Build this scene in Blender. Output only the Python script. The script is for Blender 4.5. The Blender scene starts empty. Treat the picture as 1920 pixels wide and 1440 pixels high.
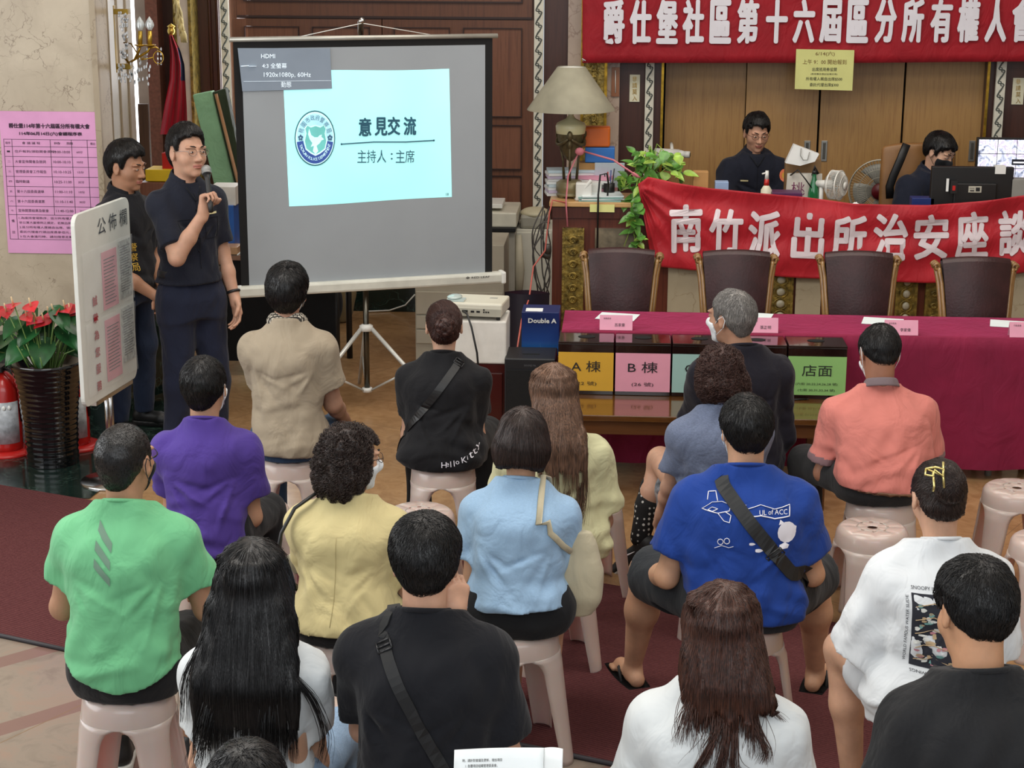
import bpy, bmesh, math, random
import numpy as np
from mathutils import Vector, Matrix
random.seed(7); RNG = np.random.RandomState(11)
SC = bpy.context.scene; COL = SC.collection
PI = math.pi
def rad(a): return a*PI/180
# ------------------------------------------------------------------ camera
F_PX = 3300.0; CZ = 2.75; PITCH = rad(14.4); YAW = rad(3.5); ROLL = rad(0.25)
CAMR = (Matrix.Rotation(YAW, 3, 'Z') @ Matrix.Rotation(PI/2-PITCH, 3, 'X') @ Matrix.Rotation(ROLL, 3, 'Z'))
def ray(px, py): return CAMR @ Vector(((px-960)/F_PX, (720-py)/F_PX, -1))
def atz(px, py, z):
    r = ray(px, py); t = (z-CZ)/r.z; return Vector((r.x*t, r.y*t, z))
def aty(px, py, y):
    r = ray(px, py); t = y/r.y; return Vector((r.x*t, y, CZ+r.z*t))
def atx(px, py, x):
    r = ray(px, py); t = x/r.x; return Vector((x, r.y*t, CZ+r.z*t))
# ------------------------------------------------------------------ materials
def lin(c):
    if isinstance(c, str): c = [int(c[i:i+2], 16)/255 for i in (0, 2, 4)]
    return tuple((v/12.92 if v <= .04045 else ((v+.055)/1.055)**2.4) for v in c[:3])+(1,)
MATS = {}
def newmat(name):
    m = bpy.data.materials.new(name); m.use_nodes = True; nt = m.node_tree
    return m, nt, nt.nodes['Principled BSDF']
def L(nt, a, b): nt.links.new(a, b)
def coords(nt, scale=(1, 1, 1), rot=(0, 0, 0), space='Object'):
    t = nt.nodes.new('ShaderNodeTexCoord'); mp = nt.nodes.new('ShaderNodeMapping')
    mp.inputs['Scale'].default_value = scale; mp.inputs['Rotation'].default_value = rot
    L(nt, t.outputs[space], mp.inputs[0]); return mp.outputs[0]
def noise_tex(nt, co, scale, detail=3, rough=.55, dist=0):
    n = nt.nodes.new('ShaderNodeTexNoise'); n.inputs['Scale'].default_value = scale
    n.inputs['Detail'].default_value = detail; n.inputs['Roughness'].default_value = rough
    n.inputs['Distortion'].default_value = dist; L(nt, co, n.inputs['Vector']); return n.outputs[0]
def ramp(nt, fac, stops, interp='LINEAR'):
    r = nt.nodes.new('ShaderNodeValToRGB'); r.color_ramp.interpolation = interp
    e = r.color_ramp.elements
    while len(e) < len(stops): e.new(.5)
    for el, (p, c) in zip(e, stops): el.position = p; el.color = lin(c) if not (isinstance(c, tuple) and len(c) == 4) else c
    L(nt, fac, r.inputs[0]); return r.outputs[0]
def bump(nt, b, h, strength=.2, dist=.01):
    n = nt.nodes.new('ShaderNodeBump'); n.inputs['Strength'].default_value = strength; n.inputs['Distance'].default_value = dist
    L(nt, h, n.inputs['Height']); L(nt, n.outputs[0], b.inputs['Normal'])
def shade(c, k):
    if isinstance(c, str): c = [int(c[i:i+2], 16)/255 for i in (0, 2, 4)]
    return tuple(max(0, min(1, v*k)) for v in c[:3])
def M(key, c=None, rough=.55, metal=0, var=.06, nscale=6, bmp=0, bscale=60, stretch=(1, 1, 1), emit=0, alpha=1, trans=0, coat=0, sss=0, spec=.5):
    if key in MATS: return MATS[key]
    m, nt, b = newmat(key)
    co = coords(nt, stretch)
    n = noise_tex(nt, co, nscale, 3)
    colr = ramp(nt, n, [(.3, shade(c, 1-var)), (.7, shade(c, 1+var))])
    L(nt, colr, b.inputs['Base Color'])
    b.inputs['Roughness'].default_value = rough; b.inputs['Metallic'].default_value = metal
    b.inputs['Coat Weight'].default_value = coat; b.inputs['Specular IOR Level'].default_value = spec
    if sss: b.inputs['Subsurface Weight'].default_value = sss; b.inputs['Subsurface Scale'].default_value = .02
    if trans: b.inputs['Transmission Weight'].default_value = trans
    if alpha < 1: b.inputs['Alpha'].default_value = alpha
    if emit: L(nt, colr, b.inputs['Emission Color']); b.inputs['Emission Strength'].default_value = emit
    if bmp: bump(nt, b, noise_tex(nt, co, bscale, 2), bmp, .004)
    MATS[key] = m; return m
def cloth(key, c, var=.07, bs=.25, rough=.85, heather=0):
    if key in MATS: return MATS[key]
    v = [int(c[i:i+2], 16)/255 for i in (0, 2, 4)]; g_ = .3*v[0]+.59*v[1]+.11*v[2]; c = tuple(x*.85+g_*.15 for x in v); bs = bs*1.4
    m, nt, b = newmat(key); co = coords(nt)
    n = noise_tex(nt, co, 5, 3)
    colr = ramp(nt, n, [(.3, shade(c, 1-var)), (.7, shade(c, 1+var))])
    if heather:
        co2 = coords(nt, (30, 30, 260)); h = noise_tex(nt, co2, 4, 2)
        hr = ramp(nt, h, [(.35, shade(c, 1-heather)), (.65, shade(c, 1+heather))])
        mx = nt.nodes.new('ShaderNodeMix'); mx.data_type = 'RGBA'; mx.inputs[0].default_value = .6
        L(nt, colr, mx.inputs[6]); L(nt, hr, mx.inputs[7]); colr = mx.outputs[2]
    L(nt, colr, b.inputs['Base Color']); b.inputs['Roughness'].default_value = rough
    b.inputs['Specular IOR Level'].default_value = .25
    b.inputs['Sheen Weight'].default_value = .08
    co3 = coords(nt, (1, 1, .55), (.3, .5, .4))
    w = noise_tex(nt, co3, 9, 3, .5, 1.2); bump(nt, b, w, bs, .03)
    MATS[key] = m; return m
def wood(key, c1, c2, sc=1, rough=.4, axis=2, coat=.1):
    if key in MATS: return MATS[key]
    m, nt, b = newmat(key); s = [14*sc]*3; s[axis] = .7*sc
    co = coords(nt, tuple(s))
    n = noise_tex(nt, co, 3, 5, .6, .6)
    colr = ramp(nt, n, [(.3, c1), (.55, c2), (.75, c1)])
    L(nt, colr, b.inputs['Base Color']); b.inputs['Roughness'].default_value = rough; b.inputs['Coat Weight'].default_value = coat
    bump(nt, b, n, .08, .003); MATS[key] = m; return m
def marble(key, c1, c2, vein, sc=1., rough=.2, vw=.03, coat=0):
    if key in MATS: return MATS[key]
    m, nt, b = newmat(key); co = coords(nt, (sc, sc, sc))
    base = ramp(nt, noise_tex(nt, co, 1.6, 5, .6, .5), [(.3, c1), (.7, c2)])
    v = nt.nodes.new('ShaderNodeTexVoronoi'); v.feature = 'DISTANCE_TO_EDGE'; v.inputs['Scale'].default_value = 2.6
    nz = nt.nodes.new('ShaderNodeTexNoise'); nz.inputs['Scale'].default_value = 3; nz.inputs['Detail'].default_value = 5
    L(nt, co, nz.inputs['Vector'])
    vm = nt.nodes.new('ShaderNodeVectorMath'); vm.operation = 'MULTIPLY_ADD'; L(nt, nz.outputs['Color'], vm.inputs[0]); vm.inputs[1].default_value = (.9, .9, .9); L(nt, co, vm.inputs[2])
    L(nt, vm.outputs[0], v.inputs['Vector'])
    f = ramp(nt, v.outputs[0], [(0, (1, 1, 1, 1)), (vw, (0, 0, 0, 1))])
    msk = ramp(nt, noise_tex(nt, co, 2.2, 3), [(.4, (0, 0, 0, 1)), (.6, (.75, .75, .75, 1))])
    mu = nt.nodes.new('ShaderNodeMath'); mu.operation = 'MULTIPLY'; L(nt, f, mu.inputs[0]); L(nt, msk, mu.inputs[1])
    mx = nt.nodes.new('ShaderNodeMix'); mx.data_type = 'RGBA'; L(nt, mu.outputs[0], mx.inputs[0]); L(nt, base, mx.inputs[6]); mx.inputs[7].default_value = lin(vein)
    L(nt, mx.outputs[2], b.inputs['Base Color']); b.inputs['Roughness'].default_value = rough; b.inputs['Coat Weight'].default_value = coat
    MATS[key] = m; return m
def hairmat(key, c, rough=.42, c2=None):
    if key in MATS: return MATS[key]
    m, nt, b = newmat(key); co = coords(nt, (160, 160, 14))
    n = noise_tex(nt, co, 2, 3)
    L(nt, ramp(nt, n, [(.3, shade(c, .6)), (.7, c2 or shade(c, 1.5))]), b.inputs['Base Color'])
    b.inputs['Roughness'].default_value = rough; b.inputs['Specular IOR Level'].default_value = .45
    bump(nt, b, n, .35, .004); MATS[key] = m; return m
# ------------------------------------------------------------------ objects
def link(name, me, parent=None, mats=(), smooth=None):
    o = bpy.data.objects.new(name, me); COL.objects.link(o)
    for m in mats: me.materials.append(m)
    if parent is not None: o.parent = parent
    if smooth is not None and len(me.polygons): me.polygons.foreach_set('use_smooth', [smooth]*len(me.polygons))
    return o
def tag(o, label=None, cat=None, group=None, kind=None):
    if label: o['label'] = label
    if cat: o['category'] = cat
    if group: o['group'] = group
    if kind: o['kind'] = kind
    return o
def empty(name, loc=(0, 0, 0), rz=0, label=None, cat=None, group=None):
    o = bpy.data.objects.new(name, None); COL.objects.link(o); o.location = loc; o.rotation_euler = (0, 0, rz)
    o.empty_display_size = .1
    return tag(o, label, cat, group)
def copy_tree(o, parent=None):
    c = o.copy(); COL.objects.link(c)
    if parent is not None: c.parent = parent
    for ch in list(o.children): copy_tree(ch, c)
    return c
def rz(a): return Matrix.Rotation(a, 4, 'Z')
class MB:
    def __init__(s): s.v = []; s.f = []; s.m = []; s.s = []
    def add(s, vs, fs, m=0, sm=False, mat=None):
        o = len(s.v)
        if mat is not None: vs = [mat @ Vector(p) for p in vs]
        s.v += [tuple(p) for p in vs]
        for f in fs: s.f.append(tuple(i+o for i in f)); s.m.append(m); s.s.append(sm)
        return s
    def box(s, lo, hi, m=0, mat=None):
        x0, y0, z0 = lo; x1, y1, z1 = hi
        vs = [(x0, y0, z0), (x1, y0, z0), (x1, y1, z0), (x0, y1, z0), (x0, y0, z1), (x1, y0, z1), (x1, y1, z1), (x0, y1, z1)]
        return s.add(vs, [(3, 2, 1, 0), (4, 5, 6, 7), (0, 1, 5, 4), (1, 2, 6, 5), (2, 3, 7, 6), (3, 0, 4, 7)], m, False, mat)
    def cbox(s, c, d, m=0, mat=None):
        return s.box([c[i]-d[i]/2 for i in range(3)], [c[i]+d[i]/2 for i in range(3)], m, mat)
    def tube(s, pts, r, n=8, m=0, mat=None, caps=True, closed=False, flat=1):
        P = [Vector(p) for p in pts]; N = len(P); R = r if isinstance(r, (list, tuple)) else [r]*N
        vs = []; fs = []; up = None
        for i in range(N):
            t = (P[(i+1) % N]-P[i-1]) if closed else (P[min(i+1, N-1)]-P[max(i-1, 0)])
            if t.length < 1e-9: t = Vector((0, 0, 1))
            t.normalize()
            if up is None: up = Vector((0, 0, 1)) if abs(t.z) < .9 else Vector((0, 1, 0))
            a = t.cross(up)
            if a.length < 1e-6: a = t.cross(Vector((1, 0, 0)))
            a.normalize(); b = a.cross(t).normalized(); up = b
            for k in range(n):
                an = 2*PI*k/n; vs.append(P[i]+a*math.cos(an)*R[i]+b*math.sin(an)*R[i]*flat)
        seg = N if closed else N-1
        for i in range(seg):
            j = (i+1) % N
            for k in range(n): k2 = (k+1) % n; fs.append((i*n+k, j*n+k, j*n+k2, i*n+k2))
        if caps and not closed: fs.append(tuple(range(n))); fs.append(tuple(range((N-1)*n+n-1, (N-1)*n-1, -1)))
        return s.add(vs, fs, m, True, mat)
    def cyl(s, a, b, r, r2=None, n=20, m=0, mat=None):
        return s.tube([a, b], [r, r if r2 is None else r2], n, m, mat)
    def lathe(s, prof, c=(0, 0, 0), n=32, m=0, mat=None, sx=1, sy=1, a0=0, a1=2*PI):
        full = abs(a1-a0-2*PI) < 1e-6; vs = []; fs = []; nn = n if full else n+1
        for r, z in prof:
            for k in range(nn):
                a = a0+(a1-a0)*k/n; vs.append((c[0]+r*sx*math.cos(a), c[1]+r*sy*math.sin(a), c[2]+z))
        for i in range(len(prof)-1):
            for k in range(n):
                k2 = (k+1) % nn; fs.append((i*nn+k, i*nn+k2, (i+1)*nn+k2, (i+1)*nn+k))
        return s.add(vs, fs, m, True, mat)
    def ell(s, c, r, m=0, n=16, mat=None, rot=None):
        vs = []; fs = []
        for i in range(n//2+1):
            th = PI*i/(n//2)
            for k in range(n):
                a = 2*PI*k/n; p = Vector((r[0]*math.sin(th)*math.cos(a), r[1]*math.sin(th)*math.sin(a), r[2]*math.cos(th)))
                if rot is not None: p = rot @ p
                vs.append(p+Vector(c))
        for i in range(n//2):
            for k in range(n): k2 = (k+1) % n; fs.append((i*n+k, (i+1)*n+k, (i+1)*n+k2, i*n+k2))
        return s.add(vs, fs, m, True, mat)
    def prism(s, poly, d, m=0, mat=None, sm=False):
        """poly in local XZ, extruded along +Y by d"""
        n = len(poly); vs = [(x, 0, z) for x, z in poly]+[(x, d, z) for x, z in poly]
        fs = [tuple(range(n)), tuple(range(2*n-1, n-1, -1))]+[(i, i+n, (i+1) % n+n, (i+1) % n) for i in range(n)]
        return s.add(vs, fs, m, sm, mat)
    def grid(s, fn, nu, nv, m=0, mat=None, sm=True, closed_u=False):
        vs = [fn(i/nu, j/nv) for j in range(nv+1) for i in range(nu+(0 if closed_u else 1))]
        w = nu if closed_u else nu+1
        fs = [(j*w+i, j*w+(i+1) % w, (j+1)*w+(i+1) % w, (j+1)*w+i) for j in range(nv) for i in range(nu)]
        return s.add(vs, fs, m, sm, mat)
    def build(s, name, mats, parent=None, bev=0, solid=0, sub=0, loc=None):
        me = bpy.data.meshes.new(name); me.from_pydata(s.v, [], s.f)
        if not isinstance(mats, (list, tuple)): mats = [mats]
        for mt in mats: me.materials.append(mt)
        me.polygons.foreach_set('material_index', s.m); me.polygons.foreach_set('use_smooth', s.s); me.update()
        o = bpy.data.objects.new(name, me); COL.objects.link(o)
        if parent is not None: o.parent = parent
        if loc is not None: o.location = loc
        if solid:
            md = o.modifiers.new('s', 'SOLIDIFY'); md.thickness = solid; md.offset = 0
        if bev:
            md = o.modifiers.new('b', 'BEVEL'); md.width = bev; md.segments = 2; md.limit_method = 'ANGLE'; md.angle_limit = rad(50)
        if sub:
            md = o.modifiers.new('u', 'SUBSURF'); md.levels = sub; md.render_levels = sub
        return o
# ------------------------------------------------------------------ text
TXT = {}
def text_mesh(t, bold=0., res=2):
    k = (t, bold)
    if k not in TXT:
        cu = bpy.data.curves.new('t', 'FONT'); cu.body = t; cu.size = 1; cu.offset = bold; cu.resolution_u = res
        o = bpy.data.objects.new('t', cu); COL.objects.link(o)
        dg = bpy.context.evaluated_depsgraph_get(); dg.update(); me = o.evaluated_get(dg).to_mesh()
        vs = [tuple(v.co) for v in me.vertices]; fs = [tuple(p.vertices) for p in me.polygons]
        o.evaluated_get(dg).to_mesh_clear(); bpy.data.objects.remove(o); bpy.data.curves.remove(cu)
        if vs:
            x0 = min(v[0] for v in vs); x1 = max(v[0] for v in vs); y0 = min(v[1] for v in vs); y1 = max(v[1] for v in vs)
        else: x0 = y0 = 0; x1 = y1 = 1
        TXT[k] = (vs, fs, (x0, x1, y0, y1))
    return TXT[k]
def put_text(mb, t, cx, cy, w=None, h=None, bold=0., fn=None, m=0, rot=0):
    """text centred at (cx,cy) of a 2D plane, fit to w/h; fn maps (x,y)->3D"""
    if bold > .024:
        vs0 = text_mesh(t)[2]; em = (h if h else w/(vs0[1]-vs0[0])*(vs0[3]-vs0[2]))/max(.3, vs0[3]-vs0[2]); d = bold*em
        for k in range(8):
            a = k*PI/4; dx, dy = d*math.cos(a), d*math.sin(a); o_ = .0002*k
            put_text(mb, t, cx, cy, (w-2*d) if w else None, (h-2*d) if h else None, 0, lambda x, y, dx=dx, dy=dy, o_=o_: fn(x+dx, y+dy)-Vector((0, o_, 0)), m, rot)
        bold = 0; w = w-2*d if w else None; h = h-2*d if h else None
    vs, fs, (x0, x1, y0, y1) = text_mesh(t, 0)
    if not vs: return
    sx = w/(x1-x0) if w else None; sy = h/(y1-y0) if h else None
    if sx is None: sx = sy
    if sy is None: sy = sx
    c, s_ = math.cos(rot), math.sin(rot); out = []
    for v in vs:
        x = (v[0]-(x0+x1)/2)*sx; y = (v[1]-(y0+y1)/2)*sy
        out.append(fn(cx+x*c-y*s_, cy+x*s_+y*c))
    mb.add(out, fs, m, False)
def plane_fn(o, u, v, off=.0):
    o = Vector(o); u = Vector(u).normalized(); v = Vector(v).normalized(); n = u.cross(v)
    return lambda x, y: o+u*x+v*y+n*off
# ------------------------------------------------------------------ implicit surfaces
LAT = RNG.rand(32, 32, 32).astype(np.float32)*2-1
def vnoise(X, Y, Z, sx, sy=None, sz=None, seed=0):
    sy = sx if sy is None else sy; sz = sx if sz is None else sz
    X, Y, Z = np.broadcast_arrays(X*sx+seed*3.7, Y*sy+seed*1.3, Z*sz+seed*2.1)
    i = np.floor(X).astype(int); j = np.floor(Y).astype(int); k = np.floor(Z).astype(int)
    u = X-i; v = Y-j; w = Z-k; u = u*u*(3-2*u); v = v*v*(3-2*v); w = w*w*(3-2*w)
    i &= 31; j &= 31; k &= 31; i1 = (i+1) & 31; j1 = (j+1) & 31; k1 = (k+1) & 31
    a = LAT[i, j, k]*(1-u)+LAT[i1, j, k]*u; b = LAT[i, j1, k]*(1-u)+LAT[i1, j1, k]*u
    c = LAT[i, j, k1]*(1-u)+LAT[i1, j, k1]*u; d = LAT[i, j1, k1]*(1-u)+LAT[i1, j1, k1]*u
    return (a*(1-v)+b*v)*(1-w)+(c*(1-v)+d*v)*w
def A3(v): return np.array([float(x) for x in v])
def cone(a, b, ra, rb=None, k=.02, flat=False, op='u', ex=0):
    a = A3(a); b = A3(b); rb = ra if rb is None else rb; ra += ex; rb += ex
    ba = b-a; l2 = float(ba@ba)+1e-12; ln = math.sqrt(l2)
    def fn(X, Y, Z):
        px, py, pz = X-a[0], Y-a[1], Z-a[2]; t = (px*ba[0]+py*ba[1]+pz*ba[2])/l2; h = np.clip(t, 0, 1)
        d = np.sqrt((px-h*ba[0])**2+(py-h*ba[1])**2+(pz-h*ba[2])**2)-(ra+(rb-ra)*h)
        return np.maximum(d, (t-1)*ln) if flat else d
    R = max(ra, rb); return (fn, np.minimum(a, b)-R, np.maximum(a, b)+R, k, op)
def ell(c, r, rot=None, k=.02, op='u'):
    c = A3(c); r = A3(r); R = np.eye(3) if rot is None else np.array(rot)
    def fn(X, Y, Z):
        x, y, z = X-c[0], Y-c[1], Z-c[2]
        if rot is not None: x, y, z = (R[0, 0]*x+R[1, 0]*y+R[2, 0]*z, R[0, 1]*x+R[1, 1]*y+R[2, 1]*z, R[0, 2]*x+R[1, 2]*y+R[2, 2]*z)
        k0 = np.sqrt((x/r[0])**2+(y/r[1])**2+(z/r[2])**2); k1 = np.sqrt((x/r[0]**2)**2+(y/r[1]**2)**2+(z/r[2]**2)**2)+1e-9
        return k0*(k0-1)/k1
    ext = r if rot is None else np.full(3, r.max()); return (fn, c-ext, c+ext, k, op)
def loft(st, n=2.3, k=.02, ex=0, op='u'):
    """st rows: z, rx, ry, cx, cy"""
    st = np.array(sorted(st), float); zz = np.linspace(st[0, 0], st[-1, 0], 120)
    cols = []
    for c in range(1, 5):
        v = np.interp(zz, st[:, 0], st[:, c])
        kk = np.ones(9)/9; v2 = np.convolve(np.pad(v, 4, mode='edge'), kk, 'valid'); cols.append(v2)
    RX, RY, CX, CY = cols; RX = RX+ex; RY = RY+ex
    def fn(X, Y, Z):
        z = np.clip(Z, zz[0], zz[-1])
        rx = np.interp(z, zz, RX); ry = np.interp(z, zz, RY); cx = np.interp(z, zz, CX); cy = np.interp(z, zz, CY)
        q = ((np.abs(X-cx)/rx)**n+(np.abs(Y-cy)/ry)**n)**(1/n)
        d = (q-1)*np.minimum(rx, ry)
        return np.maximum(d, np.maximum(Z-zz[-1], zz[0]-Z))
    lo = np.array([(CX-RX).min(), (CY-RY).min(), zz[0]]); hi = np.array([(CX+RX).max(), (CY+RY).max(), zz[-1]])
    return (fn, lo, hi, k, op)
def smin(a, b, k):
    h = np.clip(.5+.5*(b-a)/k, 0, 1); return b*(1-h)+a*h-k*h*(1-h)
def iso(prims, h=.008, post=None, pad=.02):
    lo = np.min([p[1] for p in prims if p[4] == 'u'], 0)-pad; hi = np.max([p[2] for p in prims if p[4] == 'u'], 0)+pad
    n = np.maximum(4, np.ceil((hi-lo)/h).astype(int)+1)
    ax = [lo[i]+np.arange(n[i])*h for i in range(3)]
    F = np.full(n, .5)
    for fn, plo, phi, k, op in prims:
        m = k+.03
        s0 = [max(0, int((plo[i]-m-lo[i])/h)) for i in range(3)]; s1 = [min(n[i], int((phi[i]+m-lo[i])/h)+2) for i in range(3)]
        if any(a >= b for a, b in zip(s0, s1)): continue
        sl = tuple(slice(a, b) for a, b in zip(s0, s1))
        X = ax[0][sl[0]][:, None, None]; Y = ax[1][sl[1]][None, :, None]; Z = ax[2][sl[2]][None, None, :]
        d = fn(X, Y, Z)
        if op == 'u': F[sl] = smin(F[sl], d, k)
        else: F[sl] = -smin(-F[sl], d, k)
    if post: F = post(ax[0][:, None, None], ax[1][None, :, None], ax[2][None, None, :], F)
    F[0] = F[-1] = .1; F[:, 0] = F[:, -1] = .1; F[:, :, 0] = F[:, :, -1] = .1
    return surf_nets(F, lo, h)
def surf_nets(F, lo, h):
    S = F < 0; nx, ny, nz = F.shape
    cnt = np.zeros((nx-1, ny-1, nz-1), np.float32); acc = np.zeros((nx-1, ny-1, nz-1, 3), np.float32)
    eds = {}
    for axis in range(3):
        a = [slice(None)]*3; b = [slice(None)]*3; a[axis] = slice(0, -1); b[axis] = slice(1, None)
        Fa, Fb = F[tuple(a)], F[tuple(b)]; cr = np.argwhere(S[tuple(a)] != S[tuple(b)])
        if len(cr) == 0: return [], []
        fa = Fa[tuple(cr.T)]; fb = Fb[tuple(cr.T)]; t = fa/(fa-fb)
        pos = cr.astype(np.float32); pos[:, axis] += t
        o1, o2 = [i for i in range(3) if i != axis]; cells = []
        for d1, d2 in ((0, 0), (1, 0), (1, 1), (0, 1)):
            c = cr.copy(); c[:, o1] -= d1; c[:, o2] -= d2; cells.append(c)
            ok = np.all((c >= 0) & (c < np.array([nx-1, ny-1, nz-1])), 1); ci = c[ok]
            np.add.at(cnt, tuple(ci.T), 1); np.add.at(acc, tuple(ci.T), pos[ok])
        eds[axis] = (cells, fa < 0)
    act = cnt > 0; idx = np.full(act.shape, -1); idx[act] = np.arange(act.sum())
    V = (acc[act]/cnt[act][:, None])*h+lo
    Q = []
    for axis in range(3):
        cells, neg = eds[axis]
        q = np.stack([idx[tuple(np.clip(c, 0, np.array(act.shape)-1).T)] for c in cells], 1)
        flip = neg if axis != 1 else ~neg
        q = np.where(flip[:, None], q[:, ::-1], q); Q.append(q)
    Q = np.concatenate(Q)[:, ::-1]; return V, Q
def join_parts(parts):
    """parts: list of (V,Q) -> one V,Q"""
    Vs = []; Qs = []; o = 0
    for V, Q in parts:
        if len(V) == 0: continue
        Vs.append(np.asarray(V, np.float64)); Qs.append(np.asarray(Q)+o); o += len(V)
    return np.concatenate(Vs), np.concatenate(Qs)
def mesh_obj(name, V, Q, mats, parent=None, midx=None, smooth=True):
    me = bpy.data.meshes.new(name); V = np.asarray(V, np.float32); Q = np.asarray(Q, np.int32)
    nf = len(Q); k = Q.shape[1]
    me.vertices.add(len(V)); me.vertices.foreach_set('co', V.ravel()); me.loops.add(nf*k); me.loops.foreach_set('vertex_index', Q.ravel())
    me.polygons.add(nf); me.polygons.foreach_set('loop_start', np.arange(nf)*k); me.polygons.foreach_set('loop_total', np.full(nf, k))
    if not isinstance(mats, (list, tuple)): mats = [mats]
    for m in mats: me.materials.append(m)
    if midx is not None: me.polygons.foreach_set('material_index', np.asarray(midx, np.int32))
    me.polygons.foreach_set('use_smooth', np.full(nf, smooth)); me.update(calc_edges=True); me.validate()
    o = bpy.data.objects.new(name, me); COL.objects.link(o)
    if parent is not None: o.parent = parent
    return o
def strands(P0, paths, r0, taper=True):
    """paths: array (N, S, 3); thin 3-sided tubes, as quads"""
    N, S, _ = paths.shape
    t = np.gradient(paths, axis=1); t /= np.linalg.norm(t, axis=2, keepdims=True)+1e-9
    up = np.array([.31, .2, .93]); a = np.cross(t, up); a /= np.linalg.norm(a, axis=2, keepdims=True)+1e-9; b = np.cross(a, t)
    w = np.linspace(1, .15, S)[None, :, None] if taper else np.ones((1, S, 1))
    w = w*(r0[:, None, None] if isinstance(r0, np.ndarray) else r0)
    V = np.stack([paths+w*(math.cos(x)*a+math.sin(x)*b) for x in (0, 2.094, 4.189)], 2).reshape(-1, 3)
    base = (np.arange(N)*S*3)[:, None, None]+(np.arange(S-1)*3)[None, :, None]+np.arange(3)[None, None, :]
    nxt = (np.arange(N)*S*3)[:, None, None]+(np.arange(S-1)*3)[None, :, None]+((np.arange(3)+1) % 3)[None, None, :]
    Q = np.stack([base, nxt, nxt+3, base+3], -1).reshape(-1, 4)
    return V, Q
# ------------------------------------------------------------------ people
from mathutils.bvhtree import BVHTree
def N3(v): v = A3(v); return v/(np.linalg.norm(v)+1e-12)
def rotm(yaw=0, pitch=0, roll=0):
    """head rotation: yaw left +, pitch nod forward(down) +, roll to the right +"""
    return np.array(Matrix.Rotation(rad(yaw), 3, 'Z') @ Matrix.Rotation(-rad(pitch), 3, 'X') @ Matrix.Rotation(rad(roll), 3, 'Y'))
SK = {}
def skin(c='c69a7c'):
    k = 'skin_'+c
    if k in MATS: return MATS[k]
    m, nt, b = newmat(k); co = coords(nt)
    L(nt, ramp(nt, noise_tex(nt, co, 14, 4), [(.3, shade(c, .93)), (.7, shade(c, 1.05))]), b.inputs['Base Color'])
    b.inputs['Roughness'].default_value = .5; b.inputs['Subsurface Weight'].default_value = .12; b.inputs['Subsurface Scale'].default_value = .01
    b.inputs['Specular IOR Level'].default_value = .35
    bump(nt, b, noise_tex(nt, co, 180, 2), .08, .002); MATS[k] = m; return m
def hand_prims(w, d, n, side=1, curl=(25, 30, 20), s=1., thumb=.5, spread=1.):
    w = A3(w); d = N3(d); n = A3(n); n = N3(n-d*(n@d)); t = np.cross(d, n)*side; P = []
    offs = [.030, .010, -.010, -.028]; ln = [.95, 1.05, .98, .8]
    for i, (o, l) in enumerate(zip(offs, ln)):
        K = w+(d*(.086-abs(i-1)*.004)+t*o*spread*.95)*s
        P.append(cone(w+(d*.01+t*o*.55)*s, K, .016*s, .0125*s, k=.012))
        p = K; a = 0; r = .0092*s if i < 3 else .008*s
        c = curl[i] if isinstance(curl[0], (tuple, list)) else curl
        for sl, ca in zip((.042, .027, .021), c):
            a += rad(ca); q = p+(d*math.cos(a)+n*math.sin(a)+t*(o*1.2*spread))*sl*l*s
            P.append(cone(p, q, r, r*.88, k=.0025)); p = q; r *= .9
    b = w+(d*.018+t*.022+n*.004)*s
    dirs = [N3(d*.75+t*.75+n*.25), N3(d*(.95-.3*thumb)+t*(.45-.4*thumb)+n*(.2+.7*thumb)), N3(d*(.95)+t*(.15-.5*thumb)+n*(.2+.7*thumb))]
    p = b
    for dd, sl, r in zip(dirs, (.042, .032, .026), (.0145, .0108, .0098)):
        q = p+dd*sl*s; P.append(cone(p, q, r*s, r*.9*s, k=.006)); p = q
    P.append(cone(w-d*.02*s, w+d*.03*s, .023*s, .026*s, k=.015))
    return P
def face_prims(HP, R, s=1., fat=0., full=True):
    E = lambda c, r, k=.012, op='u': ell(HP(c), (r[0]*s, r[1]*s, r[2]*s), R, k*s, op)
    C = lambda a, b, ra, rb, k=.01, op='u': cone(HP(a), HP(b), ra*s, rb*s, k*s, op=op)
    f = fat
    P = [E((0, -.012, .022), (.0745, .096, .090)), E((0, .030, -.028), (.0625+f, .064, .080), .02),
         E((0, .038, -.076), (.046+f, .046, .036), .02), E((0, .074, -.098), (.020, .016, .014), .015),
         E((.043, .050, -.025), (.024, .030, .028), .02), E((-.043, .050, -.025), (.024, .030, .028), .02)]
    if full:
        P += [E((.030, .078, .026), (.028, .016, .008), .012), E((-.030, .078, .026), (.028, .016, .008), .012),
              E((.031, .105, .004), (.017, .018, .009), .010, 's'), E((-.031, .105, .004), (.017, .018, .009), .010, 's'),
              E((.031, .080, .006), (.0155, .0135, .0085), .004), E((-.031, .080, .006), (.0155, .0135, .0085), .004),
              C((0, .084, .014), (0, .108, -.030), .0075, .0115, .010), E((.013, .098, -.034), (.0085, .010, .008), .006), E((-.013, .098, -.034), (.0085, .010, .008), .006),
              E((0, .090, -.058), (.024, .012, .0055), .004), E((0, .088, -.068), (.020, .012, .0065), .004),
              E((0, .104, -.0632), (.026, .008, .0018), .003, 's')]
    for sx in (1, -1):
        P += [E((sx*.0775, -.006, -.004), (.0075, .020, .030), .006), E((sx*.078, -.002, -.026), (.007, .011, .014), .006),
              E((sx*.086, .002, -.002), (.0055, .010, .017), .004, 's')]
    return P
LIP = M('lip', 'a8695c', .45, var=.04); BROW = M('brow', '1d1614', .8); EYEW = M('eye_white', 'd8d4cc', .25); IRIS = M('iris', '1a100c', .15)
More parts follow.
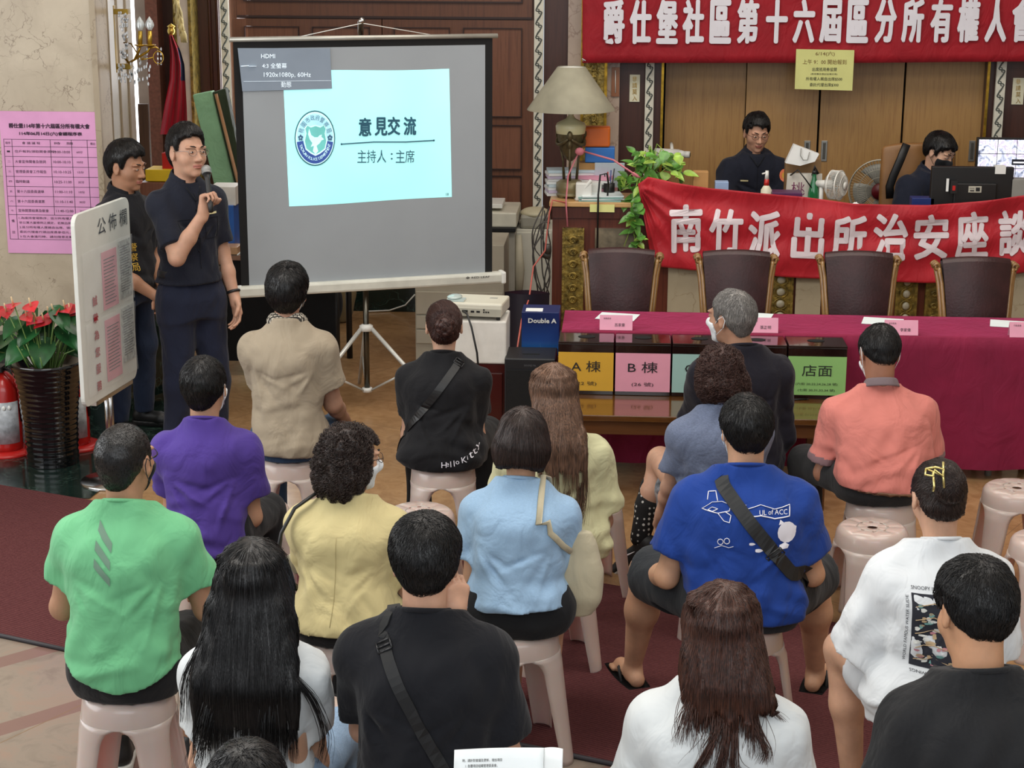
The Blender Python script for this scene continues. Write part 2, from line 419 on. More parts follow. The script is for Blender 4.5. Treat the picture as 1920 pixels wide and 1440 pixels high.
GLASSF = M('glasses_frame', '9a9088', .25, metal=.9); BLACKF = M('glasses_black', '141414', .3)
MASKM = cloth('mask_white', 'dfe3e6', .02, .1); MASKB = cloth('mask_blue', 'b6c6d6', .02, .1); MASKK = cloth('mask_black', '1c1f24', .02, .1)
HAIRK = hairmat('hair_black', '121010', .34); HAIRD = hairmat('hair_dark_brown', '261a16', .42); HAIRB = hairmat('hair_brown', '4a2f23', .42)
HAIRG = hairmat('hair_grey', '5c5a58', .5, c2=(.62, .6, .58)); HAIRR = hairmat('hair_reddish', '331d18', .45)
HAIRPL = hairmat('hair_brown_light', '5b4334', .45)
class Surf:
    def __init__(s, V, Q): s.V = V; s.b = BVHTree.FromPolygons([tuple(v) for v in V.tolist()], [tuple(q) for q in Q.tolist()])
    def back(s, x, z, off=.002, sgn=1):
        h = s.b.ray_cast(Vector((x, -1.2*sgn, z)), Vector((0, sgn, 0)))
        if h[0] is None: 
            h = s.b.find_nearest(Vector((x, 0, z)))
        return h[0]+Vector((0, -sgn, 0))*off
    def near(s, p, off=.003):
        h = s.b.find_nearest(Vector(p)); q = h[0]; n = Vector(p)-q
        if n.length < 1e-5: n = h[1]
        n = h[1] if h[1].dot(Vector(p)-q) >= 0 else -h[1]
        return q+n*off, n
def ribbon(mb, surf, pts, w, off=.004, th=.002, m=0, sub=4, direct=False):
    P = []
    pts = [Vector(p) for p in pts]
    for a, b in zip(pts[:-1], pts[1:]):
        for i in range(sub): P.append(a.lerp(b, i/sub))
    P.append(pts[-1]); C = [surf.near(p, off) if not direct else (p, None) for p in P]
    for _ in range(2):
        C2 = list(C)
        for i in range(1, len(C)-1): C2[i] = ((C[i-1][0]+C[i][0]*2+C[i+1][0])/4, C[i][1])
        C = C2
    vs = []; fs = []
    for i, (c, n) in enumerate(C):
        t = (C[min(i+1, len(C)-1)][0]-C[max(i-1, 0)][0]).normalized()
        if n is None: n = Vector((0, -1, 0))
        sd = t.cross(n).normalized()
        for sg in (-1, 1):
            q = c+sd*w/2*sg
            vs += [q+n*th, q-n*th]
    for i in range(len(C)-1):
        a = i*4; b = a+4; fs += [(a, b, b+2, a+2), (a+1, a+3, b+3, b+1), (a, a+1, b+1, b), (a+2, b+2, b+3, a+3)]
    mb.add(vs, fs, m, False); return mb
HAIRLINE = [(-.14, -.088), (-.07, -.086), (-.045, -.06), (-.030, -.030), (-.026, .012), (.008, .020), (.018, -.012), (.032, -.005), (.040, .042), (.062, .062), (.12, .070)]
def make_hair(o, hp, HP, R, hc, kind, mat, s=1., n=1500, seed=0, opt={}):
    Ri = R.T; rs = np.random.RandomState(seed+5)
    E = lambda c, r, k=.02, op='u': ell(HP(c), (r[0]*s, r[1]*s, r[2]*s), R, k*s, op)
    def loc(X, Y, Z):
        x, y, z = X-hc[0], Y-hc[1], Z-hc[2]
        return [(Ri[i, 0]*x+Ri[i, 1]*y+Ri[i, 2]*z)/s for i in range(3)]
    t = opt.get('t', .014); P = []; h = opt.get('h', .006); sl = .045; S = 6; g = .8; jit = .25; rr = .0011; coil = 0; lift = .0015
    if kind in ('short', 'buzz'):
        P = [E((0, -.012, .022), (.0745+t, .096+t, .090+t)), E((0, -.055, -.045), (.052+t*.4, .040+t*.3, .05))]
        if opt.get('top'): P += [E((0, .0, .06), (.066+t, .085+t, .055+opt['top']), .03)]
        if opt.get('fringe'): P += [E((0, .062, .062), (.062, .030, .034), .02)]
        if kind == 'buzz': sl = .010; S = 3; rr = .0008; g = .2; jit = .5
        else: sl = opt.get('sl', .040); S = 5; lift = .0045; jit = .38
    elif kind == 'bob':
        P = [E((0, -.012, .030), (.088, .108, .098)), E((0, -.022, -.02), (.102, .104, .075), .03), E((0, -.045, -.062), (.082, .070, .045), .03)]
        sl = .14; S = 9; g = 2.5; jit = .06
    elif kind == 'curly':
        P = [E((0, -.012, .022), (.088, .108, .100)), E((0, -.03, -.04), (.108, .095, .080), .03)]
        if opt.get('low'): P += [E((0, -.045, -.085), (.098, .075, .06), .03)]
        sl = .07; S = 16; g = 1.2; coil = .006; jit = .5; h = .007
    elif kind in ('bun', 'claw'):
        P = [E((0, -.012, .022), (.082, .104, .096)), E((0, -.05, -.04), (.062, .05, .05))]
        P += [E((opt.get('bx', 0), -.128, opt.get('bz', .0)), (.046, .044, .048) if kind == 'bun' else (.05, .035, .06), .02)]
        sl = .09; S = 8; g = -.3; jit = .12
    elif kind == 'long':
        L0 = opt.get('len', .48); w0 = opt.get('w', .105); dx = opt.get('dx', 0); bk = opt.get('bk', 0)
        P = [E((0, -.012, .026), (.087, .106, .096))]
        hz = hc[2]; cy0 = hc[1]-.035
        lean = opt.get('lean', -.05)
        st = []
        bf = opt['_back']
        st = [(hz+.075, .066*s, .080*s, hc[0], hc[1]-.012), (hz+.045, .084*s, .101*s, hc[0], hc[1]-.012), (hz+.012, (.0885+.25*(w0-.0885))*s, .106*s, hc[0], hc[1]-.012)]
        for f in (.08, .16, .25, .35, .45, .55, .65, .75, .85, .93, 1.):
            zz_ = hz+.02-L0*f*s; q = min(1, f/opt.get('qk', 1))**.9; w_ = .0885+(w0-.0885)*min(1, .25+f/.7); d_ = .104+(.036-.104)*q
            tp_ = 1-opt.get('tip', .25)*max(0, (f-.72)/.28)**1.5
            st.append((zz_, w_*s*tp_, d_*s*(1-.6*max(0, (f-.6)/.4)), hc[0]+dx*f, (hc[1]-.012)*(1-q)+bf(zz_)*q+bk*f))
        P += [loft(st, 2.2, .03)]
        sl = opt.get('sl', .34); S = 14; g = 6; jit = opt.get('jit', .05); rr = .0008; lift = .0008
    bald = opt.get('bald')
    def post(X, Y, Z, F):
        x, y, z = loc(X, Y, Z)
        if kind in ('short', 'buzz'):
            hl = np.interp(np.clip(y, -.14, .12), [a for a, b in HAIRLINE], [b for a, b in HAIRLINE])+opt.get('hl', 0)
            if opt.get('fringe'): hl = np.where(y > .05, hl-opt['fringe'], hl)
            F = F+np.clip((-.02-z)*.14, 0, t*.9)*(y < 0.03)
            hl = hl+opt.get('hn', .014)*vnoise(X, Y, Z, 42, seed=seed+21)*(y > .03)
            F = F+t*.55*np.exp(-np.clip(z-hl, 0, 1)/.016)
            F = np.maximum(F, (hl-z)*s*.8)
            F = F+.0018*vnoise(X, Y, Z, 60, seed=seed)+.003*vnoise(X, Y, Z, 22, seed=seed+1)*(kind == 'short')
        elif kind == 'curly':
            F = F+.010*vnoise(X, Y, Z, 42, seed=seed)+.007*vnoise(X, Y, Z, 90, seed=seed+2)
            F = np.maximum(F, np.minimum(y-.045, np.where(z < .062, 1, -1)*.05)*s)
        elif kind == 'long':
            F = F+.0035*vnoise(X, Y, Z, 60, 30, 3, seed=seed)+.002*vnoise(X, Y, Z, 110, 60, 4, seed=seed+3)
            F = np.maximum(F, np.minimum(y-.030, .065-z)*s)
            F = np.maximum(F, (hc[2]+.02-opt.get('len', .48)*s+.05*(.5+.5*vnoise(X, Y*0, Z*0, 75, seed=seed+8)))-Z)
        elif kind == 'bob':
            F = F+.0022*vnoise(X, Y, Z, 55, 55, 5, seed=seed)
            F = np.maximum(F, np.minimum(y-.045, .055-z)*s); F = np.maximum(F, (-.088-z+.25*np.abs(y+.04))*s)
        else:
            hl = np.interp(np.clip(y, -.14, .12), [a for a, b in HAIRLINE], [b for a, b in HAIRLINE])
            F = np.maximum(F, (hl-z)*s*.8)
            F = F+.003*vnoise(X, Y, Z, 50, seed=seed)
            if kind == 'bun': F = F+.006*vnoise(X, Y, Z, 75, seed=seed+9)*(y < -.09)
        return F
    V, Q = iso(P, h, post)
    # strands traced over the surface
    bv = BVHTree.FromPolygons([tuple(v) for v in V.tolist()], [tuple(q) for q in Q.tolist()])
    W = A3(HP(opt.get('whorl', (.0, -.06, .105)))); up = R[:, 2]
    idx = rs.choice(len(V), n); p = V[idx].copy(); paths = [p.copy()]; step = sl/S
    jv = rs.normal(0, jit, (n, 3)); ph = rs.rand(n)*6.28; lens = rs.uniform(.5 if kind != 'long' else .15, 1., n)[:, None]
    base = p.copy(); bc = A3(HP((opt.get('bx', 0), -.125, opt.get('bz', .0))))
    for k in range(S-1):
        nr = np.zeros_like(base); pr = np.zeros_like(base)
        for i in range(n):
            q, nn, _, _ = bv.find_nearest(Vector(base[i])); pr[i] = q; nr[i] = nn
        fl = base-W; fl /= np.linalg.norm(fl, axis=1, keepdims=True)+.02
        if kind in ('bun', 'claw'): fl = bc-base; fl /= np.linalg.norm(fl, axis=1, keepdims=True)+1e-6; fl = fl+np.cross(nr, fl)*.25
        dv = fl+np.array([0, 0, -g])+jv
        if kind in ('bun', 'claw'): dv = fl+jv
        dv -= nr*(dv*nr).sum(1, keepdims=True); dv /= np.linalg.norm(dv, axis=1, keepdims=True)+1e-6
        base = pr+dv*step*lens
        if kind == 'long':
            free = base[:, 2] < V[:, 2].min()+.015
            base[free] = paths[-1][free]+np.array([0, 0, -1])*step*.3
        out = base+nr*(lift*(.3+k/S*opt.get('puff', 1)))
        if coil:
            sd = np.cross(nr, dv); a = ph+k*1.25
            out = out+(sd*np.cos(a)[:, None]+nr*(.6+np.sin(a)[:, None]))*coil
        paths.append(out)
    paths = np.stack(paths, 1); parts = [(V, Q)]
    parts.append(strands(None, paths, rs.uniform(.6, 1.3, n)*rr*opt.get('rr', 1)))
    if opt.get('locks'):  # loose hanging locks, person-local polylines
        lk = []
        for pts, r, cnt, spr in opt['locks']:
            A = np.array(pts, float); tt = np.linspace(0, 1, 14); src = np.linspace(0, 1, len(A))
            C = np.stack([np.interp(tt, src, A[:, c]) for c in range(3)], 1)
            ker = np.ones(3)/3
            for c in range(3): C[1:-1, c] = np.convolve(C[:, c], ker, 'valid')
            for _ in range(cnt):
                of = rs.normal(0, spr, 3)*np.array([1, .5, .2]); wob = rs.normal(0, spr*.35, 3)
                lk.append(C+of*np.linspace(.2, 1, 14)[:, None]+wob*np.sin(tt*5+rs.rand()*6)[:, None])
            parts.append(strands(None, np.stack(lk), r)); lk = []
    V2, Q2 = join_parts(parts)
    mi = None; mats = [mat]
    if opt.get('mat2'):
        cen = V2[Q2[:, 0]]; mats.append(opt['mat2']); mi = opt['m2'](loc(cen[:, 0], cen[:, 1], cen[:, 2])).astype(int)
    mesh_obj('hair', V2, Q2, mats, o, mi)
def shoe_parts(o, ank, yaw, up_mat, sole_mat, toe_mat=None, kind='sneaker', name='shoe', tilt=0):
    A = A3(ank); d = np.array([-math.sin(rad(yaw)), math.cos(rad(yaw)), 0.]); sd = np.array([d[1], -d[0], 0]); u = np.array([0, 0, 1.])
    if tilt: 
        c, s_ = math.cos(rad(tilt)), math.sin(rad(tilt)); d, u = d*c-u*s_, u*c+d*s_
    G = lambda f, r, z: A+d*f+sd*r+u*(z-.085)
    P = [cone(G(-.03, 0, .055), G(.10, 0, .045), .040, .040, k=.02), cone(G(.10, 0, .042), G(.165, 0, .036), .040, .030, k=.02), cone(G(-.02, 0, .06), G(-.01, 0, .11), .038, .036, k=.02)]
    V, Q = iso(P, .007); sh = mesh_obj(name, V, Q, [up_mat], o)
    P = [cone(G(-.035, 0, .018), G(.17, 0, .018), .044, .040, k=.01)]
    fn = lambda X, Y, Z, F: np.maximum(F, np.abs((X-A[0])*u[0]+(Y-A[1])*u[1]+(Z-A[2])*u[2]+.085-.017)-.015)
    V, Q = iso(P, .007, fn); mesh_obj('sole', V, Q, [sole_mat], sh)
    return sh
def person(label, px, py, ztop, yaw=0, **S):
    g = S.get; col = g('skin', 'c49a80'); stand = g('stand', False); rs_ = g('seed', abs(hash(label)) % 97 if False else len(label))
    lean = g('lean', .05); tilt = g('tilt', 0.); wid = g('wid', 1.); fem = g('fem', False); hs = g('hs', 1.)
    fwd = g('hfwd', .03); hx = g('hx', 0.); hR = rotm(*g('head', (0, 8, 0)))
    seat = g('seat', .46) if not stand else .86*ztop/1.75
    zs = ztop-.288*hs
    hc = np.array([tilt+hx, lean+fwd, ztop-.122*hs])
    top = hc+hR @ np.array([0, -.01, .122*hs])
    rzm = Matrix.Rotation(rad(yaw), 3, 'Z'); w = atz(px, py, ztop); base = w-rzm @ Vector(top); base.z = g('z0', 0.)
    hc[2] -= 0
    cat = 'person'
    o = empty('person', base, rad(yaw), label, cat, None)
    z0 = g('z0', 0.)
    zs -= z0; hc[2] -= z0; seat_ = seat-0*z0
    HP = lambda p: hc+hR @ (A3(p)*hs)
    res = g('res', .008)
    # --- torso profile
    hipw = .185 if fem else .170; wst = .135 if fem else .152; ch = .160 if fem else .172
    fat = g('fat', 0.)
    def tor(t): return seat_+(zs-seat_)*t
    def cyf(t): return lean*max(0, t)**1.25
    tp = [(-.02, hipw*.86, .105, 0), (.10, hipw, .128, 0), (.22, hipw*.96, .122, 0), (.42, wst+fat, .105+fat*.6, 0), (.62, wst+.006+fat, .105+fat*.5, 0), (.80, ch+fat*.4, .114, -.004), (.90, ch, .102, -.004), (.965, ch*.80, .086, 0), (1.02, ch*.58, .070, 0), (1.06, .080*g('nk', 1), .066*g('nk', 1), 0), (1.11, .066*g('nk', 1), .062*g('nk', 1), 0)]
    bend = g('bend', 0.)
    T = [(tor(t), a*wid*(1.0), b, tilt*max(0, t), cyf(t)+c-bend*math.sin(PI*min(1, max(0, t)))*1.) for t, a, b, c in tp]
    sw = g('sw', .160 if not fem else .145)*wid; sz = zs-.078+g('sdz', 0)
    shp = {1: A3((tilt+sw, lean, sz)), -1: A3((tilt-sw, lean, sz))}
    # --- arms: elbows / wrists relative to shoulder
    arms = {}
    for sd, key in ((1, 'R'), (-1, 'L')):
        a = dict(e=(.045, .05, -.27), w=(-.09, .26, -.33), d=None, n=(0, 0, -1), curl=(30, 35, 25), thumb=.5); a.update(g(key, {}))
        E_ = shp[sd]+A3((a['e'][0]*sd, a['e'][1], a['e'][2])); W_ = shp[sd]+A3((a['w'][0]*sd, a['w'][1], a['w'][2]))
        if 'E' in a: E_ = A3(rzm.transposed() @ (a['E']-base))
        if 'W' in a: W_ = A3(rzm.transposed() @ (a['W']-base))
        dd = N3(W_-E_) if a['d'] is None else N3((a['d'][0]*sd, a['d'][1], a['d'][2])); arms[sd] = (E_, W_, dd, a)
    thin = .86 if fem else 1.; thin *= g('armk', 1.)
    parts = []; mid = []
    def addp(V, Q, m): parts.append((V, Q)); mid.append(np.full(len(Q), m))
    smat = skin(col)
    # head + neck
    P = face_prims(HP, hR, hs, g('ffat', 0), g('face', True))
    nb = A3((tilt, lean+.010, zs+.0)); P.append(cone(HP((0, -.022, -.055)), nb, .051*hs*(.9 if fem else 1)*g('nk', 1), .056*(.9 if fem else 1)*g('nk', 1), k=.03))
    V, Q = iso(P, g('hres', .0055)); lc = (V-hc) @ hR/hs
    fc = lc[Q].mean(1); lip = (np.abs(fc[:, 0]) < .024) & (fc[:, 1] > .080) & (fc[:, 2] < -.053-np.abs(fc[:, 0])*.1) & (fc[:, 2] > -.074+np.abs(fc[:, 0])*.25)
    parts.append((V, Q)); mid.append(np.where(lip, 1, 0))
    for sd in (1, -1):
        E_, W_, dd, a = arms[sd]
        if a.get('hide'): continue
        P = [cone(shp[sd], E_, .050*thin, .040*thin, k=.02), cone(E_, E_*.55+W_*.45, .041*thin, .038*thin, k=.02), cone(E_*.55+W_*.45, W_, .038*thin, .026*thin, k=.02)]
        if not a.get('nohand'): P += hand_prims(W_, dd, A3((a['n'][0]*sd, a['n'][1], a['n'][2])), -sd if a.get('flip') else sd, a['curl'], .95 if fem else 1.04, a['thumb'])
        V, Q = iso(P, g('ares', .0055)); addp(V, Q, 0)
    # legs
    legk = g('legs', {}); seatz = seat_+.085
    tk = g('thigh', 1.)
    if not stand:
        defs = dict(kx=.16, ky=.42, kz=.50, ax=.15, ay=.40, az=.085); LG = {}
        for sd, key in ((1, 'R'), (-1, 'L')):
            d_ = dict(defs); d_.update(legk.get(key, {}))
            kk, aa = A3((sd*d_['kx'], d_['ky'], d_['kz'])), A3((sd*d_['ax'], d_['ay'], d_['az']))
            if 'K' in d_: kk = A3(rzm.transposed() @ (d_['K']-base))
            if 'A' in d_: aa = A3(rzm.transposed() @ (d_['A']-base))
            LG[sd] = (A3((sd*.085, .02, seatz-.005)), kk, aa, d_.get('yaw', -sd*8), d_)
    else:
        LG = {}
        for sd, key in ((1, 'R'), (-1, 'L')):
            d_ = dict(kx=.10, ky=.02, kz=.48, ax=.12, ay=-.02, az=.085); d_.update(legk.get(key, {}))
            LG[sd] = (A3((sd*.085, 0, seat_+.04)), A3((sd*d_['kx'], d_['ky'], d_['kz'])), A3((sd*d_['ax'], d_['ay'], d_['az'])), -sd*10, d_)
    bot = g('bottom', dict(kind='trousers', mat=cloth('cloth_black', '17181b')))
    if bot and bot['kind'] in ('shorts',) or g('bare'):
        for sd in (1, -1):
            H, K, A_, yw, d_ = LG[sd]; C_ = K*.6+A_*.4+A3((0, -.012, 0))
            P = [cone(H, K, .078*tk, .054*tk, k=.03), cone(K, C_, .052*tk, .052*tk, k=.03), cone(C_, A_, .050*tk, .034, k=.03)]
            dv = np.array([-math.sin(rad(yw)), math.cos(rad(yw)), 0])
            if d_.get('barefoot'):
                P += [cone(A_+(0, 0, -.03), A_+dv*.12+A3((0, 0, -.055)), .034, .030, k=.02), cone(A_+(0, 0, -.045), A_-dv*.04+A3((0, 0, -.05)), .032, .03, k=.02)]
                sv = np.array([dv[1], -dv[0], 0])
                for i in range(5):
                    b_ = A_+dv*.11+sv*(i-2)*.017*sd+A3((0, 0, -.062)); P.append(cone(b_, b_+dv*(.052-.006*abs(i-1)), .0115 if i else .014, .009 if i else .012, k=.006))
            V, Q = iso(P, .0075); addp(V, Q, 0)
    V, Q = join_parts(parts); body = mesh_obj('body', V, Q, [smat, LIP], o, np.concatenate(mid))
    if g('face', True):
        mb = MB()
        for sx in (1, -1):
            mb.ell(HP((sx*.031, .0825, .0045)), (.0112*hs, .0130*hs, .0052*hs), 0, 12, rot=Matrix(hR.tolist()))
            mb.ell(HP((sx*.031, .0920, .0045)), (.0048*hs, .0045*hs, .0048*hs), 1, 10, rot=Matrix(hR.tolist()))
        mb.build('eyes', [EYEW, IRIS], body)
        mb = MB()
        for sx in (1, -1):
            mb.tube([HP((sx*a_, b_, c_)) for a_, b_, c_ in ((.013, .098, .026), (.024, .0975, .031), (.036, .090, .032), (.047, .079, .027))], [.0022, .0036, .0032, .0012], 6, 0)
        mb.build('eyebrows', [BROW], body)
    # shirt
    sh = g('shirt'); surf = None
    if sh:
        ex = sh.get('ex', .014); hem = sh.get('hem', .055)+seat_; 
        def exf(z): return float(np.interp((z-seat_)/(zs-seat_), [0, .85, .965, 1.02, 1.06, 1.2], [1, 1, .7, .5, .3, .3]))*ex
        P = [loft([(a_, b_+exf(a_)+.010*max(0, 1-abs((a_-seat_)/.2)), c_+exf(a_)+.010*max(0, 1-abs((a_-seat_)/.2)), d_, e_) for a_, b_, c_, d_, e_ in T], 2.35, .03, 0)]
        for sd in (1, -1):
            E_, W_, dd, a = arms[sd]
            P.append(cone(A3((tilt+sd*.035, lean-.004, zs+.022)), shp[sd]+A3((-.02*sd, 0, .0)), .036, .046*thin, k=.04, ex=ex*.6))
            P.append(ell(shp[sd]+A3((0, 0, -.012)), (.052*thin+ex, .056*thin+ex, .056*thin+ex), None, .035))
            f = sh.get('sl', .62)
            if f <= 1:
                en = shp[sd]*(1-f)+E_*f; P.append(cone(shp[sd], en, .056*thin+ex*.9, (.052+sh.get('flare', .008))*thin+ex*.9, k=.035, flat=True))
            else:
                P.append(cone(shp[sd], E_, .054*thin+ex, .047*thin+ex*.9, k=.03)); P.append(cone(E_, E_+(W_-E_)*(f-1), .047*thin+ex*.9, .036*thin+ex*.8, k=.03, flat=True))
        am = 1.75*sh.get('fold', 1.); sdn = rs_
        cut = sh.get('neck', .050); nz = zs+cut
        def post(X, Y, Z, F):
            zt = (Z-seat_)/(zs-seat_)
            F = F+am*(.0050*vnoise(X+.4*Z, Y, Z-.3*X, 9, 9, 3.5, sdn)+.0040*vnoise(X-.5*Z, Y, Z+.3*X, 20, 20, 7, sdn+3)+.0085*(.28-np.abs(vnoise(X+.7*Z, Y, Z-.6*X, 12, 12, 7, sdn+17)))*np.clip(1.15-zt, 0, .8)*np.clip((zt-.10)*5, 0, 1)-.0006)
            bn = np.exp(-((zt-.16)/.14)**2)+.35*np.exp(-((zt-.45)/.15)**2)
            F = F+am*bn*.0085*vnoise(X, Y, Z+.10*np.abs(X-tilt)+.02*np.sin(X*14+sdn), 5, 5, 30, sdn+7)
            # creases pulled from the armpits
            for sd in (1, -1):
                ax_, az_ = tilt+sd*sw*.92, sz-.075
                rc = random.Random(sdn*3+sd)
                for q in range(4):
                    an = .35+.28*q+rc.uniform(-.16, .16); wd = rc.uniform(.007, .014); ln_ = rc.uniform(.12, .26)
                    dx, dz = -sd*math.cos(an), -math.sin(an); u = (X-ax_)*dx+(Z-az_)*dz; v = -(X-ax_)*dz+(Z-az_)*dx
                    F = F+am*rc.uniform(.003, .0065)*np.exp(-(v/wd)**2)*np.clip(1-np.abs(u/ln_-.5)*2, 0, 1)*(-1 if q % 2 else 1)
            hz = hem+.012*np.sin((X-tilt)*7+sdn)+sh.get('hemc', 0)*(X*X)*4+sh.get('hemt', 0)*X
            Fh = np.maximum(F, hz-Z) if not sh.get('tuck') else np.maximum(F, hem-Z)
            near = (np.abs(X-tilt) > hipw*wid+.05)
            F = np.where(near & (Z < hem+.25), F, Fh)
            lz = nz+.35*(-(Y-lean))-(.0 if not sh.get('vneck') else 0)
            nk = (X-tilt)**2+(Y-lean)**2 < .11**2
            F = np.where(nk, np.maximum(F, (Z-lz)*.8), F)
            if sh.get('crop'): F = np.maximum(F, hem+sh['crop']-Z) if False else F
            return F
        V, Q = iso(P, res, post); surf = Surf(V, Q)
        mi = None; mats = [sh['mat']]
        if sh.get('trim'):
            cen = V[Q].mean(1); mats.append(sh['trim']); mi = np.zeros(len(Q), int)
            for sd in (1, -1):
                E_, W_, dd, a = arms[sd]; ba = E_-shp[sd]; tt = (cen-shp[sd]) @ ba/(ba @ ba); pd = np.linalg.norm(cen-shp[sd]-tt[:, None]*ba, axis=1)
                mi[(tt > sh.get('sl', .62)-.10) & (pd < .09) & ((cen[:, 0]-tilt)*sd > .13)] = 1
        so = mesh_obj(sh.get('name', 't_shirt'), V, Q, mats, o, mi)
        # collar / neckband
        if sh.get('collar', 'crew') == 'crew':
            mb = MB(); pts = []
            for i in range(28):
                a = 2*PI*i/28; x = tilt+.061*math.cos(a)*(.91 if fem else 1)*g('nk', 1); y = lean-.004+.060*math.sin(a)*g('nk', 1); 
                pts.append((x, y, nz-.35*(y-lean)-.003))
            mb.tube(pts, .0062, 8, 0, closed=True); mb.build('neckband', [sh.get('cmat', sh['mat'])], so)
        elif sh['collar'] == 'polo':
            mb = MB(); cm = sh.get('cmat', sh['mat'])
            def cf(u, v):
                a = -PI/2+(u-.5)*2*PI*.86+PI*0; r = .060+.016*v+.003*math.sin(v*3); y = lean-.004+r*math.sin(a)*1.05
                return (tilt+r*math.cos(a), y, nz+.012-.03*v-.36*(y-lean)+(.006 if v < .5 else 0))
            mb.grid(cf, 30, 4); mb.build('collar', [cm], so, solid=.005)
        if sh.get('extra'): sh['extra'](o, so, surf, dict(shp=shp, arms=arms, lean=lean, tilt=tilt, zs=zs, seat=seat_, sw=sw))
    # bottoms
    if bot:
        P = []; pz = seat_+.075 if not stand else seat_+.06
        bx = bot.get('ex', .010)
        ht = bot.get('top', .24)
        TB = [t_ for t_ in T if t_[0] < tor(ht)+.05]+[(tor(ht)+.051, (wst+.012+fat)*wid, .110+fat*.6, tilt*ht, cyf(ht)-bend*.7)]
        if not stand: P.append(loft(TB, 2.2, .04, -.004))
        else: P.append(loft([(seat_-.05, .165*wid, .105, 0, 0), (seat_+.04, .172*wid, .112, 0, 0), (seat_+.12, .158*wid, .10, 0, 0), (seat_+.20, .148*wid, .095, 0, 0)], 2.2, .04, bx))
        for sd in (1, -1):
            H, K, A_, yw, d_ = LG[sd]
            if bot['kind'] == 'shorts':
                f = bot.get('f', .8); P.append(cone(H, H*(1-f)+K*f, .088*tk+bx, (.074*tk if not bot.get('loose') else .086*tk)+bx, k=.05, flat=True))
            else:
                lo_ = bot.get('leg', 1.); en = K*(1-lo_)+A_*lo_
                P.append(cone(H, K, .082*tk+bx, .058*tk+bx, k=.05)); P.append(cone(K, en, .056*tk+bx, bot.get('cuff', .048)+bx, k=.04, flat=True))
        def post(X, Y, Z, F):
            F = F+.005*vnoise(X+Z*.4, Y, Z, 12, 12, 9, rs_+31)+.003*vnoise(X, Y+.4*Z, Z, 26, 26, 16, rs_+37)
            if not stand: F = np.maximum(F, np.where(Y < .2, seat_+.002-z0*0-Z, -1))
            return F
        V, Q = iso(P, .009, post); bo = mesh_obj(bot['kind'], V, Q, [bot['mat']], o)
        bsurf = Surf(V, Q)
        if bot.get('extra'): bot['extra'](o, bo, bsurf, dict(seat=seat_))
    # feet
    ft = g('feet')
    if ft:
        for sd in (1, -1):
            H, K, A_, yw, d_ = LG[sd]
            if ft['kind'] == 'flip':
                mb = MB(); dv = Vector((-math.sin(rad(yw)), math.cos(rad(yw)), 0)); sv = Vector((dv.y, -dv.x, 0)); A0 = Vector(A_)
                mb.grid(lambda u, v: A0+dv*(-.07+.26*v)+sv*((u-.5)*(.075+.03*math.sin(v*PI*.8+.4)))+Vector((0, 0, -.085+.004)), 6, 14)
                so_ = mb.build('flip_flop', [ft['mat']], o, solid=.016)
                mb = MB(); hub = A0+dv*.115+Vector((0, 0, -.045))
                for q in (-1, 1): mb.tube([hub, A0+dv*.06+sv*q*.034+Vector((0, 0, -.035)), A0+dv*.01+sv*q*.042+Vector((0, 0, -.075))], .006, 6)
                mb.build('strap', [ft['mat']], so_)
            else: shoe_parts(o, A_, yw, ft['mat'], ft['sole'], tilt=d_.get('tilt', 0))
    # hair
    hk = g('hair', ('short', HAIRK)); op = dict(hk[2]) if len(hk) > 2 else {}
    op['_back'] = lambda z: cyf(min(1, (z-seat_)/(zs-seat_)))-.118
    if op.get('lockfn'): op['locks'] = op['lockfn'](hc, HP)
    make_hair(body if False else o, None, HP, hR, hc, hk[0], hk[1], hs, g('nh', 1200), rs_, op)
    # glasses
    if g('glasses'):
        mb = MB(); gm = g('glasses')
        for sx in (1, -1):
            pts = [HP((sx*.033+.023*math.cos(a)*1., .103-.004*abs(math.cos(a)), .004+.017*math.sin(a))) for a in [2*PI*i/18 for i in range(18)]]
            mb.tube(pts, .0013, 6, closed=True); mb.tube([HP((sx*.056, .100, .008)), HP((sx*.074, .07, .010)), HP((sx*.080, -.005, .008)), HP((sx*.078, -.022, -.010))], .0015, 6)
        mb.tube([HP((-.011, .104, .006)), HP((0, .107, .009)), HP((.011, .104, .006))], .0013, 6)
        go = mb.build('glasses', [gm], o)
        mb = MB()
        for sx in (1, -1): mb.grid(lambda u, v: HP((sx*.033+.022*(v)*math.cos(u*2*PI), .1015, .004+.016*v*math.sin(u*2*PI))), 16, 2, closed_u=True)
        mb.build('lens', [M('lens_glass', 'ffffff', .05, trans=1, var=0, spec=.5, alpha=.25)], go)
    if g('mask'):
        P = face_prims(HP, hR, hs, g('ffat', 0), False)[:6]; P.append(cone(HP((0, .08, .0)), HP((0, .108, -.032)), .012*hs, .016*hs, k=.03))
        Ri = hR.T
        def post(X, Y, Z, F):
            x, y, z = [((Ri[i, 0]*(X-hc[0])+Ri[i, 1]*(Y-hc[1])+Ri[i, 2]*(Z-hc[2]))/hs) for i in range(3)]
            F = F-.0045; ft_ = -.012+.35*(np.clip(.098-y, 0, 1))*-.4
            return np.maximum(np.maximum(F, z-ft_), np.maximum(-.110-z+np.clip(.07-y, 0, 1)*-.3, .036-y+np.abs(z+.06)*.25)*1.)
        V, Q = iso(P, .005, post); mo = mesh_obj('face_mask', V, Q, [g('mask')], o)
        mb = MB()
        for sx in (1, -1):
            mb.tube([HP((sx*.064, .045, -.030)), HP((sx*.080, .010, .005)), HP((sx*.083, -.014, .018)), HP((sx*.084, -.026, .0)), HP((sx*.080, -.015, -.03)), HP((sx*.062, .038, -.075))], .0016, 6)
        mb.build('ear_loop', [g('mask')], mo)
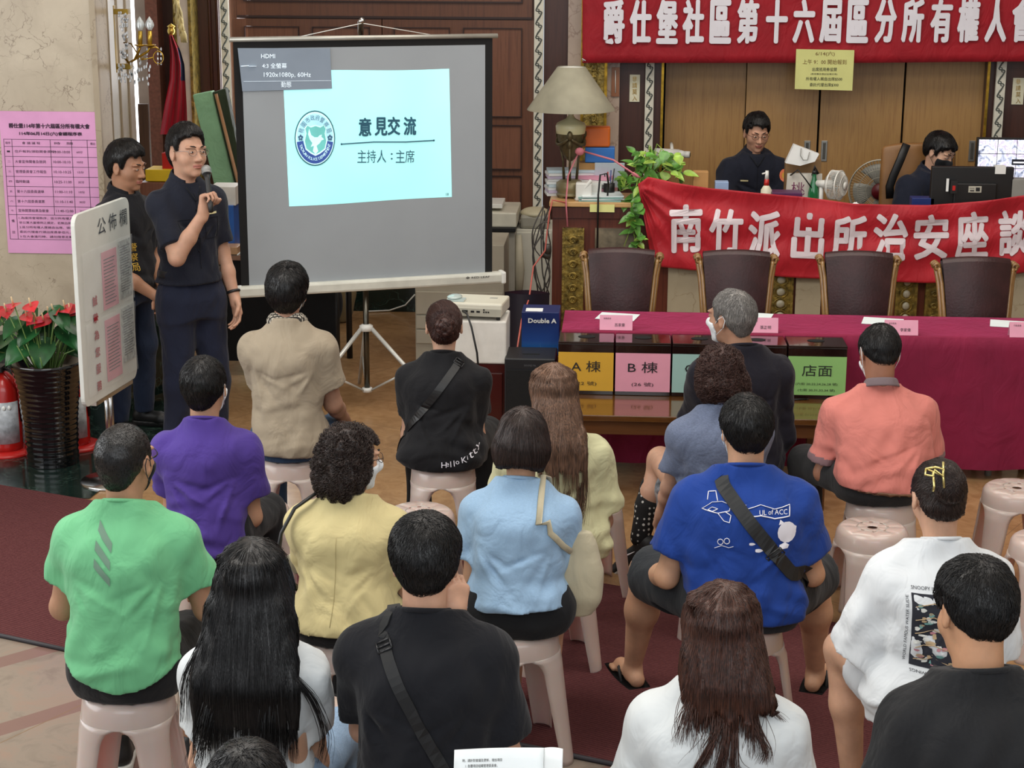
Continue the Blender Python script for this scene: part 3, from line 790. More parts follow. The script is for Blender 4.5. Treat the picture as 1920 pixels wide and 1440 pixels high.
    ctx = dict(o=o, body=body, HP=HP, hR=hR, hc=hc, shp=shp, arms=arms, lean=lean, tilt=tilt, zs=zs, seat=seat_, surf=surf, base=base, LG=LG, z0=z0)
    return ctx
# ------------------------------------------------------------------ setting
W = lambda px, py, y: aty(px, py, y)
YW = 12.85          # back wall of dark wood panels
YM = 9.75          # marble wall at the left
WOODR = wood('wood_red', '54301f', '694029', 1, .45)
WOODD = wood('wood_dark', '381d16', '47261c', 1, .4)
WOODY = wood('wood_oak', '987043', 'ac8550', 1.4, .4)
MARB = marble('marble_cream', 'aa9c87', 'c0b39d', '58422e', 2.4, .35, .02)
MARB2 = marble('marble_tan', '9a8b74', 'ad9e86', '7c6a52', 1.2, .3)
MARBG = marble('marble_green', '0f1a17', '1b2a25', '4a6258', 2.2, .12, .03)
MARBP = marble('marble_pink', 'a79384', 'b8a696', '82695c', 1.5, .25)
GOLD = M('brass', 'a8852f', .32, metal=.85, var=.2, nscale=20)
GOLDR = M('gold_relief', '7d6a34', .42, metal=.6, var=.35, nscale=30, bmp=1, bscale=45)
CREAM = M('trim_cream', 'd9d6c6', .5)
IRON = M('trim_dark', '4a514c', .5)
def wavy(px0, py0, px1, py1, y, w, name, n):
    """cream trim strip with a running wave scroll"""
    a = W(px0, py0, y); b = W(px1, py1, y); a.x = b.x = (a.x+b.x)/2
    z0, z1 = .1, 4.5; x = a.x; n = 46
    mb = MB(); mb.box((x-w/2, y-.03, z0), (x+w/2, y, z1), 0)
    p = (z1-z0)/n; r = w*.34
    for i in range(n):
        zc = z0+(i+.5)*p; s_ = 1
        P = []; 
        for k in range(34):
            t = k/33*2-1; q = abs(t); sg = 1 if t > 0 else -1
            if q < .45: P.append((x+sg*r*.95*(q/.45), y-.033, zc+sg*p*.40*(q/.45)**1.2))
            else:
                a_ = (q-.45)/.55*PI*1.7; rr = r*(.62-.34*(q-.45)/.55); P.append((x+sg*(r*.95-r*.62+rr*math.cos(a_)), y-.033, zc+sg*(p*.40+rr*math.sin(a_)*.8-.0)))
        mb.tube(P, [.0024+.0036*(1-abs(k/33*2-1)) for k in range(34)], 5, 1)
    o = mb.build(name, [CREAM, IRON]); o['kind'] = 'structure'; return o
def struct(name, mb, mats, **k):
    o = mb.build(name, mats, **k); o['kind'] = 'structure'; return o
# floor material: marble tiles with pink bands
def floor_mat():
    m, nt, b = newmat('floor_marble'); co = coords(nt)
    base = ramp(nt, noise_tex(nt, co, 1.3, 6, .6, .8), [(.25, '84643f'), (.5, 'a07c55'), (.75, '8f7255')])
    fine = ramp(nt, noise_tex(nt, co, 9, 4, .6, 1.5), [(.35, '86623f'), (.65, 'b8946c')])
    mx = nt.nodes.new('ShaderNodeMix'); mx.data_type = 'RGBA'; mx.inputs[0].default_value = .35; L(nt, base, mx.inputs[6]); L(nt, fine, mx.inputs[7])
    def axis(p, q):
        d = (q-p); d.z = 0; nrm_ = Vector((-d.y, d.x, 0)).normalized(); vm = nt.nodes.new('ShaderNodeVectorMath'); vm.operation = 'DOT_PRODUCT'; L(nt, coords(nt), vm.inputs[0]); vm.inputs[1].default_value = nrm_; return vm.outputs['Value'], nrm_
    def band(out, per, w, off=0):
        ad = nt.nodes.new('ShaderNodeMath'); ad.operation = 'ADD'; L(nt, out, ad.inputs[0]); ad.inputs[1].default_value = 50*per+off
        md = nt.nodes.new('ShaderNodeMath'); md.operation = 'MODULO'; L(nt, ad.outputs[0], md.inputs[0]); md.inputs[1].default_value = per
        lt = nt.nodes.new('ShaderNodeMath'); lt.operation = 'LESS_THAN'; L(nt, md.outputs[0], lt.inputs[0]); lt.inputs[1].default_value = w; return lt.outputs[0]
    pa, pb, pc_ = atz(0, 1380, 0), atz(135, 1338, 0), atz(0, 1252, 0); av, an_ = axis(pa, pb); per = abs((pc_-pa).dot(an_))
    bd = band(av, per, per*.17, -pa.dot(an_))
    ea, eb = atz(125, 1222, 0), atz(1165, 1440, 0); ev, en_ = axis(ea, eb); yl = nt.nodes.new('ShaderNodeMath'); yl.operation = 'LESS_THAN'; L(nt, ev, yl.inputs[0]); yl.inputs[1].default_value = ea.dot(en_)+.1
    mu = nt.nodes.new('ShaderNodeMath'); mu.operation = 'MULTIPLY'; L(nt, bd, mu.inputs[0]); L(nt, yl.outputs[0], mu.inputs[1])
    sx = nt.nodes.new('ShaderNodeSeparateXYZ'); L(nt, coords(nt, (1, 1, 1), (0, 0, rad(30))), sx.inputs[0])
    m2 = nt.nodes.new('ShaderNodeMix'); m2.data_type = 'RGBA'
    near = nt.nodes.new('ShaderNodeMix'); near.data_type = 'RGBA'; L(nt, yl.outputs[0], near.inputs[0]); L(nt, mx.outputs[2], near.inputs[6])
    gr = ramp(nt, noise_tex(nt, co, 5, 6, .65, 1), [(.3, '786c60'), (.5, '8c7f72'), (.7, '937c6d')]); L(nt, gr, near.inputs[7])
    L(nt, mu.outputs[0], m2.inputs[0]); L(nt, near.outputs[2], m2.inputs[6]); m2.inputs[7].default_value = lin('7e625a')
    jt = band(sx.outputs['X'], 1.1, .004, .2); jy = band(sx.outputs['Y'], 1.1, .004)
    mm = nt.nodes.new('ShaderNodeMath'); mm.operation = 'MAXIMUM'; L(nt, jt, mm.inputs[0]); L(nt, jy, mm.inputs[1])
    m3 = nt.nodes.new('ShaderNodeMix'); m3.data_type = 'RGBA'; L(nt, mm.outputs[0], m3.inputs[0]); L(nt, m2.outputs[2], m3.inputs[6]); m3.inputs[7].default_value = lin('7f6347')
    L(nt, m3.outputs[2], b.inputs['Base Color']); b.inputs['Roughness'].default_value = .24; b.inputs['Coat Weight'].default_value = .1
    bump(nt, b, noise_tex(nt, co, 2, 2), .05, .01); return m
mb = MB(); mb.box((-6.2, 1.0, -.06), (6.2, 15.2, 0)); struct('floor', mb, floor_mat())
# green marble floor border near the planter
q = [atz(-40, 930, 0), atz(168, 936, 0), atz(222, 893, 0), atz(330, 815, 0), atz(330, 740, 0), atz(-40, 830, 0)]
q = [(-3.6, q[0].y)]+[(p.x, p.y) for p in q[1:5]]+[(atz(330, 742, 0).x, atz(330, 742, 0).y), (-3.0, 10.0), (-3.6, 10.0)]
mb = MB(); n = len(q); mb.add([(x, y, .002) for x, y in q]+[(x, y, .004) for x, y in q], [tuple(range(n, 2*n))], 0); struct('trim_1', mb, MARBG)
# carpet runner
def carpet_mat():
    m, nt, b = newmat('carpet_maroon'); co = coords(nt, (1, 1, 1), (0, 0, rad(28)))
    w = nt.nodes.new('ShaderNodeTexWave'); w.bands_direction = 'Y'; w.inputs['Scale'].default_value = 22; w.inputs['Distortion'].default_value = .3; L(nt, co, w.inputs[0])
    c = ramp(nt, w.outputs[1], [(.2, '4c282a'), (.8, '643a3a')]); n2 = ramp(nt, noise_tex(nt, co, 120, 3), [(.3, '472426'), (.7, '6b4040')])
    mx = nt.nodes.new('ShaderNodeMix'); mx.data_type = 'RGBA'; mx.inputs[0].default_value = .45; L(nt, c, mx.inputs[6]); L(nt, n2, mx.inputs[7])
    L(nt, mx.outputs[2], b.inputs['Base Color']); b.inputs['Roughness'].default_value = .95; b.inputs['Specular IOR Level'].default_value = .1
    bump(nt, b, w.outputs[1], .5, .006); return m
cq = [atz(-300, 862, 0), atz(190, 945, 0), atz(1215, 1112, 0), atz(1760, 1205, 0), atz(1760, 1575, 0), atz(1165, 1440, 0), atz(125, 1222, 0), atz(-300, 1130, 0)]
mb = MB(); n = len(cq)
mb.add([(p.x, p.y, .004) for p in cq]+[(p.x, p.y, .012) for p in cq], [tuple(range(2*n-1, n-1, -1))]+[(i, i+n, (i+1) % n+n, (i+1) % n) for i in range(n)], 0)
rug = mb.build('carpet_runner', carpet_mat()); tag(rug, 'maroon ribbed carpet runner laid diagonally across the marble floor', 'carpet')
mb = MB()
for i in range(3, 7): mb.tube([(cq[i].x, cq[i].y, .008), (cq[i+1].x, cq[i+1].y, .008)], .009, 6)
mb.build('edge_strip', M('rubber_edge', '38353a', .5), rug)
# ---- left marble wall with the plinth
a = W(190, 300, YM); xw = a.x
mb = MB(); mb.box((-6.2, YM, 0), (xw, YM+.25, 4.6)); mb.box((xw-.02, YM-.012, 0), (xw+.012, YM+.02, 4.6), 1); struct('wall_left', mb, [MARB, MARB2])
mb = MB(); y1 = 11.3; xs = W(254, 200, y1).x
mb.add([(xw, YM+.02, 0), (xs, y1, 0), (xs, y1, 4.6), (xw, YM+.02, 4.6), (xw-.3, y1, 0), (xw-.3, y1, 4.6)], [(0, 1, 2, 3), (1, 4, 5, 2)], 0)
for k in range(3):
    t = .3+.25*k; x = xw+(xs-xw)*t; y = YM+(y1-YM)*t; mb.tube([(x+.004, y, 0), (x+.004, y, 4.6)], .009, 6)
struct('wall_pillar_side', mb, MARB2)
zpl = .50; PE = atz(326, 742, 0)
mb = MB(); p0 = W(300, 612, 11.0)
mb.box((-6.2, YM-.10, 0), (xw+.02, YM, zpl))
mb.add([(xw+.02, YM-.10, 0), (PE.x, PE.y, 0), (PE.x, PE.y, zpl), (xw+.02, YM-.10, zpl), (xw-.1, PE.y, zpl), (xw-.1, YM, zpl)], [(0, 1, 2, 3), (3, 2, 4, 5)], 0)
mb.add([(xw+.02, YM-.16, 0), (PE.x+.07, PE.y, 0), (PE.x+.07, PE.y, .07), (xw+.02, YM-.16, .07), (xw+.02, YM-.1, .07), (PE.x, PE.y, .07)], [(0, 1, 2, 3), (3, 2, 5, 4)], 0)
struct('baseboard_left', mb, MARBG, bev=0)
# ---- back wall pieces
def col(px0, px1, name, mat, y=YW, pyref=200, z0=0, z1=4.6, d=.3, dy=0):
    x0 = W(px0, pyref, y).x; x1 = W(px1, pyref, y).x; mb = MB(); mb.box((x0, y+dy, z0), (x1, y+d, z1)); return struct(name, mb, mat)
# bright window far left
xw0 = W(240, 150, 14.2).x; xw1 = W(300, 150, 14.2).x
mb = MB(); mb.box((xw0-.3, 14.2, .9), (xw1+.1, 14.22, 4.4)); struct('window_1', mb, M('window_daylight', 'f4f8ff', .5, var=.0, emit=4.))
mb = MB(); mb.box((xw0-1.2, 14.25, 0), (xw1+.3, 14.4, 4.6)); struct('wall_window', mb, MARB2)
mb = MB()
for px, w2 in ((268, .026), (279, .030), (286, .010)): x = W(px, 150, 13.4).x; mb.box((x-w2, 13.35+.03*w2, 0), (x+w2, 13.55, 4.5))
struct('trim_2', mb, M('trim_white', 'cdbfb2', .5))
# reddish pilaster + mahogany panels
col(287, 309, 'wall_pilaster', M('pilaster_rose', '7d4f42', .45, var=.12, nscale=40), YW, z0=0, dy=-.1)
col(309, 345, 'wall_recess', WOODD, YW, dy=.05)
mb = MB(); x = W(350, 150, YW-.15).x; mb.box((x-.045, YW-.2, 0), (x+.045, YW, 4.6), 0); mb.box((x+.045, YW-.22, 0), (x+.065, YW, 4.6), 1); mb.box((x-.065, YW-.21, 0), (x-.045, YW, 4.6), 1); struct('trim_3', mb, [MATS['trim_white'], GOLDR])
col(360, 418, 'wall_panel_narrow', WOODD, YW)
mb = MB()
for px in (368, 396, 410): x = W(px, 100, YW).x; mb.tube([(x, YW-.01, 0), (x, YW-.01, 4.6)], .012, 6)
struct('trim_4', mb, WOODD)
wavy(421, -20, 440, 560, YW-.02, .062, 'trim_5', 30)
# main timber wall with recessed panels (doors)
x0 = W(436, 200, YW).x; x1 = W(1003, 200, YW).x
def frame_panel(mb, xa, xb, za, zb, y, m0=0, m1=1, fw=.012):
    mb.box((xa, y-.004, za), (xb, y+.012, zb), m1)
    for (a_, b_, c_, d_) in ((xa-fw, xa, za-fw, zb+fw), (xb, xb+fw, za-fw, zb+fw), (xa, xb, za-fw, za), (xa, xb, zb, zb+fw)): mb.box((a_, y-.02, c_), (b_, y+.01, d_), m0)
WOODP = wood('wood_panel_inner', '5e3725', '764a33', 1.2, .5)
WOODL = M('wood_groove', '2c1510', .5)
mb = MB(); mb.box((x0, YW, 0), (x1, YW+.2, 4.6), 0); struct('wall_back', mb, [WOODR])
door_objs = []
zt = W(700, 33, YW).z
pxs = [(448, 720), (722, 1000)]
k = 0
for (pa, pb) in pxs:
    xa = W(pa, 300, YW).x; xb = W(pb, 300, YW).x; k += 1
    mb = MB(); mb.box((xa, YW-.035, .02), (xb, YW, zt-.01), 0)
    w_ = (xb-xa)
    cols = ((xa+.09, xa+w_*.44), (xa+w_*.54, xb-.09))
    zr = [(.15, .62), (.74, 1.02), (W(960, 315, YW).z, W(960, 235, YW).z), (W(960, 217, YW).z, zt-.07)]
    for ca, cb in cols:
        for za, zb in zr: frame_panel(mb, ca, cb, za, zb, YW-.037, 2, 1, .006)
    o = mb.build('door_%d' % k, [WOODR, WOODP, WOODL]); o['kind'] = 'structure'
mb = MB(); mb.box((W(446, 20, YW).x, YW-.035, zt+.0), (W(998, 20, YW).x, YW, 4.4), 0); frame_panel(mb, W(462, 10, YW).x, W(978, 10, YW).x, zt+.12, 4.3, YW-.037, 2, 1, .01)
mb.box((W(446, 20, YW).x, YW-.045, zt-.004), (W(998, 20, YW).x, YW-.03, zt+.012), 2); struct('wall_transom', mb, [WOODR, WOODP, WOODL])
wavy(1011, -20, 1008, 395, YW-.02, .066, 'trim_6', 22)
col(1019, 1066, 'wall_panel_middle', WOODD, YW)
col(1064, 1092, 'wall_marble_strip', MARBP, YW, dy=-.06)
mb = MB(); xg0 = W(1092, 150, YW-.05).x; xg1 = W(1136, 150, YW-.05).x; mb.box((xg0, YW-.12, .8), (xg1, YW, 4.6), 0)
for i in range(60):
    zc = 1.1+i*.045; sg = 1 if i % 2 else -1
    P = [((xg0+xg1)/2+sg*.028*math.cos(t*.55)*(1-t/16), YW-.128, zc+.028*math.sin(t*.55)) for t in range(12)]; mb.tube(P, .006, 5)
for x in (xg0, xg1): mb.box((x-.01, YW-.14, .8), (x+.01, YW, 4.6), 1)
struct('trim_7', mb, [GOLDR, GOLD])
col(1136, 1161, 'wall_marble_right', MARBP, YW, dy=-.06)
col(1160, 1240, 'wall_panel_right', WOODD, YW)
wavy(1219, 120, 1215, 285, YW-.03, .062, 'trim_8', 9)
YD = YW+.12
mb = MB(); x = W(1241, 200, YW).x; mb.box((x-.009, YW-.03, 0), (x+.009, YW-.005, 4.6), 0); mb.box((x-.02, YW-.005, 0), (x+.0, YD, 4.6), 1); x = W(1848, 200, YW).x; mb.box((x-.009, YW-.03, 0), (x+.009, YW-.005, 4.6), 0); mb.box((x, YW-.005, 0), (x+.02, YD, 4.6), 1); struct('trim_9', mb, [GOLD, WOODD])
# sliding oak doors
ed = [1246, 1397, 1533, 1690, 1846]
for i in range(4):
    xa = W(ed[i], 250, YD).x; xb = W(ed[i+1], 250, YD).x; yo = YD+(.05 if i == 0 else 0)
    mb = MB(); mb.box((xa+(.012 if i > 1 else 0), yo, .0), (xb-(.004), yo+.04, 4.3), 0)
    d = mb.build('door_%d' % (i+3), [WOODY]); d['kind'] = 'structure'
    hx_ = {1: 1513, 2: 1545, 3: 1822}.get(i)
    if hx_:
        c = W(hx_, 283, yo); mb = MB()
        mb.box((c.x-.022, yo-.008, c.z-.075), (c.x+.022, yo+.002, c.z+.075), 0); mb.box((c.x-.010, yo-.010, c.z-.06), (c.x+.010, yo+.0, c.z+.06), 1)
        mb.build('door_handle', [M('steel', 'a9a9a4', .35, metal=.8), M('handle_slot', '5c5a54', .5, metal=.6)], d, bev=.002)
mb = MB(); mb.box((W(1240, 200, YD).x, YD+.1, 0), (W(1860, 200, YD).x+.2, YD+.2, 4.6)); struct('wall_behind_doors', mb, M('gap_dark', '0c0708', .9))
col(1851, 2200, 'wall_far_right', WOODD, YW)
wavy(1877, 115, 1868, 262, YW-.03, .066, 'trim_10', 8)
mb = MB(); mb.box((W(1092, 0, YW).x, YW-.16, 3.05), (W(2200, 0, YW).x, YW, 4.6)); struct('wall_lintel', mb, WOODD)
mb = MB(); mb.box((5.4, 1, 0), (5.6, 13.3, 4.6)); struct('wall_right', mb, MARB2)
mb = MB(); mb.box((-6.2, 1, 0), (-6.0, 9.8, 4.6)); struct('wall_side_left', mb, MARB2)
mb = MB(); mb.box((-6.2, 1.0, 4.6), (6.2, 15.2, 4.7)); struct('ceiling', mb, M('ceiling_plaster', 'e6e0d4', .9, var=.02))
# ------------------------------------------------------------------ furniture and things
BLK = M('black_plastic', '161617', .45, var=.1); WHT = M('white_plastic', 'dcdcd6', .4, var=.02); GREY = M('grey_plastic', '8d8d88', .5, var=.04)
BEIGE = M('beige_plastic', 'c9c6b4', .5, var=.03); CHROME = M('chrome', 'c8c8c8', .18, metal=1, var=.03); RED = M('red_paint', 'b0201c', .35, var=.06)
PAPER = M('paper_white', 'e6e8e6', .8, var=.02); INK = M('ink_black', '151519', .7, var=0); PINKP = M('paper_pink', 'e2a0b6', .8, var=.03)
def XZ(y, off=0): return lambda x, z: Vector((x, y-off, z))
def span(pxa, pya, pxb, pyb, y):
    a = W(pxa, pya, y); b = W(pxb, pyb, y); return a, b
def TP(mb, t, px, py, y, pw, ph, bold=0, m=0, off=.003, rot=0):
    """text at pixel centre on the plane y, size in pixels"""
    c = W(px, py, y); s = (W(px+1, py, y)-c).length; put_text(mb, t, c.x, c.z, pw*s if pw else None, ph*s if ph else None, bold, lambda x, z: Vector((x, y-off, z)), m, rot)
# ---------- table with magenta cloth
CLOTHM = cloth('cloth_magenta', '861539', .06, .35, .8)
MAG2 = CLOTHM
fl = atz(1100, 622, .75); YT = fl.y; xl = atz(1053, 622, .75).x; xr = 4.4; bk_ = atz(1100, 583, .75).y
t = empty('banquet_table', ((xl+xr)/2, (YT+bk_)/2, 0), 0, 'long table under a magenta cloth reaching almost to the floor', 'table')
mb = MB(); cx, cy = (xl+xr)/2, (YT+bk_)/2
mb.box((xl-cx+.02, YT-cy+.02, .71), (xr-cx-.02, bk_-cy-.02, .742)); mb.build('tabletop', WOODD, t)
for sx in (xl-cx+.1, -.1, xr-cx-.15):
    for sy in (YT-cy+.08, bk_-cy-.08): mb = MB(); mb.cyl((sx, sy, 0), (sx, sy, .71), .018); mb.build('leg', GREY, t)
mb = MB()
def cl(u, v):
    x = xl+(xr-xl)*u
    prof = [(bk_, .64), (bk_, .752), (YT, .752), (YT-.012, .06)]
    d = v*3; i = min(2, int(d)); f = d-i; y = prof[i][0]*(1-f)+prof[i+1][0]*f; z = prof[i][1]*(1-f)+prof[i+1][1]*f
    if i == 2: y -= f*(.010*math.sin(x*17)+.012*math.sin(x*7.3+1)+.01)
    return (x-cx, y-cy, z)
mb.grid(cl, 160, 30, 0)
mb.add([(xl-cx, YT-cy, .752), (xl-cx, bk_-cy, .752), (xl-cx-.01, bk_-cy, .06), (xl-cx-.01, YT-cy, .06)], [(0, 1, 2, 3)])
mb.build('tablecloth', CLOTHM, t)
# papers and name cards on the table
LB = M('paper_bluewhite', 'dfe9ea', .75, var=.02)
for i, (px, py, lab) in enumerate([(1158, 594, 'leftmost paper'), (1410, 593, 'paper half hidden behind the grey-haired man'), (1655, 603, 'paper behind the head of the pink polo man'), (1895, 608, 'paper at the right picture edge')]):
    c = atz(px, py, .754); mb = MB(); mb.cbox((0, 0, .001), (.21, .17, .002)); o = mb.build('sheet_of_paper', LB, None); o.location = c; o.rotation_euler.z = rad(-12)
    tag(o, ['white sheet lying behind the leftmost pink name card', 'white sheet lying on the magenta table behind the grey-haired man', 'white sheet on the magenta table behind the man in the salmon polo', 'white sheet at the right end of the magenta table'][i], 'paper', 'sheets on the magenta table')
    c = atz(px+[-3, 15, 30, 20][i], py+[22, 24, 20, 17][i]-4, .76); c.y = YT+.03
    r_ = empty('name_card', (c.x, c.y, .754), 0, ['pink tent name card, leftmost on the magenta table', 'pink tent name card right of the grey-haired man', 'pink tent name card behind the salmon polo man', 'pink tent name card at the right picture edge'][i], 'name card', 'pink name cards on the magenta table')
    mb = MB(); mb.add([(-.085, 0, 0), (.085, 0, 0), (.085, .025, .075), (-.085, .025, .075), (.085, .05, 0), (-.085, .05, 0)], [(0, 1, 2, 3), (3, 2, 4, 5)]); mb.build('card', PINKP, r_)
    mb = MB(); f = lambda x, z: Vector((x, z*.333-.002, z))
    put_text(mb, ['財務委員', '副主任委員', '主任委員', '行政委員'][i], -.045, .058, None, .009, .02, f); put_text(mb, ['呂家豪', '張正明', '李家偉', '黃'][i], .02, .027, None, .017, .02, f); mb.build('lettering', INK, r_)
# ---------- low wooden table and ballot boxes
zl = .47; a = atz(1075, 783, zl); b = atz(1562, 783, zl); c = atz(1200, 728, zl)
yL0 = (a.y+b.y)/2; x0_, x1_ = a.x, b.x; yL1 = min(YT-.05, c.y)
WOODT = wood('wood_table', '45290f', '5f3c1b', .8, .15, 0, .5); WOODT2 = wood('wood_table_side', '4a2b16', '5b381d', .8, .3, 0)
t = empty('low_table', ((x0_+x1_)/2, (yL0+yL1)/2, 0), 0, 'low glossy brown wooden table carrying the coloured ballot boxes', 'table'); cx, cy = (x0_+x1_)/2, (yL0+yL1)/2
mb = MB(); mb.box((x0_-cx-.03, yL0-cy, zl-.03), (x1_-cx+.02, yL1-cy, zl)); mb.build('tabletop', WOODT, t, bev=.004)
mb = MB(); mb.box((x0_-cx, yL0-cy+.02, zl-.10), (x1_-cx, yL0-cy+.04, zl-.03)); mb.build('apron', WOODT2, t)
for sx in (x0_-cx+.04, x1_-cx-.05):
    for sy in (yL0-cy+.05, yL1-cy-.05): mb = MB(); mb.cbox((sx, sy, (zl-.03)/2), (.05, .05, zl-.03)); mb.build('leg', WOODT2, t, bev=.004)
BOXB = M('box_lacquer', '1d0f0d', .12, coat=.5)
edges = [1044, 1151, 1257, 1363, 1471, 1582]; ybx = atz(1200, 742, zl).y
cols_ = ['c99a2c', 'd893a6', '93b5ae', 'c7b37a', '86b56a']; tx = [('A 棟', '(22 號)'), ('B 棟', '(26 號)'), ('C 棟', '(36,38 號)'), ('D 棟', '(40 號)'), ('店面', '')]
nm = ['yellow', 'pink', 'pale teal', 'tan', 'green']
for i in range(5):
    xa = atz(edges[i], 742, zl).x+.004; xb = atz(edges[i+1], 742, zl).x-.004; cx = (xa+xb)/2; w_ = (xb-xa)/2; H = .265; D = .25
    o = empty('ballot_box', (cx, ybx, zl), 0, ['dark ballot box with yellow A building notice, leftmost on the low table', 'dark ballot box with pink B building notice', 'dark ballot box with pale teal C building notice, partly hidden', 'dark ballot box hidden behind the curly-haired woman and grey-haired man', 'dark ballot box with green shop front notice at the table end'][i], 'ballot box', 'row of ballot boxes on the low table')
    mb = MB(); mb.box((-w_, 0, 0), (w_, D, H)); mb.build('body', BOXB, o, bev=.003)
    mb = MB(); mb.box((-w_, -.006, H), (w_, D, H+.012)); mb.build('lid', BOXB, o, bev=.003)
    mb = MB(); mb.lathe([(0, .0), (.044, 0)], (0.0, D*.45, H+.0135), 28, 0, sy=.75); mb.build('slot', M('slot_black', '020202', 1, var=0), o)
    mb = MB(); mb.box((-w_+.001, -.004, .022), (w_-.001, -.001, .222)); p = mb.build('notice', M('notice_'+nm[i], cols_[i], .7, var=.02), o)
    mb = MB(); f = XZ(-.007)
    put_text(mb, tx[i][0], 0, .150, .15, .058, .018, f)
    if i < 4: put_text(mb, tx[i][1], 0, .060, .11 if i != 2 else .14, .024, .008, f)
    else:
        put_text(mb, '(六街 20,22,24,26,28 號)', 0, .080, .21, .016, .008, f); put_text(mb, '(七街 20,31,33,34 號)', 0, .048, .185, .016, .008, f)
    mb.build('lettering', INK, p)
c = atz(1495, 750, zl+.005); mb = MB(); mb.tube([(-.05, 0, .005), (.05, .02, .005)], .004, 8); mb.tube([(.05, .02, .005), (.06, .022, .005)], .0025, 6); o = mb.build('ballpoint_pen', BLK, None, loc=Vector((c.x, c.y, zl))); tag(o, 'dark ballpoint pen lying in front of the green ballot notice', 'pen')
# ---------- leather chairs
LEATH = M('leather_maroon', '341d1e', .38, var=.12, nscale=12, bmp=.3, bscale=70, spec=.35); WCH = wood('wood_chair', '6b4826', '94703f', 1, .3, 2, .4)
def chair0():
    o = empty('conference_chair')
    bw = .205
    mb = MB()
    def fn(u, v):
        w_ = (.150+.055*v); x = (u-.5)*2*w_; z = .45+.57*v+.018*(1-(2*u-1)**2)*v; y = .17+.09*v**2-.03*(1-(2*u-1)**2)*1; return (x, y-.02, z)
    mb.grid(fn, 16, 16)
    mb.grid(lambda u, v: (lambda p: (p[0], p[1]+.075, p[2]))(fn(1-u, v)), 16, 16)
    mb.grid(lambda u, v: (lambda p: (p[0], p[1]+.075*v-.0, p[2]+.022*math.sin(PI*v)))(fn(u, 1)), 16, 6)
    mb.build('backrest', LEATH, o, sub=0)
    for sx in (-1, 1):
        mb = MB(); P = []
        for k in range(22):
            v = k/21; P.append((sx*(.158+.055*v+.02*max(0, v-.85)*6*.5), .18+.10*v**2, .42+.57*v))
        for q, (dx, dy, r) in enumerate(((0, -.02, .014), (.016*sx, .0, .014), (0.006*sx, .028, .016), (-.006*sx, .05, .014))):
            mb.tube([(p[0]+dx, p[1]+dy, p[2]) for p in P], r, 8)
        e = P[-1]; cxx, cz_ = e[0]+sx*.012, e[2]+.006
        for yy in (-.02, .015, .05): mb.tube([(cxx+sx*.020*math.cos(a)*(1-a/14), e[1]+yy, cz_+.020*math.sin(a)*(1-a/14)) for a in [k*.55 for k in range(14)]], .010, 6)
        mb.build('side_frame', WCH, o)
    mb = MB(); mb.ell((0, 0, .44), (.25, .24, .06)); mb.cbox((0, 0, .40), (.46, .44, .05)); mb.build('seat', LEATH, o, bev=.01)
    for sx in (-1, 1):
        for sy in (-1, 1): mb = MB(); mb.tube([(sx*.2, sy*.19, .4), (sx*.21, sy*.2, .2), (sx*.225, sy*.21, 0)], [.028, .022, .018], 10); mb.build('leg', WCH, o)
    return o
ch = chair0()
for i, (px, py) in enumerate([(1164, 470), (1383, 474), (1610, 476), (1835, 487)]):
    o = ch if i == 0 else copy_tree(ch); p = atz(px, py, 1.04); o.location = (p.x, p.y-.25, 0); o.rotation_euler.z = rad((-1, 1, -1, 2)[i]); o.scale = (.90, 1, 1)
    tag(o, ['carved wood chair with maroon leather back, leftmost, before the brass pillar relief', 'carved wood chair with maroon leather back behind the grey-haired man', 'carved wood chair with maroon leather back, third from the left', 'carved wood chair with maroon leather back at the right edge'][i], 'chair', 'carved leather chairs behind the magenta table')
# ---------- reception counter
ZC = 1.15; c0 = atz(1036, 378, ZC); YC = c0.y; xc0 = c0.x; xc1 = 4.6
MATS['cloth_magenta'].node_tree.nodes['Principled BSDF'].inputs['Sheen Weight'].default_value = .5; MATS['cloth_magenta'].node_tree.nodes['Principled BSDF'].inputs['Sheen Tint'].default_value = lin('e05a90')
t = empty('reception_counter', (xc0, YC, 0), 0, 'reception counter of red wood with brass relief panels and marble insets', 'counter')
mb = MB(); mb.box((0, .02, 0), (xc1-xc0, .10, ZC-.08)); mb.box((0, .02, ZC-.08), (W(1225, 380, YC).x-xc0, .10, ZC-.03)); mb.box((0, .10, 0), (.05, .42, ZC-.03)); mb.build('body', wood('wood_counter', '4e261b', '653324', 1, .35), t)
xq = W(1225, 380, YC).x-xc0
mb = MB(); mb.box((-.02, -.01, ZC-.03), (xq, .42, ZC)); mb.box((xq, -.01, ZC-.08), (xc1-xc0, .26, ZC-.05)); mb.build('countertop', wood('wood_counter_top', 'b58a55', 'c79f6a', 1, .35, 0), t, bev=.004)
mb = MB(); mb.box((0, .0, ZC-.10), (xc1-xc0, .02, ZC-.035)); mb.box((0, .0, 0), (xc1-xc0, .02, .1)); mb.build('moulding', wood('wood_counter_dark', '3c1c14', '4e261b', 1, .35), t)
zt_ = W(1100, 428, YC).z; zb_ = .12
MINS = marble('marble_inset', 'a2967f', 'b5a98f', '776243', 1.5, .3)
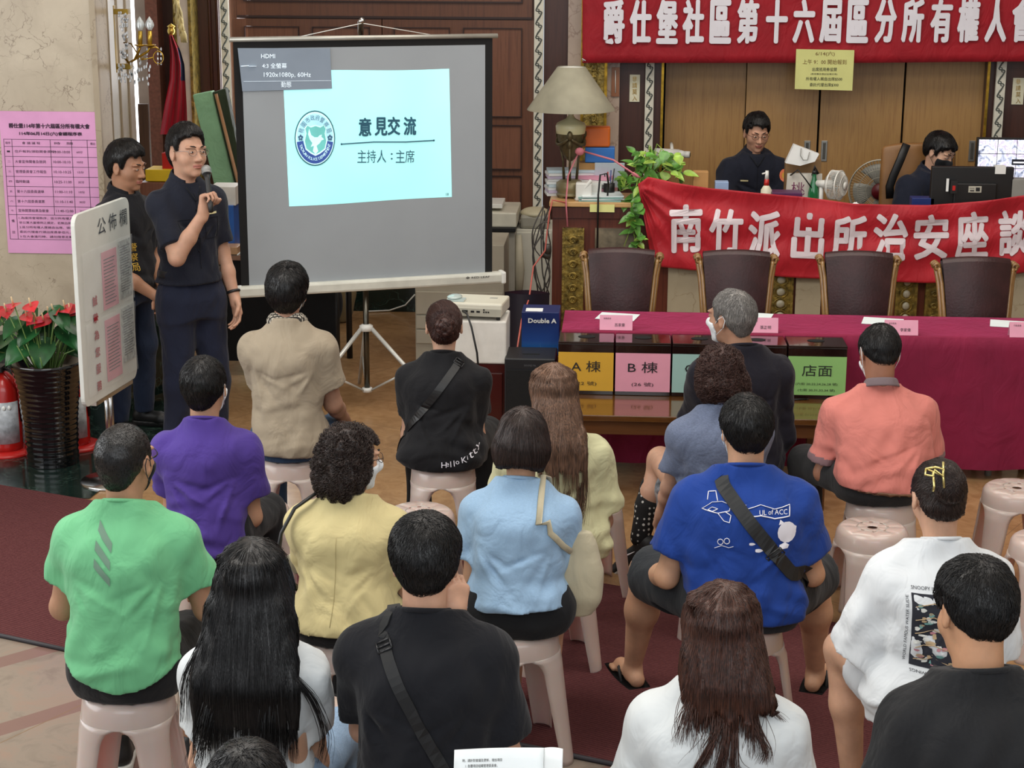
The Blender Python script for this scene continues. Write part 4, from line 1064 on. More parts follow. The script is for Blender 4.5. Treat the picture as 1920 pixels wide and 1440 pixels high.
for (pa, pb, kind) in [(1057, 1093, 'g'), (1116, 1195, 'd'), (1255, 1330, 'm'), (1448, 1490, 'r'), (1497, 1545, 'm'), (1689, 1725, 'r'), (1745, 1775, 'g'), (1905, 1990, 'm'), (2000, 2050, 'r')]:
    xa = W(pa, 430, YC).x-xc0; xb = W(pb, 430, YC).x-xc0; mb = MB(); z1 = zt_-YC*0
    if kind == 'd':
        mb.box((xa, -.004, zb_), (xb, .02, z1), 0); mb.build('wood_panel', M('mother_of_pearl_panel', '5b5344', .4, var=.5, nscale=9), t)
    elif kind == 'm':
        mb.box((xa, -.004, zb_), (xb, .02, z1), 0); mb.build('marble_panel', MINS, t)
    else:
        mb.box((xa, -.006, zb_), (xb, .02, z1), 0); xm = (xa+xb)/2; hw = (xb-xa)/2
        n_ = int((z1-zb_)/.075)
        for k in range(n_):
            zc = zb_+.04+k*.075
            if kind == 'g':
                for sg in (-1, 1): mb.tube([(xm+sg*hw*.5*(1-j/14)*math.cos(j*.6), -.010, zc+hw*.5*(1-j/14)*math.sin(j*.6)) for j in range(12)], .006, 5)
            else:
                mb.tube([(xm+hw*.6*math.cos(j*.45), -.008, zc+.034*math.sin(j*.45)) for j in range(14)], .004, 5, closed=True)
                mb.ell((xm, -.006, zc), (hw*.38, .012, .024), 1)
        for x in (xa, xb): mb.box((x-.008, -.012, zb_), (x+.008, .02, z1), 0)
        mb.build('relief_panel', [GOLDR, M('relief_shell', 'a09a86', .35)], t)
mb = MB(); mb.box((.0, .43, .96), (xc1-xc0, .70, 1.0)); mb.box((.05, .11, 0.05), (.09, .66, .96)); mb.box((xc1-xc0-.1, .11, 0.05), (xc1-xc0, .66, .96)); mb.box((xq+.0, .27, .96), (xc1-xc0, .43, 1.0)); mb.build('desk_shelf', WOODR, t)
mb = MB(); mb.box((xc0+.1, YC+.74, 0), (xc1, YW-.05, .25)); struct('floor_platform', mb, wood('wood_platform', '4a2a1c', '5e3828', 1, .5, 0))
# ---------- hanging banners
REDF = cloth('banner_red', 'b01523', .05, .3, .6); REDF2 = cloth('banner_red_satin', 'bd1a26', .05, .3, .45)
WHF = M('banner_white', 'e8e6ee', .6, var=.02); PKF = M('banner_pale', 'd9ccd0', .6, var=.02)
YB = YW-.20
def ub(u, v):
    px = 1092+(2080-1092)*u; pyb = 118-(8*max(0, u-.5)); p = W(px, -70*(1-v)+pyb*v, YB); p.y += .006*math.sin(px*.02+v*3)+.004*math.sin(px*.05-v*6); return p
mb = MB(); mb.grid(ub, 80, 12); up = mb.build('banner', REDF, None, solid=.002); tag(up, 'upper red cloth banner with bold white lettering hung above the reception', 'banner')
mb = MB()
for ch_, px in zip('爵仕堡社區第十六屆區分所有權人會', [1151, 1201, 1251, 1300, 1351, 1402, 1456, 1507, 1557, 1608, 1660, 1711, 1764, 1815, 1867, 1916]): TP(mb, ch_, px, 41-.004*(px-1151), YB, 41, 82, .028, off=.022)
mb.build('lettering', WHF, up)
tl, tb = W(1092, 5, YB), W(1092, 118, YB); mb = MB(); p = W(1098, 114, YB-.01); mb.tube([p, W(1092, 110, YB-.015), W(1094, 116, YB), W(1102, 118, YB)], .004, 6); mb.build('tie_cord', WHF, up)
# lower banner
YL = YC-.05
topx = [1196, 1215, 1260, 1330, 1400, 1500, 1600, 1660, 1740, 1800, 1860, 1920, 2010]; topy = [345, 331, 341, 353, 359, 369, 382, 384, 384, 381, 374, 366, 350]
botx = [1222, 1240, 1290, 1350, 1400, 1500, 1600, 1660, 1740, 1800, 1860, 1920, 2010]; boty = [492, 500, 505, 509, 514, 521, 525, 528, 530, 527, 520, 511, 495]
def lb(u, v):
    t_ = u; xs_ = np.linspace(0, 1, 13); f = lambda a: float(np.interp(t_, xs_, a))
    px = f(topx)*(1-v)+f(botx)*v; py = f(topy)*(1-v)+f(boty)*v
    py += 3*math.sin(px*.03)*math.sin(PI*v)*0; p = W(px, py, YL)
    d = 0
    for (ax_, ay_, an, wd, amp) in ((0.0, .05, .55, .05, .035), (0, .05, .28, .04, .03), (0, .05, .9, .06, .03), (.0, .05, 1.3, .07, .025)):
        dx_, dy_ = u*4.2, v-ay_; r_ = math.hypot(dx_, dy_)+1e-6; ang = math.atan2(dy_, dx_); d += amp*math.exp(-((ang-an)/.09)**2)*math.exp(-r_*.8)*min(1, r_*4)
    d += .010*math.sin(u*40+v*5)*math.exp(-v*3)+.008*math.sin(v*14+u*9)+.006*math.sin(u*23-v*8)
    p.y -= max(-.03, d); return p
mb = MB(); mb.grid(lb, 220, 40); lw = mb.build('banner', REDF2, None, solid=.002); tag(lw, 'lower red satin banner with brush lettering draped across the reception counter', 'banner')
g_ = [[lb(i/220, j/40) for j in range(41)] for i in range(221)]
lwb = BVHTree.FromPolygons([p for r in g_ for p in r], [(i*41+j, (i+1)*41+j, (i+1)*41+j+1, i*41+j+1) for i in range(220) for j in range(40)])
mb = MB()
def onb(x, z):
    h = lwb.ray_cast(Vector((x, YL-1, z)), Vector((0, 1, 0))); return (h[0] if h[0] else Vector((x, YL, z)))-Vector((0, .006, 0))
for ch_, px, py, w_, h_, r_ in zip('南竹派出所治安座談', [1286, 1361, 1433, 1515, 1592, 1670, 1746, 1822, 1903], [428, 433, 440, 444, 447, 444, 444, 441, 437], [62, 64, 62, 62, 66, 66, 66, 62, 62], [92, 84, 92, 92, 88, 90, 88, 92, 88], [.03, .0, -.02, -.03, 0, .0, .03, .05, .05]):
    c = W(px, py, YL); s = (W(px+1, py, YL)-c).length; put_text(mb, ch_, c.x, c.z, w_*s, h_*s, .026, onb, 0, r_)
mb.build('lettering', PKF, lw)
mb = MB(); mb.tube([W(1200, 333, YL), W(1196, 331, YL-.01), W(1150, 300, YL), W(1088, 282, YC+.12)], .006, 6); mb.tube([W(1088, 282, YC+.12), W(1078, 300, YC+.1), W(1065, 330, YC+.05), W(1061, 380, YC-.02), W(1064, 425, YC-.03)], .008, 6, flat=.4)
mb.tube([W(1196, 331, YL), W(1186, 325, YL)], .012, 6); mb.ell(W(1087, 284, YC+.10), (.03, .02, .025), 0, 10)
mb.build('tie_ribbon', M('ribbon_pink', 'c2707a', .6), lw)
# yellow notice
YELP = M('paper_yellow', 'd9da8e', .8, var=.02)
mb = MB(); y = YB-.03; q = [W(1493, 92, y), W(1602, 94, y), W(1598, 170, y), W(1490, 167, y)]; mb.add(q+[p+Vector((0, .003, 0)) for p in q], [(3, 2, 1, 0), (4, 5, 6, 7), (0, 1, 5, 4), (3, 7, 6, 2)]); yn = mb.build('paper_notice', YELP); tag(yn, 'yellow paper notice with handwritten-style lines hanging below the upper banner', 'notice')
mb = MB(); mb2 = MB()
TP(mb, '6/14(六)', 1547, 101, y, 36, 9, .02); TP(mb, '上午 9：00 開始報到', 1546, 116, y, 82, 9, .02)
TP(mb2, '出席抵用券協贊', 1546, 130, y, 46, 7, .02); TP(mb2, '(有效實名登記出席方有)', 1545, 139, y, 50, 4, .01); TP(mb2, '所有權人親自出席$500', 1545, 148, y, 68, 7, .02); TP(mb2, '委託代理出席$300', 1545, 159, y, 54, 7, .02)
mb.build('red_lettering', M('ink_olive', '7b5b2e', .7), yn); mb2.build('lettering', INK, yn)
# small plaques and thermometer
for px, lab in ((1190, 'narrow cream plaque with gold characters left of the sliding doors'), (1909, 'narrow cream plaque with gold characters right of the sliding doors')):
    mb = MB(); y = YW-.012; a = W(px-9, 140 if px < 1500 else 146, y); b = W(px+9, 191 if px < 1500 else 196, y); mb.box((a.x, y, b.z), (b.x, y+.01, a.z)); o = mb.build('name_plaque', M('plaque_cream', 'd5d2b8', .5)); tag(o, lab, 'plaque', 'plaques beside the sliding doors')
    mb = MB()
    for k, ch_ in enumerate('非請莫入'): TP(mb, ch_, px, (148 if px < 1500 else 153)+k*12, y, 9, 10, .02)
    mb.build('lettering', GOLD, o)
y = YW-.075; a = W(1147, 126, y); b = W(1161, 181, y); mb = MB(); mb.box((a.x, y, b.z), (b.x, y+.012, a.z)); th = mb.build('wall_thermometer', wood('wood_thermo', '7b4a2c', '8d5a38', 2)); tag(th, 'small wooden wall thermometer on the pink marble strip', 'thermometer')
mb = MB(); mb.tube([W(1154, 132, y-.006), W(1154, 174, y-.006)], .0035, 6); mb.build('glass_tube', WHT, th)
mb = MB(); a = W(1228, 286, YW-.35); p = a; mb.cyl(p, p+Vector((.17, -.03, -.004)), .032, n=20, m=0); mb.cyl(p+Vector((.17, -.03, -.004)), p+Vector((.21, -.037, -.006)), .030, .022, m=0); mb.cyl(p+Vector((.21, -.037, -.006)), p+Vector((.245, -.043, -.007)), .024, m=0); mb.cyl(p+Vector((.245, -.043, -.007)), p+Vector((.247, -.0435, -.007)), .014, m=1)
mb.tube([p+Vector((.12, 0, .02)), p+Vector((.12, .12, .04)), p+Vector((.12, .22, .04))], .012, 8, m=0); sc_ = mb.build('security_camera', [WHT, BLK]); tag(sc_, 'white cylindrical camera fixed above the trailing green plant', 'camera')
# ---------- lamp
ld = Vector((atz(1068, 372, ZC).x, YC+.20, ZC)); s = (W(1069, 300, ld.y)-W(1068, 300, ld.y)).length
o = empty('table_lamp', ld, 0, 'large table lamp with grey conical shade and bronze urn base on the counter', 'lamp')
def lz(py): return W(1068, py, ld.y).z-ZC
BRONZE = M('bronze', '5b5138', .45, metal=.5, var=.3, nscale=25); URN = M('urn_ivory', 'd2cba0', .3, var=.05)
zs0, zs1 = lz(206), lz(125)
mb = MB(); mb.lathe([(82*s, zs0), (81*s, zs0+.008), (26*s, zs1)], n=56); mb.lathe([(80*s, zs0+.002), (24*s, zs1)], n=56); mb.build('lamp_shade', M('shade_linen', '8f8b78', .75, var=.10, nscale=5), o)
mb = MB(); mb.lathe([(0, zs1-.005), (25*s, zs1-.004), (25*s, zs1)], n=32); mb.build('shade_cap', WHT, o)
mb = MB(); mb.lathe([(.018, lz(207)), (.024, lz(212)), (.016, lz(216)), (.03, lz(222)), (.085, lz(230)), (.095, lz(236)), (.092, lz(245)), (.088, lz(250))], n=32); mb.build('urn_top', URN, o)
mb = MB(); mb.lathe([(.084, lz(244)), (.080, lz(262)), (.066, lz(280)), (.035, lz(296)), (.010, lz(302))], n=28)
for k in range(3):
    a0 = 2*PI*k/3+.5
    P = [(.085*math.cos(a0+q*2*PI/3/8), .085*math.sin(a0+q*2*PI/3/8), lz(256)-.045*math.sin(PI*q/8)) for q in range(9)]; mb.tube(P, .011, 6)
    mb.ell((.092*math.cos(a0), .092*math.sin(a0), lz(252)), (.018, .018, .03)); mb.ell((.094*math.cos(a0), .094*math.sin(a0), lz(268)), (.014, .014, .026))
mb.build('urn', BRONZE, o)
for k in range(3):
    a0 = 2*PI*k/3+.5; mb = MB(); mb.tube([(.088*math.cos(a0), .088*math.sin(a0), lz(258)), (.055*math.cos(a0), .055*math.sin(a0), lz(300)), (.045*math.cos(a0), .045*math.sin(a0), lz(338))], [.009, .007, .009], 8); mb.build('leg', BRONZE, o)
mb = MB(); mb.lathe([(0, lz(336)), (.06, lz(337)), (.085, lz(342)), (.088, lz(356)), (.078, lz(360)), (.085, lz(363)), (.085, lz(366)), (0, lz(366))], n=32)
for k in range(4): a0 = k*PI/2+.7; mb.cyl((.065*math.cos(a0), .065*math.sin(a0), .0), (.06*math.cos(a0), .06*math.sin(a0), lz(364)), .020, .022)
mb.build('base', M('lamp_base', '7e7556', .4, metal=.3, var=.2), o)
# counter clutter
def stack(name, px, py, y, sz, n, mats, lab, cat, rz_=0, group=None, z=ZC, jit=.01):
    c = W(px, py, y); o = empty(name, (c.x, y, z), rad(rz_), lab, cat, group); rr = random.Random(px)
    zz = 0
    for k in range(n):
        h = sz[2]/n; mb = MB(); mb.cbox((rr.uniform(-jit, jit), rr.uniform(-jit, jit), zz+h/2), (sz[0]*rr.uniform(.95, 1.02), sz[1]*rr.uniform(.95, 1.02), h*.9), 0, rz(rad(rr.uniform(-6, 6)))); mb.build('sheet_bundle', mats[k % len(mats)], o); zz += h
    return o
LAV = M('paper_lavender', 'cfc3dc', .8); BLUEW = M('paper_pale_blue', 'c3d6de', .8); TEAL = M('folder_teal', '7fa6a0', .5)
stack('paper_stack', 1068, 310, YC+.33, (.30, .16, .16), 9, [PAPER, LAV, PAPER, BLUEW, PAPER], 'untidy stack of white and lavender papers behind the lamp', 'papers', 6)
stack('paper_pile', 1112, 320, YC+.32, (.26, .18, .13), 5, [PAPER, PINKP, PAPER], 'loose pile of papers with a pink sheet right of the lamp', 'papers', -14)
stack('magazine_stack', 1128, 372, YC+.12, (.27, .2, .035), 4, [TEAL, PAPER, TEAL, LB], 'stack of pale green magazines on the front edge of the counter', 'magazines', 4)
mb = MB(); a = W(1106, 383, YC-.014); b = W(1152, 398, YC-.014); mb.box((a.x, YC-.016, b.z), (b.x, YC-.013, a.z)); o = mb.build('sticky_note', YELP); tag(o, 'pale yellow note hanging over the counter edge below the magazines', 'note')
c = W(1138, 318, YC+.3); mb = MB(); mb.box((-.075, 0, 0), (.11, .004, .17), 0, Matrix.Rotation(.35, 4, 'X')); o = mb.build('leaning_document', M('doc_paleblue', 'cfdfe6', .7), None, loc=Vector((c.x, YC+.30, ZC+.05))); tag(o, 'pale blue document leaning on the paper pile beside the plant', 'document')
c = W(1119, 240, YC+.38)
mb = MB(); mb.box((-.105, 0, 0), (.085, .12, .20)); o = mb.build('carton', M('cardboard', 'b88b55', .8), None, loc=Vector((c.x, YC+.30, ZC))); tag(o, 'brown carton standing behind the lamp on the counter', 'carton')
mb = MB(); mb.box((-.10, 0, 0), (.085, .1, .095)); o = mb.build('file_case', M('blue_case', '2f74c4', .4), None, loc=Vector((c.x+.03, YC+.31, ZC+.202)), bev=.006); tag(o, 'bright blue file case on top of the brown carton', 'case')
mb = MB(); mb.box((-.105, 0, 0), (.085, .1, .125)); o = mb.build('orange_case', M('orange_case', 'd8681c', .4), None, loc=Vector((c.x-.0, YC+.31, ZC+.299)), bev=.012); tag(o, 'orange storage case stacked above the blue case', 'case')
mb = MB(); mb.box((-.05, -.04, 0), (.05, .04, .11)); mb.cyl((-.05, -.02, .0), (.045, -.035, .13), .012, m=0); o = mb.build('desk_phone', WHT, None, loc=Vector((W(1095, 350, YC+.08).x, YC+.08, ZC)), bev=.008); tag(o, 'white desk telephone standing right of the lamp base', 'telephone')
mb = MB(); mb.box((-.05, 0, 0), (.06, .08, .10)); o = mb.build('paper_tray', WHT, None, loc=Vector((W(1110, 350, YC+.2).x, YC+.16, ZC)), bev=.003); tag(o, 'small white box behind the desk telephone', 'box')
mb = MB(); o = empty('pen_holder', (W(1142, 355, YC+.2).x, YC+.2, ZC), 0, 'black mesh pen holder with hook stand near the trailing plant', 'holder')
mb.cyl((0, 0, 0), (0, 0, .09), .035, n=16); mb.build('cup', BLK, o)
for k in range(4): mb = MB(); mb.tube([(0.01*k-.015, 0, .02), (.02*k-.03, .01, .15+.01*k)], .0035, 6); mb.build('pen', [BLK, RED, M('blue_plastic', '23408a', .4), BLK][k], o)
mb = MB(); x = W(1122, 345, YC-.03).x; mb.tube([(x, YC-.03, W(1122, 470, YC-.03).z), (x, YC-.03, ZC+.05), (x+.01, YC-.02, ZC+.17), (x+.05, YC-.02, ZC+.18), (x+.06, YC+.0, ZC+.12), (x+.055, YC+.05, ZC+.003)], .006, 6); o = mb.build('microphone_cable', BLK); tag(o, 'black cable hooped over the counter edge and hanging down the front', 'cable')
# trailing plant
LEAF = M('leaf_pothos', '4f7f34', .35, var=.35, nscale=14); LEAF2 = M('leaf_pothos_light', '93b44e', .35, var=.2, nscale=14)
def leaf(mb, p, d, n, L_, w_, m=0):
    d = Vector(d).normalized(); n = Vector(n); sd = d.cross(n)
    if sd.length < 1e-3: sd = d.cross(Vector((1, 0, 0)))
    sd.normalize(); n = sd.cross(d); vs = []; prof = [(0, .0), (.04, .55), (.15, .9), (.35, 1.), (.6, .75), (.82, .38), (1, .02)]
    for f, k in prof:
        for q in (-1, -.5, 0, .5, 1): vs.append(Vector(p)+d*(L_*(f-.06*abs(q)*(1 if f < .1 else 0)))+sd*(w_*k*q)+n*(-abs(q)*-.18*w_-f*f*L_*.25))
    fs = [(i*5+j, i*5+j+1, (i+1)*5+j+1, (i+1)*5+j) for i in range(6) for j in range(4)]; mb.add(vs, fs, m, True)
o = empty('trailing_plant', (W(1215, 330, YC+.2).x, YC+.2, ZC), 0, 'leafy green pothos spilling over the counter beside the lower banner', 'plant')
mb = MB(); mb.lathe([(0, 0), (.07, 0), (.09, .12), (.085, .12), (.07, .10), (0, .10)]); mb.build('pot', M('pot_dark', '33302c', .5), o)
rr = random.Random(5); mb = MB(); ms = MB()
for k in range(115):
    if k < 62: q = W(rr.uniform(1185, 1285), rr.uniform(283, 330), YC+rr.uniform(.0, .35)); q.z -= 0
    elif k < 86: q = W(rr.uniform(1162, 1205), rr.uniform(325, 380), YC+rr.uniform(-.03, .12))
    else: q = W(rr.uniform(1182, 1203), rr.uniform(370, 462), YC-.04-rr.uniform(0, .05))
    q -= Vector(o.location); leaf(mb, q, (rr.uniform(-1, 1), rr.uniform(-1, .3), rr.uniform(-.9, .35)), (rr.uniform(-.3, .3), -.5, 1), rr.uniform(.05, .095), rr.uniform(.02, .036), 0 if rr.random() < .7 else 1)
    if k % 2 == 0 and k < 86: ms.tube([(0, 0, .1), (q.x*.5, q.y*.5, max(.1, q.z)+.04), q], .0025, 5)
for x0 in (1188, 1193, 1199): ms.tube([W(x0+8, 335, YC+.02)-Vector(o.location), W(x0, 370, YC-.04)-Vector(o.location), W(x0-6, 430, YC-.05)-Vector(o.location), W(x0-18 if x0 < 1190 else x0, 462, YC-.05)-Vector(o.location)], .0025, 5)
mb.build('leaves', [LEAF, LEAF2], o); ms.build('vines', LEAF2, o)
# ---------- things behind the counter
yd = YC+.62; zd = 1.0
def thingbox(name, pxa, pya, pxb, pyb, y, d, mat, lab, cat, bev=.004, z=None):
    a = W(pxa, pya, y); b = W(pxb, pyb, y); z0 = b.z if z is None else z; mb = MB(); mb.box((-(b.x-a.x)/2, 0, 0), ((b.x-a.x)/2, d, a.z-z0)); o = mb.build(name, mat, None, bev=bev, loc=Vector(((a.x+b.x)/2, y, z0))); return tag(o, lab, cat)
SCR = M('monitor_black', '121213', .45)
yM = YC+.45; a = W(1748, 312, yM); b = W(1897, 384, yM); o = empty('monitor', ((a.x+b.x)/2, yM, zd), 0, 'black monitor seen from behind with white label and paper note', 'monitor')
w_ = (b.x-a.x)/2; hz = a.z-zd; lz0 = b.z-zd
mb = MB(); mb.box((-w_, 0, max(.03, lz0-.06)), (w_, .045, hz)); mb.build('panel', SCR, o, bev=.006)
mb = MB(); mb.box((-w_*.45, -.02, .08), (w_*.6, 0, hz-.1)); mb.build('rear_housing', SCR, o, bev=.008)
mb = MB(); mb.cyl((0, .03, 0), (0, .03, .12), .03); mb.lathe([(0, 0), (.11, 0), (.11, .012), (0, .014)], (0, .03, 0)); mb.build('stand', SCR, o)
mb = MB(); c = W(1828, 355, yM-.022); c -= Vector(o.location); mb.box((c.x-.04, -.024, c.z-.02), (c.x+.04, -.021, c.z+.02)); l_ = mb.build('label', M('label_grey', 'b5b2a4', .6), o); mb = MB(); put_text(mb, 'MODEL', c.x-.018, c.z+.006, .03, .006, .01, XZ(-.026)); mb.box((c.x-.03, -.0255, c.z-.012), (c.x-.005, -.0245, c.z-.005)); mb.box((c.x+.005, -.0255, c.z-.012), (c.x+.03, -.0245, c.z+.012)); mb.build('print', INK, l_)
mb = MB(); c = W(1875, 317, yM); c -= Vector(o.location); mb.box((c.x-.03, -.008, c.z-.03), (c.x+.035, .05, c.z+.02)); mb.build('paper_note', PAPER, o)
c = W(1786, 352, yM)-Vector(o.location); mb = MB(); mb.box((c.x-.02, -.05, c.z-.03), (c.x+.02, -.02, c.z+.05), 0); mb.box((c.x-.045, -.03, c.z-.02), (c.x-.03, -.02, c.z+.06), 1); mb.box((c.x-.01, -.053, c.z-.01), (c.x+.008, -.05, c.z+.02), 2); mb.build('clip_holder', [BLK, PAPER, RED], o)
yM2 = YC+1.15; a = W(1833, 258, yM2); b = W(2010, 372, yM2); o = empty('surveillance_monitor', ((a.x+b.x)/2, yM2, zd-.04), 0, 'lit surveillance monitor showing a grid of bright camera views', 'monitor'); w_ = (b.x-a.x)/2; hz = a.z-o.location.z
mb = MB(); mb.box((-w_, 0, .08), (w_, .04, hz)); mb.build('bezel', SCR, o, bev=.004); mb = MB(); mb.cyl((0, .03, 0), (0, .03, .1), .03); mb.lathe([(0, 0), (.12, 0), (.12, .012), (0, .014)], (0, .03, 0)); mb.build('stand', SCR, o)
def cctv(key):
    m, nt, b_ = newmat(key); co_ = coords(nt, (1, 1, 1)); n = noise_tex(nt, co_, 16, 3, .6, 1)
    c_ = ramp(nt, n, [(.3, '4d5266'), (.42, 'a8b0c8'), (.5, 'e6e8f4'), (.6, 'b5acc8'), (.7, 'dde0ec')]); L(nt, c_, b_.inputs['Emission Color']); b_.inputs['Emission Strength'].default_value = .9; L(nt, c_, b_.inputs['Base Color']); return m
CC = cctv('cctv_view'); mb = MB()
for i in range(5):
    for j in range(4): cw = (2*w_-.02)/5; chh = (hz-.1)/4; mb.box((-w_+.01+i*cw+.002, -.003, .09+j*chh+.002), (-w_+.01+(i+1)*cw-.002, -.001, .09+(j+1)*chh-.002))
mb.build('screen', CC, o)
mb = MB(); c = W(1905, 307, yM2)-Vector(o.location); mb.box((c.x-.03, -.006, c.z-.008), (c.x+.14, -.004, c.z+.03), 0); mb.box((c.x-.02, -.007, c.z+.004), (c.x+.05, -.0065, c.z+.014), 1); mb.build('caption_bar', [M('bar_navy', '1c2030', .5), M('bar_text', 'e8e8f0', .5, emit=.8)], o)
thingbox('grey_speaker_box', 1897, 336, 1960, 372, YC+.45, .1, GREY, 'grey device box at the right edge behind the red banner', 'device', z=zd)
# fans
def fan(px, py, r, y, base_z, lab, hubm, yawd, cage, legs=True):
    c = W(px, py, y); o = empty('electric_fan', (c.x, y, base_z), rad(yawd), lab, 'fan'); h = c.z-base_z
    mb = MB()
    for yy, rf in ((-.025, 1), (.03, .98)): mb.tube([(r*rf*math.cos(2*PI*k/40), yy, h+r*rf*math.sin(2*PI*k/40)) for k in range(40)], .005, 5, closed=True)
    ns = 64
    for k in range(ns):
        a_ = 2*PI*k/ns; cs, sn = math.cos(a_), math.sin(a_)
        mb.tube([(r*.25*cs, -.055, h+r*.25*sn), (r*.7*cs, -.048, h+r*.7*sn), (r*cs, -.025, h+r*sn), (r*.98*cs, .03, h+r*.98*sn), (r*.6*cs, .06, h+r*.6*sn)], .0014, 4)
    for rf in (.45, .7): mb.tube([(r*rf*math.cos(2*PI*k/40), -.052, h+r*rf*math.sin(2*PI*k/40)) for k in range(40)], .002, 4, closed=True)
    mb.build('guard', cage, o)
    mb = MB()
    for k in range(4):
        a0 = 2*PI*k/4
        mb.grid(lambda u, v: (r*(.15+.72*v)*math.cos(a0+(u-.5)*1.1+v*.3), -.0+.03*(u-.5), h+r*(.15+.72*v)*math.sin(a0+(u-.5)*1.1+v*.3)), 5, 5)
    mb.build('blades', M('fan_blade_grey', '9a9a92', .4), o, solid=.003)
    mb = MB(); mb.lathe([(0, -.0), (r*.27, .0), (r*.27, .012), (0, .012)], mat=Matrix.Translation((0, -.055, h)) @ Matrix.Rotation(PI/2, 4, 'X')); mb.build('hub', hubm, o)
    mb = MB(); mb.cyl((0, .02, h), (0, .14, h), r*.35, r*.22); mb.cyl((0, .1, h-.02), (0, .1, 0.01), .014); mb.lathe([(0, 0), (r*.8, 0), (r*.75, .02), (0, .03)], (0, .1, 0)); mb.build('stand', WHT if r < .15 else GREY, o)
    return o
fan(1568, 347, .092, YC+.48, zd, 'small white desk fan turned sideways beside the green bottle', WHT, 60, WHT)
fan(1650, 357, .215, YW-.5, .25, 'large grey floor fan with dark red hub behind the counter', M('hub_red', '5b0f18', .4), -8, M('cage_grey', 'b5b1a2', .4, metal=.5))
mb = MB(); c = W(1649, 360, YC+1.23); 
# office chair of tan leather
c = W(1725, 300, YC+1.3); o = empty('office_chair', (c.x, YC+1.2, .25), rad(5), 'tan leather high-back office chair behind the masked worker', 'chair')
zt2 = W(1725, 268, YC+1.3).z-.25; mb = MB(); xw_ = .24
mb.grid(lambda u, v: ((u-.5)*2*(xw_+.01*math.sin(PI*v)), .1+.05*v-.04*(1-(2*u-1)**2)*1, .45+(zt2-.45)*v-.03*(abs(2*u-1)**3)*(v > .9)), 16, 16); mb.build('backrest', M('leather_tan', '8a6238', .4, var=.08), o, solid=.09, bev=.02)
mb = MB(); mb.cbox((0, -.12, .44), (.5, .48, .09)); mb.build('seat', MATS['leather_tan'], o, bev=.03)
mb = MB(); mb.cyl((0, -.1, .06), (0, -.1, .4), .03); mb.build('column', BLK, o)
for k in range(5): mb = MB(); a_ = 2*PI*k/5; mb.tube([(0, -.1, .08), (.28*math.cos(a_), -.1+.28*math.sin(a_), .03)], .02, 6); mb.build('leg', BLK, o)
mb = MB(); P = [W(1700, 270, YC+1.13), W(1688, 300, YC+1.12), W(1675, 330, YC+1.12), W(1668, 350, YC+1.13), W(1669, 372, YC+1.13)]
P = [p-Vector(o.location) for p in P]
mb.tube(P, .028, 8, flat=.35); so = mb.build('shoulder_strap', BLK, None); so.location = o.location; tag(so, 'wide black bag strap hanging over the tan chair back', 'strap')
# tote bag, paper bag, bottles, folder
c = W(1508, 345, YC+.95); y_ = YC+.60
mb = MB(); za, zb = W(1500, 325, y_).z, 1.0; mb.grid(lambda u, v: ((u-.5)*.24*(1-.08*v)+.0, .06*math.sin(PI*u)*-1*(1-.6*v)+.004*math.sin(u*20), (za-zb)*v), 20, 12); mb.grid(lambda u, v: ((u-.5)*.24*(1-.08*v), .06*math.sin(PI*u)*(1-.6*v), (za-zb)*v), 20, 12)
tb = empty('tote_bag', (W(1508, 345, y_).x, y_, zb), 0, 'off-white canvas tote bag with purple character on the counter desk', 'bag'); mb.build('bag_body', cloth('canvas_offwhite', 'c9c4b8'), tb)
mb = MB(); c2 = W(1496, 354, y_-.062)-Vector(tb.location); put_text(mb, '桃', c2.x, c2.z, .085, .085, .02, XZ(-.064)); mb.build('lettering', M('ink_purple', '6d2350', .6), tb)
mb = MB(); mb.tube([(-.09, -.02, za-zb-.01), (-.05, -.06, za-zb+.03), (.0, -.065, za-zb-.03), (.045, -.066, za-zb-.09)], .011, 6, flat=.4); mb.tube([(.05, -.02, za-zb-.01), (.06, -.03, za-zb+.05), (.08, -.03, za-zb)], .011, 6, flat=.4); mb.build('handle', BLK, tb)
pb = empty('paper_bag', (W(1512, 300, y_+.06).x, y_+.06, zb), 0, 'white paper carrier bag tipped over above the tote bag', 'bag')
q = [W(*p, y_+.03)-Vector(pb.location) for p in ((1489, 271), (1536, 289), (1528, 303), (1500, 311), (1473, 306))]
mb = MB(); n = len(q); mb.add(q+[p+Vector((.0, .07, 0)) for p in q], [tuple(range(n)), tuple(range(2*n-1, n-1, -1))]+[(i, i+n, (i+1) % n+n, (i+1) % n) for i in range(n)]); mb.build('bag_body', PAPER, pb)
mb = MB(); mb.tube([W(1502, 278, y_+.022)-Vector(pb.location), W(1501, 292, y_+.02)-Vector(pb.location), W(1506, 300, y_+.02)-Vector(pb.location), W(1514, 300, y_+.02)-Vector(pb.location), W(1518, 285, y_+.022)-Vector(pb.location)], .003, 6); mb.build('handle', GREY, pb)
mb = MB(); a = W(1475, 300, y_+.1); b = W(1540, 330, y_+.1); mb.box((a.x-pb.location.x, .09, 0), (b.x-pb.location.x, .18, a.z-zb)); cb = mb.build('brown_bag', M('paper_brown', '8b6d49', .8), None, loc=pb.location.copy()); tag(cb, 'brown paper bag behind the white tote bag', 'bag')
y_ = YC+.20
gb = empty('green_bottle', (W(1526, 350, y_+.35).x, y_+.35, zd), 0, 'green soda bottle beside the small white fan', 'bottle'); h = W(1526, 320, y_+.35).z-zd
mb = MB(); mb.lathe([(0, 0), (.032, 0), (.036, .02), (.036, h*.5), (.030, h*.62), (.013, h*.86), (.013, h*.93)], n=24); mb.build('bottle_body', M('glass_green', '1f6b3e', .12, coat=.4), gb)
mb = MB(); mb.cyl((0, 0, h*.93), (0, 0, h), .015); mb.build('cap', BLK, gb)
